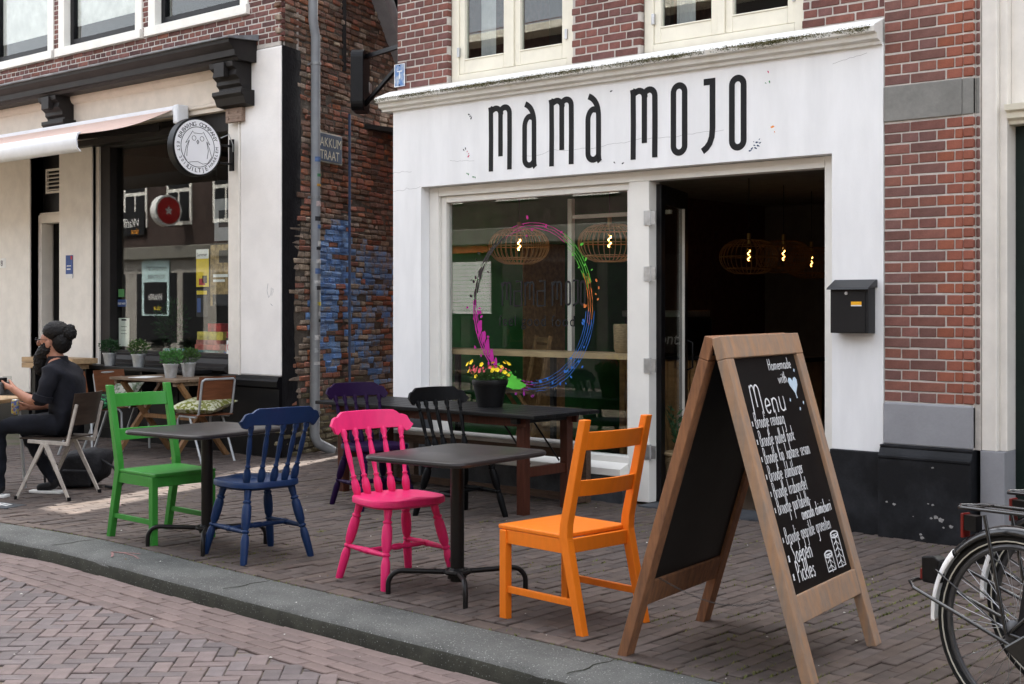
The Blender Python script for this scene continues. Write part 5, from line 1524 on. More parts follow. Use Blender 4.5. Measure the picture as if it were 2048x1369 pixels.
# ---------------------------------------------------------------- blue and white house plate with a T
t = thing('fire_plate', 'small weathered blue plate with a white T on the brick corner', 'plate', (-8.55, 8.247, 3.52))
MB().box(-.065, .065, -.008, -.001, -.10, .10).build('plate', M('worn_blue_enamel', (0.10, 0.20, 0.42), 0.5, col2=(0.42, 0.46, 0.50), vscale=14, ramp=(.45, .62)), t, bevel=0.003)
mb = MB()
for p in ([(-.062, -.097), (.062, -.097), (.062, .097), (-.062, .097)],): mb.ribbon(p, .008, (0, -.008, 0), (1, 0, 0), (0, 0, 1), (0, -1, 0), closed=True)
mb.ribbon([(-.03, .035), (.03, .035)], .008, (0, -.008, 0), (1, 0, 0), (0, 0, 1), (0, -1, 0)); mb.ribbon([(0, .035), (0, -.03)], .008, (0, -.008, 0), (1, 0, 0), (0, 0, 1), (0, -1, 0), lift=.0003)
mb.build('lettering', m_wht, t)
for z in (-.085, .085):
    mb = MB(); mb.tube([(0, -.008, z), (0, -.012, z)], .006, 8); mb.build('screw', m_black, t)

# ---------------------------------------------------------------- things on the alley wall
def wall_frame(s, z, d=0.0):
    return wp(s, z, d)
t = thing('drain_pipe', 'grey zinc drainpipe covered in stickers at the alley corner', 'pipe', wp(0.47, 0, 0.06))
def lw(s, z, d): return WD * s + WN * d + Vector((0, 0, z))
mb = MB(); mb.tube([lw(-.02, 4.62, .03), lw(-.02, 4.38, .03), lw(.03, 4.22, .03), lw(.03, 1.2, .03)], .048, 16); mb.build('upper_pipe', M('grey_pvc', (0.33, 0.35, 0.37), 0.45, var=0.12, vscale=3), t, smooth=True)
mb = MB(); mb.tube([lw(.03, 1.95, .03), lw(.01, .18, .03), lw(.03, .11, .06), lw(.16, .02, .16)], .0515, 16); mb.build('lower_pipe', m_zinc, t, smooth=True)
for z in (3.95, 2.6, 1.18, .42):
    mb = MB(); mb.tube([lw(.03, z - .012, .03), lw(.03, z + .012, .03)], .056, 16); mb.bar(lw(.03, z, .0), lw(.03, z, -.09), .02, .02); mb.build('bracket', m_zinc, t)
r2 = random.Random(21)
stk = [(2.98, .05, 'b'), (2.82, .03, 'g'), (2.72, .025, 'o'), (2.53, .05, 'r'), (2.38, .045, 'k'), (2.30, .04, 'b'), (2.13, .05, 'w'), (2.08, .03, 'k'), (1.95, .04, 'w'), (1.85, .055, 'b'), (1.74, .03, 'w'), (1.68, .04, 'k'), (1.52, .035, 'y'), (1.42, .04, 'w'), (1.35, .03, 'k'), (1.18, .05, 'w'), (1.05, .045, 'g2'), (.92, .03, 'w')]
SC = dict(b=(0.12, 0.2, 0.4), g=(0.1, 0.3, 0.15), o=(0.55, 0.3, 0.05), r=(0.62, 0.5, 0.48), k=(0.04, 0.04, 0.045), w=(0.62, 0.62, 0.6), y=(0.65, 0.55, 0.05), g2=(0.4, 0.42, 0.42))
SM = {k: M('sticker_' + k, c, 0.6, var=0.3, vscale=40) for k, c in SC.items()}
for z, hh, k in stk:
    mb = MB()
    ctr = lw(.03 if z > 1.3 else .02, z, .03)
    a0 = r2.uniform(-75, -25)
    V, F = [], []
    for i in range(7):
        a = R(a0 + i * 13)
        d = (WN * math.cos(a) + WD * math.sin(a)) * .0535
        V += [ctr + d + Vector((0, 0, -hh / 2)), ctr + d + Vector((0, 0, hh / 2))]
    F = [(2 * i, 2 * i + 2, 2 * i + 3, 2 * i + 1) for i in range(6)]
    mb.add(V, F); mb.build('sticker', SM[k], t)
t = thing('street_sign', 'old dark blue street name plate with cream letters on the alley wall', 'street sign', wp(0.93, 2.98, .02))
def pl(name, mat, s0, s1, z0, z1, d0, d1):
    mb = MB(); mb.add([lw(s0, z0, d0), lw(s1, z0, d0), lw(s1, z1, d0), lw(s0, z1, d0), lw(s0, z0, d1), lw(s1, z0, d1), lw(s1, z1, d1), lw(s0, z1, d1)], [(0, 1, 2, 3), (7, 6, 5, 4), (0, 4, 5, 1), (1, 5, 6, 2), (2, 6, 7, 3), (3, 7, 4, 0)]); return mb.build(name, mat, t, bevel=.003)
pl('border', M('cream_enamel', (0.45, 0.43, 0.36), 0.5, var=.15), -.36, .21, 0, .31, 0, .02)
pl('plate', M('navy_enamel', (0.025, 0.055, 0.12), 0.45, var=.3), -.345, .195, .014, .296, .0201, .024)
mb = MB()
put_text(mb, 'BAKKUMMER'[:6], .135, lw(-.335, .165, .0245), WD, (0, 0, 1), WN, width=.95, spacing=1.02)
put_text(mb, 'STRAAT', .135, lw(-.315, .035, .0245), WD, (0, 0, 1), WN, width=.92, spacing=1.02)
mb.build('lettering', M('cream_letters', (0.75, 0.72, 0.58), 0.6), t)
t = thing('conduit', 'thin metal conduit running down the alley wall below the lamp box', 'conduit', wp(1.32, 0.6, .03))
mb = MB(); mb.tube([lw(0, 0, 0), lw(0, 2.95, 0)], .014, 8); mb.build('tube', M('painted_conduit', (0.13, 0.15, 0.18), 0.5, col2=(0.05, 0.10, 0.25), vscale=2), t)
t = thing('projecting_sign', 'black rounded sign box seen edge on, bracketed over the alley from the cafe corner', 'sign', (-9.62, 8.75, 3.35))
def rr(w, h, r_): return arc(w - r_, h - r_, r_, 0, 90, 5) + arc(-w + r_, h - r_, r_, 90, 180, 5) + arc(-w + r_, -h + r_, r_, 180, 270, 5) + arc(w - r_, -h + r_, r_, 270, 360, 5)
mb = MB(); mb.prism(rr(.20, .29, .08), (0, .0, .29), (-.62, .785, 0), (0, 0, 1), (.785, .62, 0), -.06, .06); mb.build('sign_box', m_black, t, bevel=.006)
mb = MB(); mb.prism(rr(.07, .05, .005), (.02, .11, .24), (-.62, .785, 0), (0, 0, 1), (.785, .62, 0), -.0, .004); mb.build('sticker', m_wht, t)
mb = MB(); mb.bar((.05, 0, .52), (1.03, -.30, .50), .035, .04); mb.build('bracket_arm', m_black, t); mb = MB(); mb.bar((.05, 0, .06), (1.03, -.30, .44), .03, .035); mb.build('bracket_arm', m_black, t)
MB().box(1.03, 1.05, -.36, -.24, .36, .58).build('wall_plate', m_black, t)

# ---------------------------------------------------------------- round pub sign
t = thing('round_sign', 'round white sign with black ring lettering and an owl outline, on the pub corner', 'sign', (-11.2, 7.98, 3.07))
mb = MB(); mb.tube([(-.05, 0, 0), (-.043, 0, 0), (.043, 0, 0), (.05, 0, 0)], [.284, .29, .29, .284], 48); mb.build('rim', m_black, t, smooth=True, ang=30)
m_signw = M('sign_white', (0.80, 0.80, 0.82), 0.45, var=.02)
for sg in (-1, 1):
    mb = MB(); mb.tube([(.0505 * sg, 0, 0), (.053 * sg, 0, 0)], .270, 48); mb.build('face', m_signw, t)
fo = Vector((.0532, 0, 0)); fu = Vector((0, 1, 0)); fv = Vector((0, 0, 1)); fn = Vector((1, 0, 0))
mb = MB()
mb.ribbon(arc(0, 0, .198, 0, 355, 48), .006, fo, fu, fv, fn, closed=True)
def around(s, r_, a_mid, size, step, inward=False, bold=1.0):
    n = len(s)
    for i, ch in enumerate(s):
        if ch == ' ': continue
        a = a_mid + (-(i - (n - 1) / 2) * step if not inward else (i - (n - 1) / 2) * step)
        ra = R(a)
        c = fo + fu * (r_ * math.cos(ra)) + fv * (r_ * math.sin(ra))
        if not inward: ux = fu * math.sin(ra) - fv * math.cos(ra); uy = fu * math.cos(ra) + fv * math.sin(ra)
        else: ux = -fu * math.sin(ra) + fv * math.cos(ra); uy = -fu * math.cos(ra) - fv * math.sin(ra)
        put_text(mb, ch, size, c - uy * size * .35, ux, uy, fn, align='CENTER', width=bold, extrude=.0012)
around('BREWING COMPANY', .229, 90, .058, 9.6, bold=1.1)
around('UILTJE', .229, 270, .060, 10.5, True, 1.15); around('EST 2012', .229, 205, .045, 9.0, True); around('HAARLEM', .229, 335, .045, 8.5, True)
mb.build('lettering', m_letter, t)
mb = MB()
def ol(p, w=.0045, cl=False): mb.ribbon(p, w, fo, fu, fv, fn, closed=cl, lift=.0002)
ol([(-.16, -.10), (-.135, .0), (-.10, .06), (-.145, .03), (-.06, .155), (-.045, .135), (.05, .135), (.065, .155), (.145, .03), (.105, .06), (.14, -.01), (.165, -.09), (.12, -.15), (.06, -.165), (0, -.145), (-.06, -.15), (-.12, -.16)], .0045, True)
ol(arc(-.045, .085, .023, 0, 350, 16), .004, True); ol(arc(.05, .085, .023, 0, 350, 16), .004, True)
ol([(.0, .07), (.012, .05), (0, .03), (-.012, .05)], .008, True); ol([(-.10, .06), (-.125, -.02), (-.13, -.10)]); ol([(.105, .06), (.125, -.03), (.11, -.11)])
mb.build('owl_outline', m_letter, t)
mb = MB(); mb.tube([(0, .30, .05), (0, .46, .05)], .012, 8); mb.tube([(0, .30, -.13), (0, .46, -.13)], .012, 8); mb.box(-.03, .03, .44, .462, -.2, .12); mb.build('bracket', m_black, t)
mb = MB(); mb.tube([(.02, .3, .12), (.05, .38, .16), (.06, .42, .06), (.02, .45, -.02)], .006, 6); mb.build('cable', m_zinc, t)

# ---------------------------------------------------------------- awning
t = thing('awning', 'pink beige retractable awning with white front bar over the pub entrance', 'awning', (-12.0, 8.45, 3.3))
m_alu = M('white_aluminium', (0.72, 0.73, 0.75), 0.35, 0.0, var=.04)
m_canvas = M('beige_canvas', (0.62, 0.45, 0.38), 0.85, var=.05, vscale=3)
MB().box(-7, 0.03, -.16, -.05, .20, .30).build('cassette', m_alu, t, bevel=.02)
MB().box(0.031, .115, -.20, -.05, .10, .30).build('end_bracket', m_alu, t, bevel=.02)
V, F = [], []
n = 16
for i in range(n + 1):
    u = i / n
    y = -.15 - 1.10 * u; z = .26 - .36 * u - .03 * math.sin(u * math.pi)
    V += [(-7, y, z), (-.02 - .012 * math.sin(u * 9), y, z - .02 * math.sin(u * math.pi))]
F = [(2 * i, 2 * i + 1, 2 * i + 3, 2 * i + 2) for i in range(n)]
mb = MB(); mb.add(V, F); mb.build('canvas', m_canvas, t, smooth=True)
mb = MB(); mb.prism([(-1.25, -.08), (-1.285, -.10), (-1.30, -.16), (-1.29, -.24), (-1.25, -.275), (-1.235, -.275), (-1.275, -.235), (-1.283, -.16), (-1.27, -.11), (-1.24, -.092)], (0, 0, 0), (0, 1, 0), (0, 0, 1), (1, 0, 0), -7, 0); mb.build('front_bar', m_alu, t, smooth=True, ang=50)
MB().box(-6.9, -.05, -.10, .05, .02, .09).build('support_beam', m_darkbrown, t)
for x in (-.35, -5): 
    mb = MB(); mb.bar((x, -.1, .10), (x - .7, -.7, .0), .05, .06); mb.bar((x - .7, -.7, .0), (x - .1, -1.22, -.14), .04, .05); mb.build('folding_arm', m_darkbrown, t)

# ---------------------------------------------------------------- pendant lamps inside the cafe
m_bamboo = M('bamboo', (0.52, 0.36, 0.18), 0.6, var=.25, vscale=20)
m_fil = emit_mat('filament', 'ffb35a', 3)
m_bulb = glass_mat('bulb_glass', (1, .93, .8), 1.3)
m_bamboo_dim = M('dimmed_bamboo', (0.16, 0.085, 0.03), 0.6, var=.25, vscale=20)  # bamboo colour darkened so the lamps beyond the doorway look dimmer
m_filw = emit_mat('window_filament', 'ffb35a', 9)
def lamp(label, loc, r_=0.275, shade=None):
    t = thing('pendant_lamp', label, 'lamp', loc, 0, 'bamboo pendant lamps in the cafe')
    mb = MB()
    prof = lambda a: (r_ * math.cos(a) ** .75 if math.cos(a) > 0 else 0, .17 * math.sin(a))
    for k in range(34):
        an = 2 * math.pi * k / 34
        pts = []
        for q in range(-5, 6):
            a = R(q * 13.4)
            rr_, zz = prof(a)
            pts.append((rr_ * math.cos(an), rr_ * math.sin(an), zz))
        mb.tube(pts, .0035, 5)
    for a in (-67, -40, 0, 40, 67):
        rr_, zz = prof(R(a))
        mb.tube([(rr_ * math.cos(R(q * 15)), rr_ * math.sin(R(q * 15)), zz) for q in range(24)], .005, 5, closed=True)
    mb.build('shade', shade or m_bamboo, t)
    mb = MB(); mb.tube([(0, 0, .12), (0, 0, .22)], .02, 10); mb.build('socket', M('brass', (0.4, 0.28, 0.1), 0.35, 0.8), t, smooth=True)
    mb = MB(); mb.tube([(0, 0, .22), (0, 0, 2.70 - loc[2])], .004, 6); mb.build('cord', m_black, t)
    mb = MB(); mb.lathe([(.012, .12), (.02, .09), (.045, .05), (.052, .0), (.042, -.04), (.01, -.06)], 16); mb.build('bulb', m_bulb, t, smooth=True)
    mb = MB(); mb.tube([(.012 * math.cos(q * .9), .012 * math.sin(q * .9), .06 - q * .0075) for q in range(14)], .0042, 5); mb.build('filament', m_fil if shade else m_filw, t)
lamp('bamboo pendant lamp behind the left half of the cafe window', (-8.04, 9.25, 2.04)) 
lamp('bamboo pendant lamp beside the white mullion of the cafe window', (-7.05, 9.3, 2.04))
lamp('nearest of the three pendant lamps glowing beyond the open doorway', (-6.70, 11.0, 1.96), shade=m_bamboo_dim)
lamp('middle of the three pendant lamps glowing beyond the open doorway', (-6.85, 11.9, 1.99), shade=m_bamboo_dim)
lamp('farthest of the three pendant lamps glowing beyond the open doorway', (-6.98, 12.7, 1.95), shade=m_bamboo_dim)
# window ledge counter, back bar, stools, folding chair
t = thing('window_counter', 'pale wooden counter board running along inside the cafe window', 'counter', (-7.2, 8.62, 1.08))
MB().box(-1.2, 1.05, -.17, .17, 0, .045).build('board', M('pale_plywood', (0.45, 0.32, 0.18), 0.5, var=.15, vscale=4, stretch=(1, 6, 6)), t, bevel=.003)
for x in (-1.1, 0, .95): MB().box(x - .02, x + .02, .08, .12, -1.068, -.001).build('leg', m_black, t)
t = thing('bar_counter', 'wooden slatted bar counter inside the cafe with a black top', 'counter', (-6.9, 10.9, 0.012))
for k in range(22): MB().box(-1.0 + k * .083, -1.0 + k * .083 + .06, -.32, -.30, .02, .98).build('slat', m_inwood, t)
MB().box(-1.0, .85, -.299, .3, 0, .98).build('body', M('bar_wood', (0.22, 0.12, 0.05), 0.6, var=.2), t); MB().box(-1.04, .9, -.36, .34, .981, 1.02).build('top', m_black, t)
for lab, lx, ly in (('round wooden bar stool inside, nearer the doorway', -6.72, 10.25), ('round wooden bar stool inside, further from the doorway', -7.35, 10.3)):
    t = thing('bar_stool', lab, 'stool', (lx, ly, .012), 0, 'bar stools in the cafe')
    mb = MB(); mb.lathe([(.15, .66), (.17, .665), (.17, .69), (.16, .70)], 24); mb.build('seat', m_inwood, t, smooth=True, ang=30)
    for k in range(4):
        a = R(45 + 90 * k); mb = MB(); mb.tube([(.11 * math.cos(a), .11 * math.sin(a), .66), (.2 * math.cos(a), .2 * math.sin(a), 0)], .011, 8); mb.build('leg', m_black, t)
t = thing('folding_chair', 'slatted wooden folding chair inside behind the cafe window counter', 'chair', (-7.75, 9.25, .012), R(150))
for z in (1.02, 1.09, 1.16): MB().box(-.17, .17, -.01, .01, z, z + .045).build('back_slat', m_inwood, t)
for sx in (-.18, .18):
    mb = MB(); mb.bar((sx, 0, 1.22), (sx, .25, 0), .025, .03); mb.build('leg', m_inwood, t); mb = MB(); mb.bar((sx * .85, .3, .72), (sx * .85, -.2, 0), .025, .03); mb.build('leg', m_inwood, t)
for k in range(4): MB().box(-.16, .16, .02 + k * .08, .08 + k * .08, .72, .74).build('seat_slat', m_inwood, t)
t = thing('coffee_machine', 'black espresso machine with pale lettering on the bar behind the cafe window', 'coffee machine', (-7.55, 10.9, 1.034))
MB().box(-.35, .35, -.25, .25, 0, .36).build('body', m_black, t, bevel=.02); MB().box(-.36, .36, -.27, .2, .361, .42).build('cup_rail', m_steel, t, bevel=.006)
mb = MB(); put_text(mb, 'Conti', .16, (-.05, -.252, .1), (1, 0, 0), (0, 0, 1), (0, -1, 0), shear=.2); mb.build('lettering', m_wht, t)
t = thing('rush_basket', 'straw basket standing on the counter beside the white mullion', 'basket', (-6.40, 8.64, 1.125))
mb = MB(); mb.lathe([(.07, 0), (.085, .03), (.09, .22), (.085, .23), (.08, .2), (.01, .02)], 20); mb.build('basket', m_wicker, t, smooth=True)
# ---------------------------------------------------------------- pub terrace: school chairs, table, pots
m_ply = M('brown_plywood', (0.16, 0.060, 0.028), 0.45, var=.25, vscale=5, stretch=(1, 1, 6))
m_plydk = M('dark_plywood', (0.035, 0.024, 0.018), 0.45, var=.25, vscale=5, stretch=(1, 1, 6))
m_tube = M('grey_tube', (0.42, 0.44, 0.45), 0.35, 0.3, var=.1)
m_putty = M('putty_steel', (0.42, 0.38, 0.34), 0.45, var=.15, vscale=20)
def school_chair(label, loc, rz):
    t = thing('school_chair', label, 'chair', loc, rz, 'school chairs on the pub terrace')
    for sx in (-1, 1):
        x = sx * .185
        mb = MB(); mb.tube([(x, .20, 0), (x, .185, .40), (x, .15, .435), (x, -.12, .435), (x, -.17, .47), (x, -.225, .78)], .0115, 10); mb.build('side_tube', m_tube, t, smooth=True)
        mb = MB(); mb.tube([(x, -.02, .425), (x, -.22, 0)], .0115, 10); mb.build('rear_leg', m_tube, t, smooth=True)
    mb = MB(); mb.tube([(-.185, -.225, .78), (-.16, -.235, .80), (.16, -.235, .80), (.185, -.225, .78)], .0115, 8); mb.build('top_tube', m_tube, t, smooth=True)
    mb = MB()
    n = 10
    V, F = [], []
    for i in range(n + 1):
        u = -1 + 2 * i / n
        y = -.205 - .03 * (1 - u * u)
        for d in (0, -.009):
            V += [(u * .205, y + d + .045, .60), (u * .205, y + d - .0, .825)]
    for i in range(n):
        a = 4 * i
        F += [(a, a + 4, a + 5, a + 1), (a + 3, a + 7, a + 6, a + 2), (a + 1, a + 5, a + 7, a + 3), (a + 2, a + 6, a + 4, a)]
    F += [(0, 1, 3, 2), (4 * n + 2, 4 * n + 3, 4 * n + 1, 4 * n)]
    mb.add(V, F); mb.build('backrest', m_ply, t, smooth=True, ang=50)
    MB().box(-.20, .20, -.18, .20, .447, .458).build('seat', m_ply, t, bevel=.004)
    return t
school_chair('brown plywood school chair seen from behind, holding a leaf print cushion', (-10.86, 7.86, 0), R(88))
school_chair('brown plywood school chair left of the terrace table, nearer the street', (-12.22, 7.42, 0), R(-70))
school_chair('brown plywood school chair left of the terrace table, nearer the pub window', (-12.38, 7.92, 0), R(-80))
def cushion(label, loc, rz, c1, c2, tilt=0.1, w=.23):
    n = 14
    V, F = [], []
    for s_ in (1, -1):
        for i in range(n + 1):
            for j in range(n + 1):
                u, v = -1 + 2 * i / n, -1 + 2 * j / n
                h = .062 * ((1 - u ** 4) * (1 - v ** 4)) ** .6
                k = 1 - .10 * (1 - u * u) * abs(v) - .10 * (1 - v * v) * abs(u)
                V.append((u * w * k, v * w * k, s_ * (h + .002)))
    N = (n + 1) ** 2
    for s_ in (0, 1):
        for i in range(n):
            for j in range(n):
                a = s_ * N + i * (n + 1) + j
                F.append((a, a + n + 1, a + n + 2, a + 1))
    mb = MB(); mb.add(V, F)
    m = M('print_cushion', c1, 0.9, col2=c2, vscale=22, ramp=(.47, .53))
    o = mb.build('cushion', m, None, smooth=True, ang=70)
    o.location = loc; o.rotation_euler = (tilt, 0, rz)
    return tag(o, label, 'cushion', 'cushions on the school chairs')
cushion('green and white leaf print cushion on the chair seen from behind', (-10.90, 7.86, .535), R(25), (0.16, 0.17, 0.035), (0.50, 0.50, 0.36), .12, .25)
cushion('black and green cushion on the school chair nearer the street', (-12.12, 7.46, .53), R(15), (0.02, 0.02, 0.02), (0.05, 0.30, 0.12), .1, .2)
cushion('pale print cushion leaning on the school chair nearer the pub window', (-12.36, 7.94, .60), R(10), (0.40, 0.40, 0.34), (0.12, 0.16, 0.10), .9, .2)
m_oldwood = M('old_table_wood', (0.13, 0.085, 0.055), 0.65, col2=(0.22, 0.16, 0.11), vscale=5, stretch=(1, 8, 8), bump=.3, bscale=30)
m_xleg = M('pine_leg', (0.24, 0.13, 0.06), 0.6, var=.2, vscale=6, stretch=(8, 8, 1))
t = thing('terrace_table', 'old wooden folding table with crossed legs under the pub window', 'table', (-11.55, 7.95, 0), R(4))
for k in range(5): MB().box(-.55, .5, -.34 + k * .137, -.34 + k * .137 + .133, .755, .782).build('plank', m_oldwood, t, bevel=.003)
for x in (-.46, .42):
    mb = MB(); mb.bar((x, -.32, 0), (x, .28, .74), .045, .045); mb.build('leg', m_xleg, t); mb = MB(); mb.bar((x + .046, .32, 0), (x + .046, -.28, .74), .045, .045); mb.build('leg', m_xleg, t)
MB().box(-.43, .40, -.02, .02, .36, .40).build('stretcher', m_xleg, t)
for x in (-.48, .44): MB().box(x - .02, x + .02, -.32, .33, .715, .7545).build('batten', m_oldwood, t)
m_zpot = M('zinc_pot', (0.48, 0.50, 0.51), 0.4, 0.7, var=.2, vscale=14)
def zinc_pot(label, loc, k, leaf, flowers=False, r_=.075, h=.14):
    t = thing('zinc_pot', label, 'flower pot', loc, 0, 'small zinc pots outside the pub')
    mb = MB(); mb.lathe([(r_ * .72, 0), (r_ * .97, h * .9), (r_ * 1.05, h * .92), (r_ * 1.05, h), (r_ * .92, h), (r_ * .9, h * .9), (.005, h * .88)], 20); mb.build('pot', m_zpot, t, smooth=True, ang=40)
    mb = MB(); leaf_cluster(mb, (0, 0, h + .07), .11, .11, .075, 420, .028, .5, k, aspect=.6); mb.build('foliage', leaf, t)
    if flowers:
        mb = MB(); leaf_cluster(mb, (0, 0, h + .09), .12, .12, .075, 90, .014, .6, k + 50, aspect=.9); mb.build('flowers', M('pale_bloom', (0.6, 0.58, 0.40), .7), t)['kind'] = 'stuff'
led = thing('window_ledge', 'black ledge in front of the pub window carrying two zinc pots', 'ledge', (-12.9, 8.28, 0))
MB().box(-.9, 1.4, -.10, .13, .80, .84).build('board', m_black, led, bevel=.004)
for x in (-.7, .4, 1.25): MB().box(x - .02, x + .02, -.06, .12, .5, .7995).build('bracket', m_black, led)
zinc_pot('zinc pot of dark green leaves at the left end of the pub window ledge', (-13.18, 8.27, .84), 1, m_leafb)
zinc_pot('zinc pot of pale flowering plant on the pub window ledge', (-12.62, 8.27, .84), 2, m_leafa, True)
zinc_pot('zinc pot of bright green leaves on the old wooden table', (-11.43, 7.86, .782), 3, m_leafc)
zinc_pot('zinc pot behind the bright green one on the old wooden table', (-11.50, 8.12, .782), 4, m_leafa)
t = thing('wooden_tray', 'stack of pale wooden boards on a trestle beside the pub door', 'boards', (-13.8, 8.05, 0), R(3))
for k in range(2): MB().box(-.55, .45 - .1 * k, -.16, .16, .86 - k * .062, .918 - k * .062).build('board', M('pale_pine', (0.40, 0.27, 0.15), .6, var=.2, vscale=5, stretch=(1, 7, 7)), t, bevel=.003)
for x in (-.4, .25): MB().box(x - .03, x + .03, -.1, .1, 0, .797).build('trestle', m_black, t)
o = MB().box(-.105, .105, -.15, .15, 0, .004).build('menu_sheet', m_wht); o.location = (-11.70, 7.75, .783); o.rotation_euler = (0, 0, .4)
tag(o, 'white menu sheet lying on the old wooden terrace table', 'menu')
# things in the pub window
def flat(name, label, cat, xa, xb, za, zb, y, mat, prints=(), group=None):
    t = thing(name, label, cat, ((xa + xb) / 2, y, za), 0, group)
    MB().box(-(xb - xa) / 2, (xb - xa) / 2, -.002, .002, 0, zb - za).build('sheet', mat, t)
    for (a, b, c, d, m) in prints:
        MB().box(a, b, -.0032, -.0021, c, d).build('print', m, t)
    return t
m_bluep = M('blue_print', (0.05, 0.09, 0.26), .6); m_redp = M('red_print', (0.45, 0.04, 0.05), .6); m_tanp = M('tan_print', (0.30, 0.21, 0.10), .7, var=.5, vscale=16); m_greenp = M('green_print', (0.12, 0.32, 0.12), .6); m_blkp = M('black_print', (0.02, 0.02, 0.025), .6)
flat('leaflet', 'blue leaflet pinned to the white post beside the pub door', 'leaflet', -14.37, -14.22, 1.82, 2.09, 8.435, m_bluep, [(-.075, .075, 0, .05, m_wht), (.03, .07, .22, .26, m_redp), (-.05, .03, .10, .115, m_wht), (-.05, .04, .14, .15, m_wht)])
YG = YP + .158
t = flat('poster', 'yellow beer poster inside the pub window', 'poster', -12.05, -11.83, 1.70, 2.10, YG, m_yel, [(-.11, .11, .30, .4, m_wht), (-.06, .05, .02, .09, m_redp), (.0, .08, .04, .12, m_blkp)])
mb = MB(); put_text(mb, 'Summer', .055, (-.10, -.0035, .325), (1, 0, 0), (0, 0, 1), (0, -1, 0)); mb.build('lettering', m_blkp, t)
flat('poster', 'dark blue poster below the yellow one inside the pub window', 'poster', -12.05, -11.85, 1.38, 1.68, YG, m_blkp, [(-.09, .09, .24, .28, m_yel), (-.08, -.02, .05, .2, m_bluep)])
flat('poster', 'tan and black beer poster inside the pub window beside the post', 'poster', -11.80, -11.40, 1.50, 2.14, YG, m_tanp, [(-.05, .15, .45, .58, m_blkp), (-.15, .1, .30, .33, m_wht), (-.15, .05, .25, .275, m_wht), (-.16, .16, .0, .12, m_blkp)])
flat('poster', 'pale printed sheet high in the pub window beside the post', 'poster', -11.73, -11.40, 2.18, 2.62, YG, M('grey_paper', (0.33, 0.33, 0.34), .7), [(-.09, .09, .14, .32, m_blkp)])
flat('menu_board', 'clipboard with a white menu inside the left of the pub window', 'menu', -13.53, -13.32, .99 + .05, 1.36, YG, M('menu_paper', (0.62, 0.66, 0.60), .7), [(-.05, .05, .29, .31, m_blkp), (-.06, .06, .22, .225, m_blkp), (-.06, .05, .18, .185, m_blkp), (-.06, .06, .14, .145, m_blkp)])
flat('sticker', 'green sticker inside the left edge of the pub window', 'sticker', -13.54, -13.42, 1.60, 1.69, YG, m_greenp)
t = flat('sticker', 'blue wifi sticker below the green one in the pub window', 'sticker', -13.55, -13.38, 1.49, 1.57, YG, m_bluep)
mb = MB(); put_text(mb, 'FREE WIFI', .034, (-.08, -.0035, .022), (1, 0, 0), (0, 0, 1), (0, -1, 0)); mb.build('lettering', m_wht, t)
t = flat('sticker', 'white no smoking sticker low at the right of the pub window', 'sticker', -11.50, -11.39, 1.0, 1.14, YP + .143, m_wht)
mb = MB(); mb.ribbon(arc(0, .07, .04, 0, 350, 20), .01, (0, -.0021, 0), (1, 0, 0), (0, 0, 1), (0, -1, 0), closed=True); mb.ribbon([(-.028, .098), (.028, .042)], .009, (0, -.0021, 0), (1, 0, 0), (0, 0, 1), (0, -1, 0), lift=.0003); mb.build('symbol', m_redp, t)
shelf = thing('display_shelf', 'low shelf inside the pub window stacked with board games', 'shelf', (-12.0, 8.95, 0)); MB().box(-1.5, .62, -.2, .25, .90, .94).build('board', m_black, shelf); MB().box(-1.5, .62, .1, .14, 0, .8995).build('support', m_black, shelf)
GB = [('blue', -11.62, .94, .42, .07, (0.04, 0.10, 0.30)), ('dark red', -11.6, 1.01, .40, .08, (0.35, 0.04, 0.04)), ('black and tan', -11.6, 1.09, .38, .07, (0.10, 0.07, 0.04)), ('crimson', -11.58, 1.16, .40, .06, (0.45, 0.05, 0.06)), ('purple', -11.58, 1.22, .36, .08, (0.13, 0.04, 0.18)), ('light blue', -11.55, 1.30, .30, .10, (0.10, 0.28, 0.5)),
      ('teal patterned', -12.15, .94, .46, .08, (0.12, 0.22, 0.22)), ('red and white', -12.12, 1.02, .48, .06, (0.5, 0.12, 0.10)), ('pale red', -12.1, 1.08, .46, .05, (0.45, 0.16, 0.14)), ('yellow and blue', -12.08, 1.13, .44, .09, (0.55, 0.45, 0.08)), ('small scarlet', -12.0, 1.22, .22, .09, (0.5, 0.04, 0.04)), ('turquoise', -12.72, .94, .46, .08, (0.14, 0.30, 0.32))]
for nm, x, z, w_, h_, c in GB:
    o = MB().box(-w_ / 2, w_ / 2, -.13, .13, .001, h_ - .001).build('game_box', M('box_' + nm.replace(' ', '_'), c, .45, var=.5, vscale=9), bevel=.002)
    o.location = (x, 8.93, z); o.rotation_euler = (0, 0, rng.uniform(-.06, .06))
    tag(o, nm + ' board game box stacked in the pub window', 'game box', 'board games in the pub window')
t = thing('window_plant', 'dark leafy plant standing inside the left of the pub window', 'potted plant', (-13.05, 8.98, .94))
mb = MB(); mb.lathe([(.06, 0), (.08, .14), (.07, .14), (.01, .13)], 16); mb.build('pot', m_black, t, smooth=True); mb = MB(); leaf_cluster(mb, (0, 0, .38), .30, .12, .24, 500, .06, .5, 8, aspect=.3); mb.build('foliage', m_leafb, t)
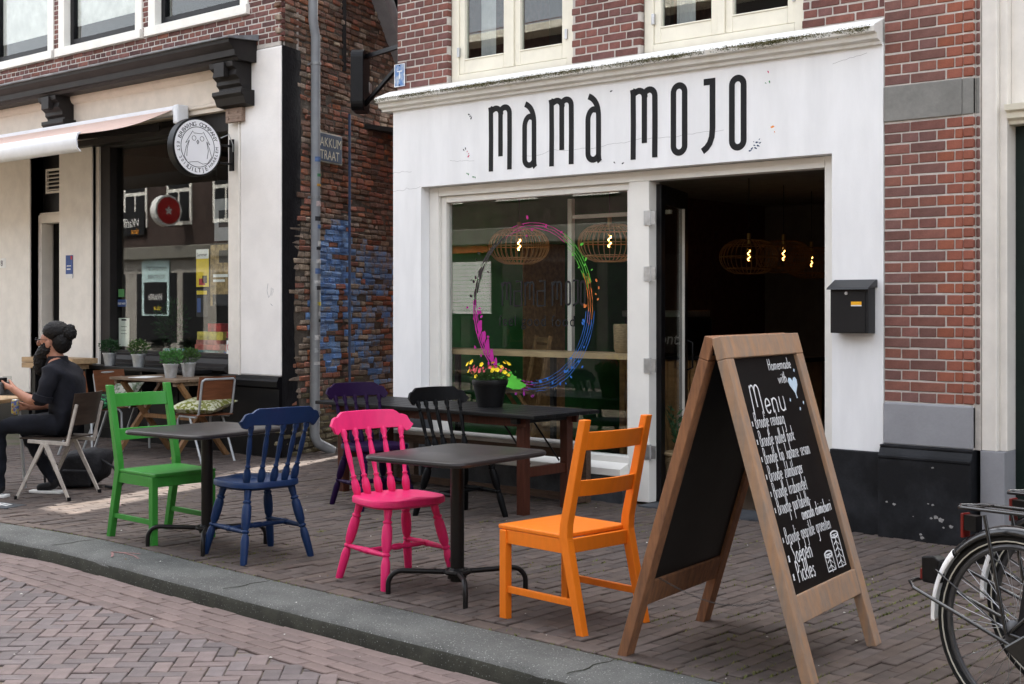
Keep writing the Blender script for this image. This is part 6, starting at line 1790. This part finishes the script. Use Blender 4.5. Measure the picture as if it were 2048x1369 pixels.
# scribbled tag on the corner pier
mb = MB(); mb.ribbon([(-.04, .1), (-.055, .03), (-.03, -.04), (.0, -.01), (.01, .06), (.02, -.02), (.04, .02), (.03, .05), (.05, .04)], .005, (-10.60, YP, 1.62), (1, 0, 0), (0, 0, 1), (0, -1, 0), h=.0008); mb.ribbon([(.0, -.1), (.03, -.12)], .005, (-10.60, YP, 1.62), (1, 0, 0), (0, 0, 1), (0, -1, 0), h=.0008)
mb.build('scribble', M('grey_marker', (0.35, 0.35, 0.36), .8), pub)
mb = MB(); mb.box(-.11, .11, -.004, 0, -.06, .06); put_text(mb, '18', .1, (-.06, -.005, -.035), (1, 0, 0), (0, 0, 1), (0, -1, 0), mi=1)
o = mb.build('house_number', [m_wht, m_blkp]); o.location = (-15.88, YP - .0105, 2.03); tag(o, 'white house number plate on the pub post at the left edge', 'number plate')

# ---------------------------------------------------------------- seated man
MAN = Vector((-9.70, 5.63, 0)); MRZ = R(120)
t = thing('steel_legged_chair', 'dark plywood chair with beige steel compass legs, under the seated man', 'chair', MAN, MRZ)
for sx in (-1, 1):
    x = sx * .215
    mb = MB(); mb.bar((x, .005, .435), (x + sx * .02, .225, 0), .034, .022, up=(1, 0, 0), w2=.022, h2=.018); mb.build('leg', m_putty, t, bevel=.003)
    mb = MB(); mb.bar((x, -.015, .435), (x + sx * .02, -.225, 0), .034, .022, up=(1, 0, 0), w2=.022, h2=.018); mb.build('leg', m_putty, t, bevel=.003)
    mb = MB(); mb.bar((x - sx * .01, .14, .452), (x - sx * .01, -.20, .435), .022, .028); mb.bar((x - sx * .01, -.19, .43), (x - sx * .02, -.265, .74), .024, .02, up=(0, 1, 0)); mb.build('side_frame', m_putty, t, bevel=.003)
    for yy in (.225, -.225):
        mb = MB(); mb.tube([(x + sx * .02, yy, 0), (x + sx * .02, yy * .985, .03)], .016, 10); mb.build('foot_cap', m_black, t)
n = 12
V, F = [], []
for i in range(n + 1):
    u = -1 + 2 * i / n; y = -.235 - .045 * (1 - u * u)
    for d in (0, -.010):
        V += [(u * .20, y + d + .03, .575), (u * .21, y + d - .02, .825)]
for i in range(n):
    a = 4 * i; F += [(a, a + 4, a + 5, a + 1), (a + 3, a + 7, a + 6, a + 2), (a + 1, a + 5, a + 7, a + 3), (a + 2, a + 6, a + 4, a)]
F += [(0, 1, 3, 2), (4 * n + 2, 4 * n + 3, 4 * n + 1, 4 * n)]
mb = MB(); mb.add(V, F); mb.build('backrest', m_plydk, t, smooth=True, ang=50)
mb = MB(); mb.box(-.20, .20, -.19, .22, .466, .478); mb.build('seat', m_plydk, t, bevel=.005)

man = thing('person', 'bearded person with a hair bun in dark shirt and trousers, sitting with a camera', 'person', MAN, MRZ)
m_shirt = M('dark_shirt', (0.009, 0.0095, 0.014), .85, var=.3, vscale=9, bump=.4, bscale=22, dist=.01)
m_trous = M('dark_trousers', (0.008, 0.009, 0.014), .9, var=.3, vscale=9, bump=.3, bscale=25, dist=.008)
m_skin = M('skin', (0.36, 0.17, 0.11), .55, var=.08, vscale=12)
m_hair = M('black_hair', (0.007, 0.006, 0.006), .6, var=.3, vscale=40, bump=.6, bscale=90, dist=.006)
m_shoe = M('black_shoe', (0.010, 0.010, 0.011), .6)
def skin_mesh(nodes, edges, root):
    me = bpy.data.meshes.new('sk')
    keys = list(nodes)
    me.from_pydata([nodes[k][0] for k in keys], [(keys.index(a), keys.index(b)) for a, b in edges], [])
    ob = bpy.data.objects.new('sk', me); COL.objects.link(ob)
    md = ob.modifiers.new('skin', 'SKIN'); md.use_smooth_shade = True
    lay = me.skin_vertices[0].data if me.skin_vertices else None
    if lay is None:
        bm = bmesh.new(); bm.from_mesh(me); bm.verts.layers.skin.verify(); bm.to_mesh(me); bm.free(); lay = me.skin_vertices[0].data
    for i, k in enumerate(keys):
        r_ = nodes[k][1]
        lay[i].radius = r_ if isinstance(r_, tuple) else (r_, r_)
        lay[i].use_root = (k == root)
    sub = ob.modifiers.new('sub', 'SUBSURF'); sub.levels = 2; sub.render_levels = 2
    dg = bpy.context.evaluated_depsgraph_get()
    out_ = bpy.data.meshes.new_from_object(ob.evaluated_get(dg))
    bpy.data.objects.remove(ob)
    return out_
N = {'pelvis': ((0, -.07, .575), (.150, .115)), 'waist': ((0, -.085, .72), (.170, .135)), 'chest': ((0, -.06, .88), (.185, .14)), 'upper': ((0, -.03, .985), (.15, .11)), 'neck': ((0, .015, 1.075), .058), 'head0': ((0, .05, 1.15), .072), 'head1': ((0, .07, 1.225), .092), 'head2': ((0, .06, 1.30), .078),
     'hipL': ((-.10, -.03, .565), .098), 'midL': ((-.125, .20, .575), .088), 'kneeL': ((-.14, .415, .555), .068), 'shinL': ((-.145, .43, .33), .058), 'ankL': ((-.15, .42, .10), .044), 'heelL': ((-.15, .40, .055), .042), 'toeL': ((-.155, .58, .038), .036),
     'hipR': ((.10, -.03, .565), .098), 'midR': ((.13, .20, .570), .088), 'kneeR': ((.15, .40, .54), .068), 'shinR': ((.145, .27, .33), .058), 'ankR': ((.14, .14, .12), .044), 'heelR': ((.14, .10, .065), .042), 'toeR': ((.14, .27, .038), .036),
     'shL': ((-.175, -.035, .975), .078), 'armL': ((-.23, -.03, .86), .068), 'elL': ((-.235, .01, .745), .055), 'foreL': ((-.20, .16, .785), .040), 'wrL': ((-.155, .29, .845), .028), 'palmL': ((-.14, .345, .87), (.034, .020)),
     'shR': ((.165, -.02, .975), .066), 'armR': ((.21, .02, .85), .056), 'elR': ((.215, .07, .735), .046), 'foreR': ((.16, .19, .705), .038), 'wrR': ((.07, .285, .69), .027), 'palmR': ((.03, .315, .695), (.034, .020))}
E_ = [('pelvis', 'waist'), ('waist', 'chest'), ('chest', 'upper'), ('upper', 'neck'), ('neck', 'head0'), ('head0', 'head1'), ('head1', 'head2'), ('pelvis', 'hipL'), ('hipL', 'midL'), ('midL', 'kneeL'), ('kneeL', 'shinL'), ('shinL', 'ankL'), ('ankL', 'heelL'), ('heelL', 'toeL'),
      ('pelvis', 'hipR'), ('hipR', 'midR'), ('midR', 'kneeR'), ('kneeR', 'shinR'), ('shinR', 'ankR'), ('ankR', 'heelR'), ('heelR', 'toeR'), ('upper', 'shL'), ('shL', 'armL'), ('armL', 'elL'), ('elL', 'foreL'), ('foreL', 'wrL'), ('wrL', 'palmL'),
      ('upper', 'shR'), ('shR', 'armR'), ('armR', 'elR'), ('elR', 'foreR'), ('foreR', 'wrR'), ('wrR', 'palmR')]
# fingers
for sd, base, dirs in (('L', Vector((-.14, .345, .87)), [(.0, .055, .035), (.018, .062, .016), (.022, .060, -.004), (.02, .05, -.024)]), ('R', Vector((.03, .315, .695)), [(-.03, .045, .03), (-.04, .045, .008), (-.04, .042, -.014), (-.035, .036, -.034)])):
    for k, d in enumerate(dirs):
        d = Vector(d)
        a = base + d * .75; b = a + d * .5 + Vector((.018 if sd == 'L' else -.02, .004, 0)); c = b + Vector((.024 if sd == 'L' else -.018, -.012, -.002))
        for nm, p, r_ in ((f'f{sd}{k}a', a, .0095), (f'f{sd}{k}b', b, .0088), (f'f{sd}{k}c', c, .0075)): N[nm] = (tuple(p), r_)
        E_ += [('palm' + sd, f'f{sd}{k}a'), (f'f{sd}{k}a', f'f{sd}{k}b'), (f'f{sd}{k}b', f'f{sd}{k}c')]
    a = base + Vector((.03 if sd == 'L' else -.028, .0, .03)); b = a + Vector((.022, .032, .018) if sd == 'L' else (-.02, .03, .016))
    N[f't{sd}a'] = (tuple(a), .011); N[f't{sd}b'] = (tuple(b), .0085)
    E_ += [('wr' + sd, f't{sd}a'), (f't{sd}a', f't{sd}b')]
me = skin_mesh(N, E_, 'pelvis')
for m in (m_shirt, m_trous, m_skin, m_shoe): me.materials.append(m)
SKN = {'neck', 'head0', 'head1', 'head2', 'foreL', 'wrL', 'palmL', 'foreR', 'wrR', 'palmR'}
TRO = {'hipL', 'midL', 'kneeL', 'shinL', 'ankL', 'hipR', 'midR', 'kneeR', 'shinR', 'ankR'}
def seg_d(p_, a, b):
    ab = b - a; k = max(0, min(1, (p_ - a).dot(ab) / ab.length_squared)); return (p_ - a - ab * k).length
segs = [(Vector(N[a][0]), Vector(N[b][0]), b, max(N[a][1]) if isinstance(N[a][1], tuple) else N[a][1]) for a, b in E_]
for p in me.polygons:
    c = Vector(p.center)
    b = min(segs, key=lambda q: seg_d(c, q[0], q[1]) - q[3] * .8)[2]
    p.material_index = 2 if b in SKN or b[0] in 'ft' and b[1] in 'LR' else 1 if b in TRO else 3 if b in ('heelL', 'toeL', 'heelR', 'toeR') else 0
    if b == 'waist' and c.z < .60: p.material_index = 1
    p.use_smooth = True
me.update()
for v_ in me.vertices:                                         # soft folds in the clothing
    c = v_.co
    if .10 < c.z < 1.05 and not (c.y > .1 and c.z > .64): v_.co = c + v_.normal * (.016 * noise.noise(Vector((c.x * 9, c.y * 9, c.z * 16))) + .008 * noise.noise(c * 30))
body = bpy.data.objects.new('body', me); COL.objects.link(body); body.parent = man
def blob(name, mat, parts, seed=1, amp=.006, fq=40, lev=14):
    """lumpy mass from overlapping ellipsoids (centre, radii)."""
    mb = MB()
    for c, r_ in parts:
        V, F = [], []
        nu, nv = lev * 2, lev
        for j in range(nv + 1):
            ph = -math.pi / 2 + math.pi * j / nv
            for i in range(nu):
                th = 2 * math.pi * i / nu
                d = Vector((math.cos(ph) * math.cos(th), math.cos(ph) * math.sin(th), math.sin(ph)))
                p = Vector((c[0] + d.x * r_[0], c[1] + d.y * r_[1], c[2] + d.z * r_[2]))
                p += d * amp * noise.noise(p * fq + Vector((seed, 0, 0)))
                V.append(p)
        for j in range(nv):
            for i in range(nu): F.append((j * nu + i, j * nu + (i + 1) % nu, (j + 1) * nu + (i + 1) % nu, (j + 1) * nu + i))
        mb.add(V, F)
    return mb.build(name, mat, man, smooth=True, ang=80)
blob('hair', m_hair, [((0, .018, 1.295), (.098, .105, .086)), ((0, -.03, 1.22), (.088, .072, .095)), ((0, -.095, 1.285), (.055, .055, .058)), ((0, -.10, 1.315), (.042, .04, .04))], 3, .007, 95, 44)
blob('beard', m_hair, [((0, .115, 1.125), (.070, .064, .066)), ((0, .150, 1.07), (.058, .058, .085)), ((0, .165, 1.02), (.042, .044, .07)), ((-.062, .075, 1.165), (.022, .045, .05)), ((.062, .075, 1.165), (.022, .045, .05))], 5, .010, 80, 36)
blob('nose', m_skin, [((0, .168, 1.205), (.014, .020, .024))], 1, 0, 1, 8)
for sx in (-1, 1): blob('ear', m_skin, [((sx * .092, .04, 1.20), (.010, .020, .032))], 1, 0, 1, 8)
blob('mouth', M('lips', (0.25, 0.08, 0.06), .5), [((0, .152, 1.158), (.022, .012, .006))], 1, 0, 1, 6)
for sx in (-1, 1): blob('eye', M('eye_dark', (0.02, 0.012, 0.01), .3), [((sx * .033, .148, 1.235), (.012, .008, .006))], 1, 0, 1, 6)
mb = MB()
for sx in (-1, 1):
    mb.tube([(sx * (.036 + .027 * math.cos(R(q * 24))), .168 - .004 * abs(math.cos(R(q * 24))), 1.228 + .022 * math.sin(R(q * 24))) for q in range(15)], .0022, 5, closed=True)
    mb.tube([(sx * .063, .164, 1.234), (sx * .088, .12, 1.236), (sx * .095, .04, 1.232)], .002, 5)
mb.tube([(-.010, .168, 1.234), (.010, .168, 1.234)], .002, 5)
mb.build('glasses', m_black, man)
for sx, y0 in ((-.152, .40), (.14, .09)):
    mb = MB(); mb.prism([(-.045, -.05), (.045, -.05), (.05, .12), (.03, .235), (-.03, .235), (-.05, .12)], (sx, y0, 0), (1, 0, 0), (0, 1, 0), (0, 0, 1), .001, .024); mb.build('shoe_sole', m_wht, man, bevel=.006)
mb = MB(); mb.lathe([(.098, -.035), (.088, .0), (.076, .052), (.066, .054), (.064, .0)], 18, (0, .008, 1.052)); mb.build('collar', m_shirt, man, smooth=True)
mb = MB(); mb.tube([(-.232, -.005, .81), (-.236, .008, .765)], [.078, .074], 14); mb.build('sleeve_cuff', m_shirt, man, smooth=True)
def at_man(p):
    c_, s_ = math.cos(MRZ), math.sin(MRZ)
    return (MAN.x + p[0] * c_ - p[1] * s_, MAN.y + p[0] * s_ + p[1] * c_, p[2])
t = thing('camera_body', 'grey camera held in the hands of the seated person', 'camera', at_man((-.10, .43, .80)), MRZ)
MB().box(-.07, .07, -.035, .035, 0, .10).build('body', M('camera_grey', (0.10, 0.10, 0.105), .5, var=.3, vscale=20), t, bevel=.008); mb = MB(); mb.tube([(0, .035, .05), (0, .10, .05)], .036, 18); mb.build('lens', m_black, t, smooth=True, ang=40); MB().box(-.03, .03, -.03, .03, .1005, .135).build('viewfinder', m_black, t, bevel=.006)
t = thing('drink_can', 'colourful drink can in the right hand of the seated person', 'can', at_man((-.015, .365, .64)), MRZ)
mb = MB(); mb.lathe([(.024, 0), (.031, .01), (.031, .10), (.025, .115)], 18); mb.build('body', M('printed_can', (0.55, 0.45, 0.08), .35, col2=(0.10, 0.14, 0.40), vscale=34, ramp=(.45, .55)), t, smooth=True, ang=40); mb = MB(); mb.lathe([(.025, .1151), (.02, .118)], 14); mb.build('lid', m_steel, t)
t = thing('side_table', 'small wooden table with grey steel legs at the left edge beside the person', 'table', at_man((.02, .68, 0)), MRZ)
MB().box(-.42, .42, -.21, .40, .725, .755).build('table_top', M('table_ply', (0.40, 0.26, 0.14), .5, var=.15, vscale=4, stretch=(1, 6, 6)), t, bevel=.004)
for sx in (-.33, .33):
    mb = MB(); mb.tube([(sx, -.12, .725), (sx, -.18, 0)], .013, 8); mb.build('leg', m_tube, t); mb = MB(); mb.tube([(sx, .30, .725), (sx, .38, 0)], .013, 8); mb.build('leg', m_tube, t); mb = MB(); mb.tube([(sx, -.15, .52), (sx, .33, .52)], .010, 8); mb.build('rail', m_tube, t)
t = thing('wine_glass', 'stemmed glass on the small table in front of the person', 'glass', at_man((.12, .52, .755)))
mb = MB(); mb.lathe([(.032, 0), (.004, .006), (.004, .07), (.02, .085), (.036, .12), (.034, .18), (.033, .18), (.034, .12), (.018, .09), (.001, .08)], 20, cap=False); mb.build('bowl', glass_mat('clear_glass', (.95, .96, .96), 1.45), t, smooth=True)
t = thing('backpack', 'black backpack with straps lying on the paving under the man\'s chair', 'bag', (-10.02, 6.05, 0), R(35)); t.scale = (.85, .85, .82)
m_bag = M('black_nylon', (0.011, 0.011, 0.013), .7, var=.3, vscale=10, bump=.6, bscale=18, dist=.02)
V, F = [], []
nu, nv = 24, 14
for j in range(nv + 1):
    ph = -math.pi / 2 + math.pi * j / nv
    for i in range(nu):
        th = 2 * math.pi * i / nu
        d = Vector((math.copysign(abs(math.cos(th)) ** .6, math.cos(th)) * math.cos(ph) ** .7, math.copysign(abs(math.sin(th)) ** .6, math.sin(th)) * math.cos(ph) ** .7, math.copysign(abs(math.sin(ph)) ** .7, math.sin(ph))))
        p = Vector((d.x * .26, d.y * .17, .19 + d.z * .19 + .05 * d.x)); p += d * .03 * noise.noise(p * 7)
        p.z = max(.004, p.z); V.append(p)
for j in range(nv):
    for i in range(nu): F.append((j * nu + i, j * nu + (i + 1) % nu, (j + 1) * nu + (i + 1) % nu, (j + 1) * nu + i))
mb = MB(); mb.add(V, F); mb.build('sack', m_bag, t, smooth=True, ang=80)
mb = MB(); mb.tube([(.2, -.1, .3), (.36, -.14, .22), (.44, -.12, .06), (.36, -.1, .012), (.26, -.12, .03)], .014, 8); mb.build('strap', m_bag, t, smooth=True); mb = MB(); mb.tube([(-.22, -.12, .25), (-.32, -.18, .15), (-.30, -.2, .02)], .012, 8); mb.build('strap', m_bag, t, smooth=True)
mb = MB(); mb.prism([(-.15, .03), (.15, .03), (.14, .2), (-.14, .2)], (0, -.165, 0), (1, 0, 0), (0, 0, 1), (0, -1, 0), 0, .04); mb.build('pocket', m_bag, t, bevel=.02)

# ---------------------------------------------------------------- bicycles at the right
m_tyre = M('tyre_rubber', (0.013, 0.013, 0.013), .8, var=.3, vscale=20); m_rim = M('rim_alloy', (0.10, 0.10, 0.105), .35, .6); m_bframe = M('bicycle_black', (0.010, 0.010, 0.011), .22, coat=.4, spec=.5); m_stripe = M('tyre_stripe', (0.55, 0.52, 0.44), .6); m_red = M('red_reflector', (0.16, 0.008, 0.006), .3, spec=.4)
m_spoke = M('spoke_steel', (0.45, 0.45, 0.46), .3, .8); m_skirt = M('black_coat_guard', (0.012, 0.011, 0.012), .6, var=.2)
def bicycle(label, loc, rz):
    """roadster; rear hub over local origin, rides towards local +x."""
    t = thing('bicycle', label, 'bicycle', loc, rz, 'bicycles parked at the right')
    RW, HZ = .345, .36
    for hx in (0, 1.12):
        w = bpy.data.objects.new('wheel', None); COL.objects.link(w); w.parent = t; w.location = (hx, 0, HZ)
        ci = lambda r_, k, n=48: (r_ * math.cos(2 * math.pi * k / n), 0, r_ * math.sin(2 * math.pi * k / n))
        mb = MB(); mb.tube([ci(RW - .019, k) for k in range(48)], .0205, 10, closed=True); mb.build('tyre', m_tyre, w, smooth=True)
        for sy in (-1, 1):
            mb = MB(); mb.tube([(ci(RW - .028, k)[0], sy * .0185, ci(RW - .028, k)[2]) for k in range(48)], .0028, 5, closed=True); mb.build('reflective_stripe', m_stripe, w)
        mb = MB(); mb.tube([ci(RW - .047, k) for k in range(48)], .012, 8, closed=True); mb.build('rim', m_rim, w, smooth=True)
        mb = MB()
        for k in range(36):
            a = 2 * math.pi * k / 36; b = a + (.55 if k % 4 < 2 else -.55); sy = .028 if k % 2 else -.028
            mb.tube([(.03 * math.cos(b), sy, .03 * math.sin(b)), ((RW - .055) * math.cos(a), 0, (RW - .055) * math.sin(a))], .0011, 4)
        mb.build('spokes', m_spoke, w)['kind'] = 'stuff'
        mb = MB(); mb.tube([(0, -.045, 0), (0, -.03, 0), (0, .03, 0), (0, .045, 0)], [.02, .045 if hx == 0 else .03, .045 if hx == 0 else .03, .02], 16); mb.build('hub', m_rim, w, smooth=True, ang=40)
    def guard(name, mat, hx, a0, a1, rg=.372, wd_=.03):
        V, F = [], []
        n = 36
        for i in range(n + 1):
            a = R(a0 + (a1 - a0) * i / n)
            for k in range(9):
                q_ = -1 + k / 4; y = wd_ * math.sin(q_ * math.pi / 2); rr_ = rg - .034 * (1 - math.cos(q_ * math.pi / 2))
                V.append((hx + rr_ * math.cos(a), y, HZ + rr_ * math.sin(a)))
        for i in range(n):
            for k in range(8): F.append((i * 9 + k, i * 9 + k + 1, i * 9 + k + 10, i * 9 + k + 9))
        mb = MB(); mb.add(V, F); o = mb.build(name, mat, t, smooth=True); md = o.modifiers.new('th', 'SOLIDIFY'); md.thickness = .0015
    guard('mudguard', m_bframe, 0, -8, 139); guard('mudguard_tail', M('white_enamel', (0.9, 0.9, 0.9), .4), 0, 138, 184, .3745, .0345); guard('mudguard', m_bframe, 1.12, -10, 170)
    T_ = lambda nm, pts, r_, m=m_bframe: MB().tube(pts, r_, 10).build(nm, m, t, smooth=True)
    T_('seat_tube', [(.48, 0, .29), (.33, 0, .82)], .016); T_('down_tube', [(.48, 0, .29), (.98, 0, .80)], .017); T_('top_tube', [(.36, 0, .74), (.97, 0, .88)], .014); T_('head_tube', [(.98, 0, .76), (.95, 0, .93)], .019)
    for sy in (-.05, .05):
        T_('chain_stay', [(.48, sy * .5, .29), (0, sy * 1.2, HZ)], .009); T_('seat_stay', [(.35, sy * .5, .72), (0, sy * 1.2, HZ)], .008); T_('fork_blade', [(.985, sy, .72), (1.05, sy * 1.1, .5), (1.12, sy * 1.1, HZ)], .010)
        T_('rack_stay', [(0, sy * 1.5, HZ), (-.09, sy * 1.5, .765)], .007)
        T_('mudguard_stay', [(0, sy * 1.25, HZ), (-.33, sy * .8, HZ + .17)], .003)
    # luggage carrier
    for sy in (-.06, .06): T_('rack_rail', [(-.22, sy * .8, .775), (-.19, sy, .778), (.32, sy, .79)], .0065)
    T_('rack_rail', [(-.21, -.05, .775), (-.25, 0, .775), (-.21, .05, .775)], .0065); T_('rack_rail', [(-.22, 0, .776), (.30, 0, .785)], .004)
    for x in (-.15, .05, .25): T_('rack_bar', [(x, -.06, .781), (x, .06, .781)], .005)
    MB().box(-.235, -.223, -.022, .022, .66, .75).build('reflector', m_red, t, bevel=.004); MB().box(-.2225, -.17, -.018, .018, .69, .745).build('reflector_mount', m_black, t)
    mb = MB(); mb.prism([(-.405, .47), (-.345, .47), (-.325, .56), (-.355, .575), (-.41, .565)], (0, 0, 0), (1, 0, 0), (0, 0, 1), (0, 1, 0), -.025, .025); mb.build('rear_light', m_black, t, bevel=.006); MB().box(-.418, -.406, -.022, .022, .478, .52).build('light_lens', m_red, t, bevel=.004)
    # stand, swung up behind the wheel
    T_('kick_stand', [(.02, -.085, .33), (-.40, -.075, .455), (-.44, -.05, .47), (-.45, 0, .472), (-.44, .05, .47), (-.40, .075, .455), (.02, .085, .33)], .0075)
    # coat guards
    for sy in (-.058, .058):
        V = [(0.02, sy, HZ - .03)] + [(.335 * math.cos(R(a)), sy * .95, HZ + .335 * math.sin(R(a))) for a in range(-12, 82, 8)]
        mb = MB(); mb.add(V, [(0, i, i + 1) for i in range(1, len(V) - 1)]); mb.build('coat_guard', m_skirt, t)
    mb = MB(); mb.prism([(.0, .32), (.1, .26), (.5, .20), (.58, .25), (.58, .35), (.5, .39), (.1, .39)], (0, -.07, 0), (1, 0, 0), (0, 0, 1), (0, -1, 0), 0, .03); mb.build('chain_case', m_bframe, t, bevel=.008)
    T_('crank', [(.48, -.12, .29), (.48, -.12, .12)], .009); T_('crank', [(.48, .12, .29), (.48, .12, .46)], .009)
    for sy, z in ((-1, .12), (1, .46)): MB().box(.43, .53, min(sy * .13, sy * .22), max(sy * .13, sy * .22), z - .012, z + .012).build('pedal', m_black, t, bevel=.003)
    mb = MB(); mb.prism([(-.14, -.10), (-.14, .10), (-.05, .11), (.05, .04), (.14, .02), (.14, -.02), (.05, -.04), (-.05, -.11)], (.30, 0, .92), (1, 0, 0), (0, 1, 0), (0, 0, 1), -.03, .03); mb.build('saddle', m_black, t, bevel=.02)
    T_('seat_post', [(.34, 0, .80), (.31, 0, .90)], .013); T_('stem', [(.95, 0, .92), (.93, 0, 1.06)], .013)
    T_('handlebar', [(.70, -.29, 1.03), (.86, -.28, 1.08), (.96, -.16, 1.09), (.94, 0, 1.07), (.96, .16, 1.09), (.86, .28, 1.08), (.70, .29, 1.03)], .012)
    for sy in (-1, 1): T_('grip', [(.70, sy * .29, 1.03), (.60, sy * .292, 1.0)], .017, m_black)
    mb = MB(); mb.tube([(1.06, 0, .86), (1.16, 0, .86)], [.03, .045], 16); mb.build('headlight', m_black, t, smooth=True)
    return t
bicycle('black bicycle with white mudguard tail and rear carrier, cut off by the right edge', (-1.79, 4.74, -.006), R(-15))
bicycle('second black bicycle parked behind the first, seen through its rear wheel', (-1.80, 5.24, -.006), R(-13))

# ---------------------------------------------------------------- crumbs of litter and leaf on the ground
mb = MB()
r3 = random.Random(77)
for k in range(170):
    x, y = r3.uniform(-9, -1.4), r3.uniform(3.0, 8.0)
    z = 0.006 if y > kerb_y(x) - .3 else RZ + .004
    if kerb_y(x) - .42 < y < kerb_y(x) - .28: continue
    s_ = r3.uniform(.003, .011); a = r3.uniform(0, 6.28)
    mb.add([(x + s_ * math.cos(a), y + s_ * math.sin(a), z), (x + s_ * math.cos(a + 2), y + s_ * .7 * math.sin(a + 2), z + .002), (x + s_ * .8 * math.cos(a + 4), y + s_ * math.sin(a + 4), z), (x, y, z + s_ * .5)], [(0, 1, 3), (1, 2, 3), (2, 0, 3)], 0 if r3.random() < .55 else 1)
o = mb.build('litter', [M('pale_crumb', (0.55, 0.53, 0.48), .9), M('dry_leaf', (0.16, 0.11, 0.05), .9)])
tag(o, 'tiny crumbs, grit and leaf scraps scattered over the paving', 'litter', kind='stuff')
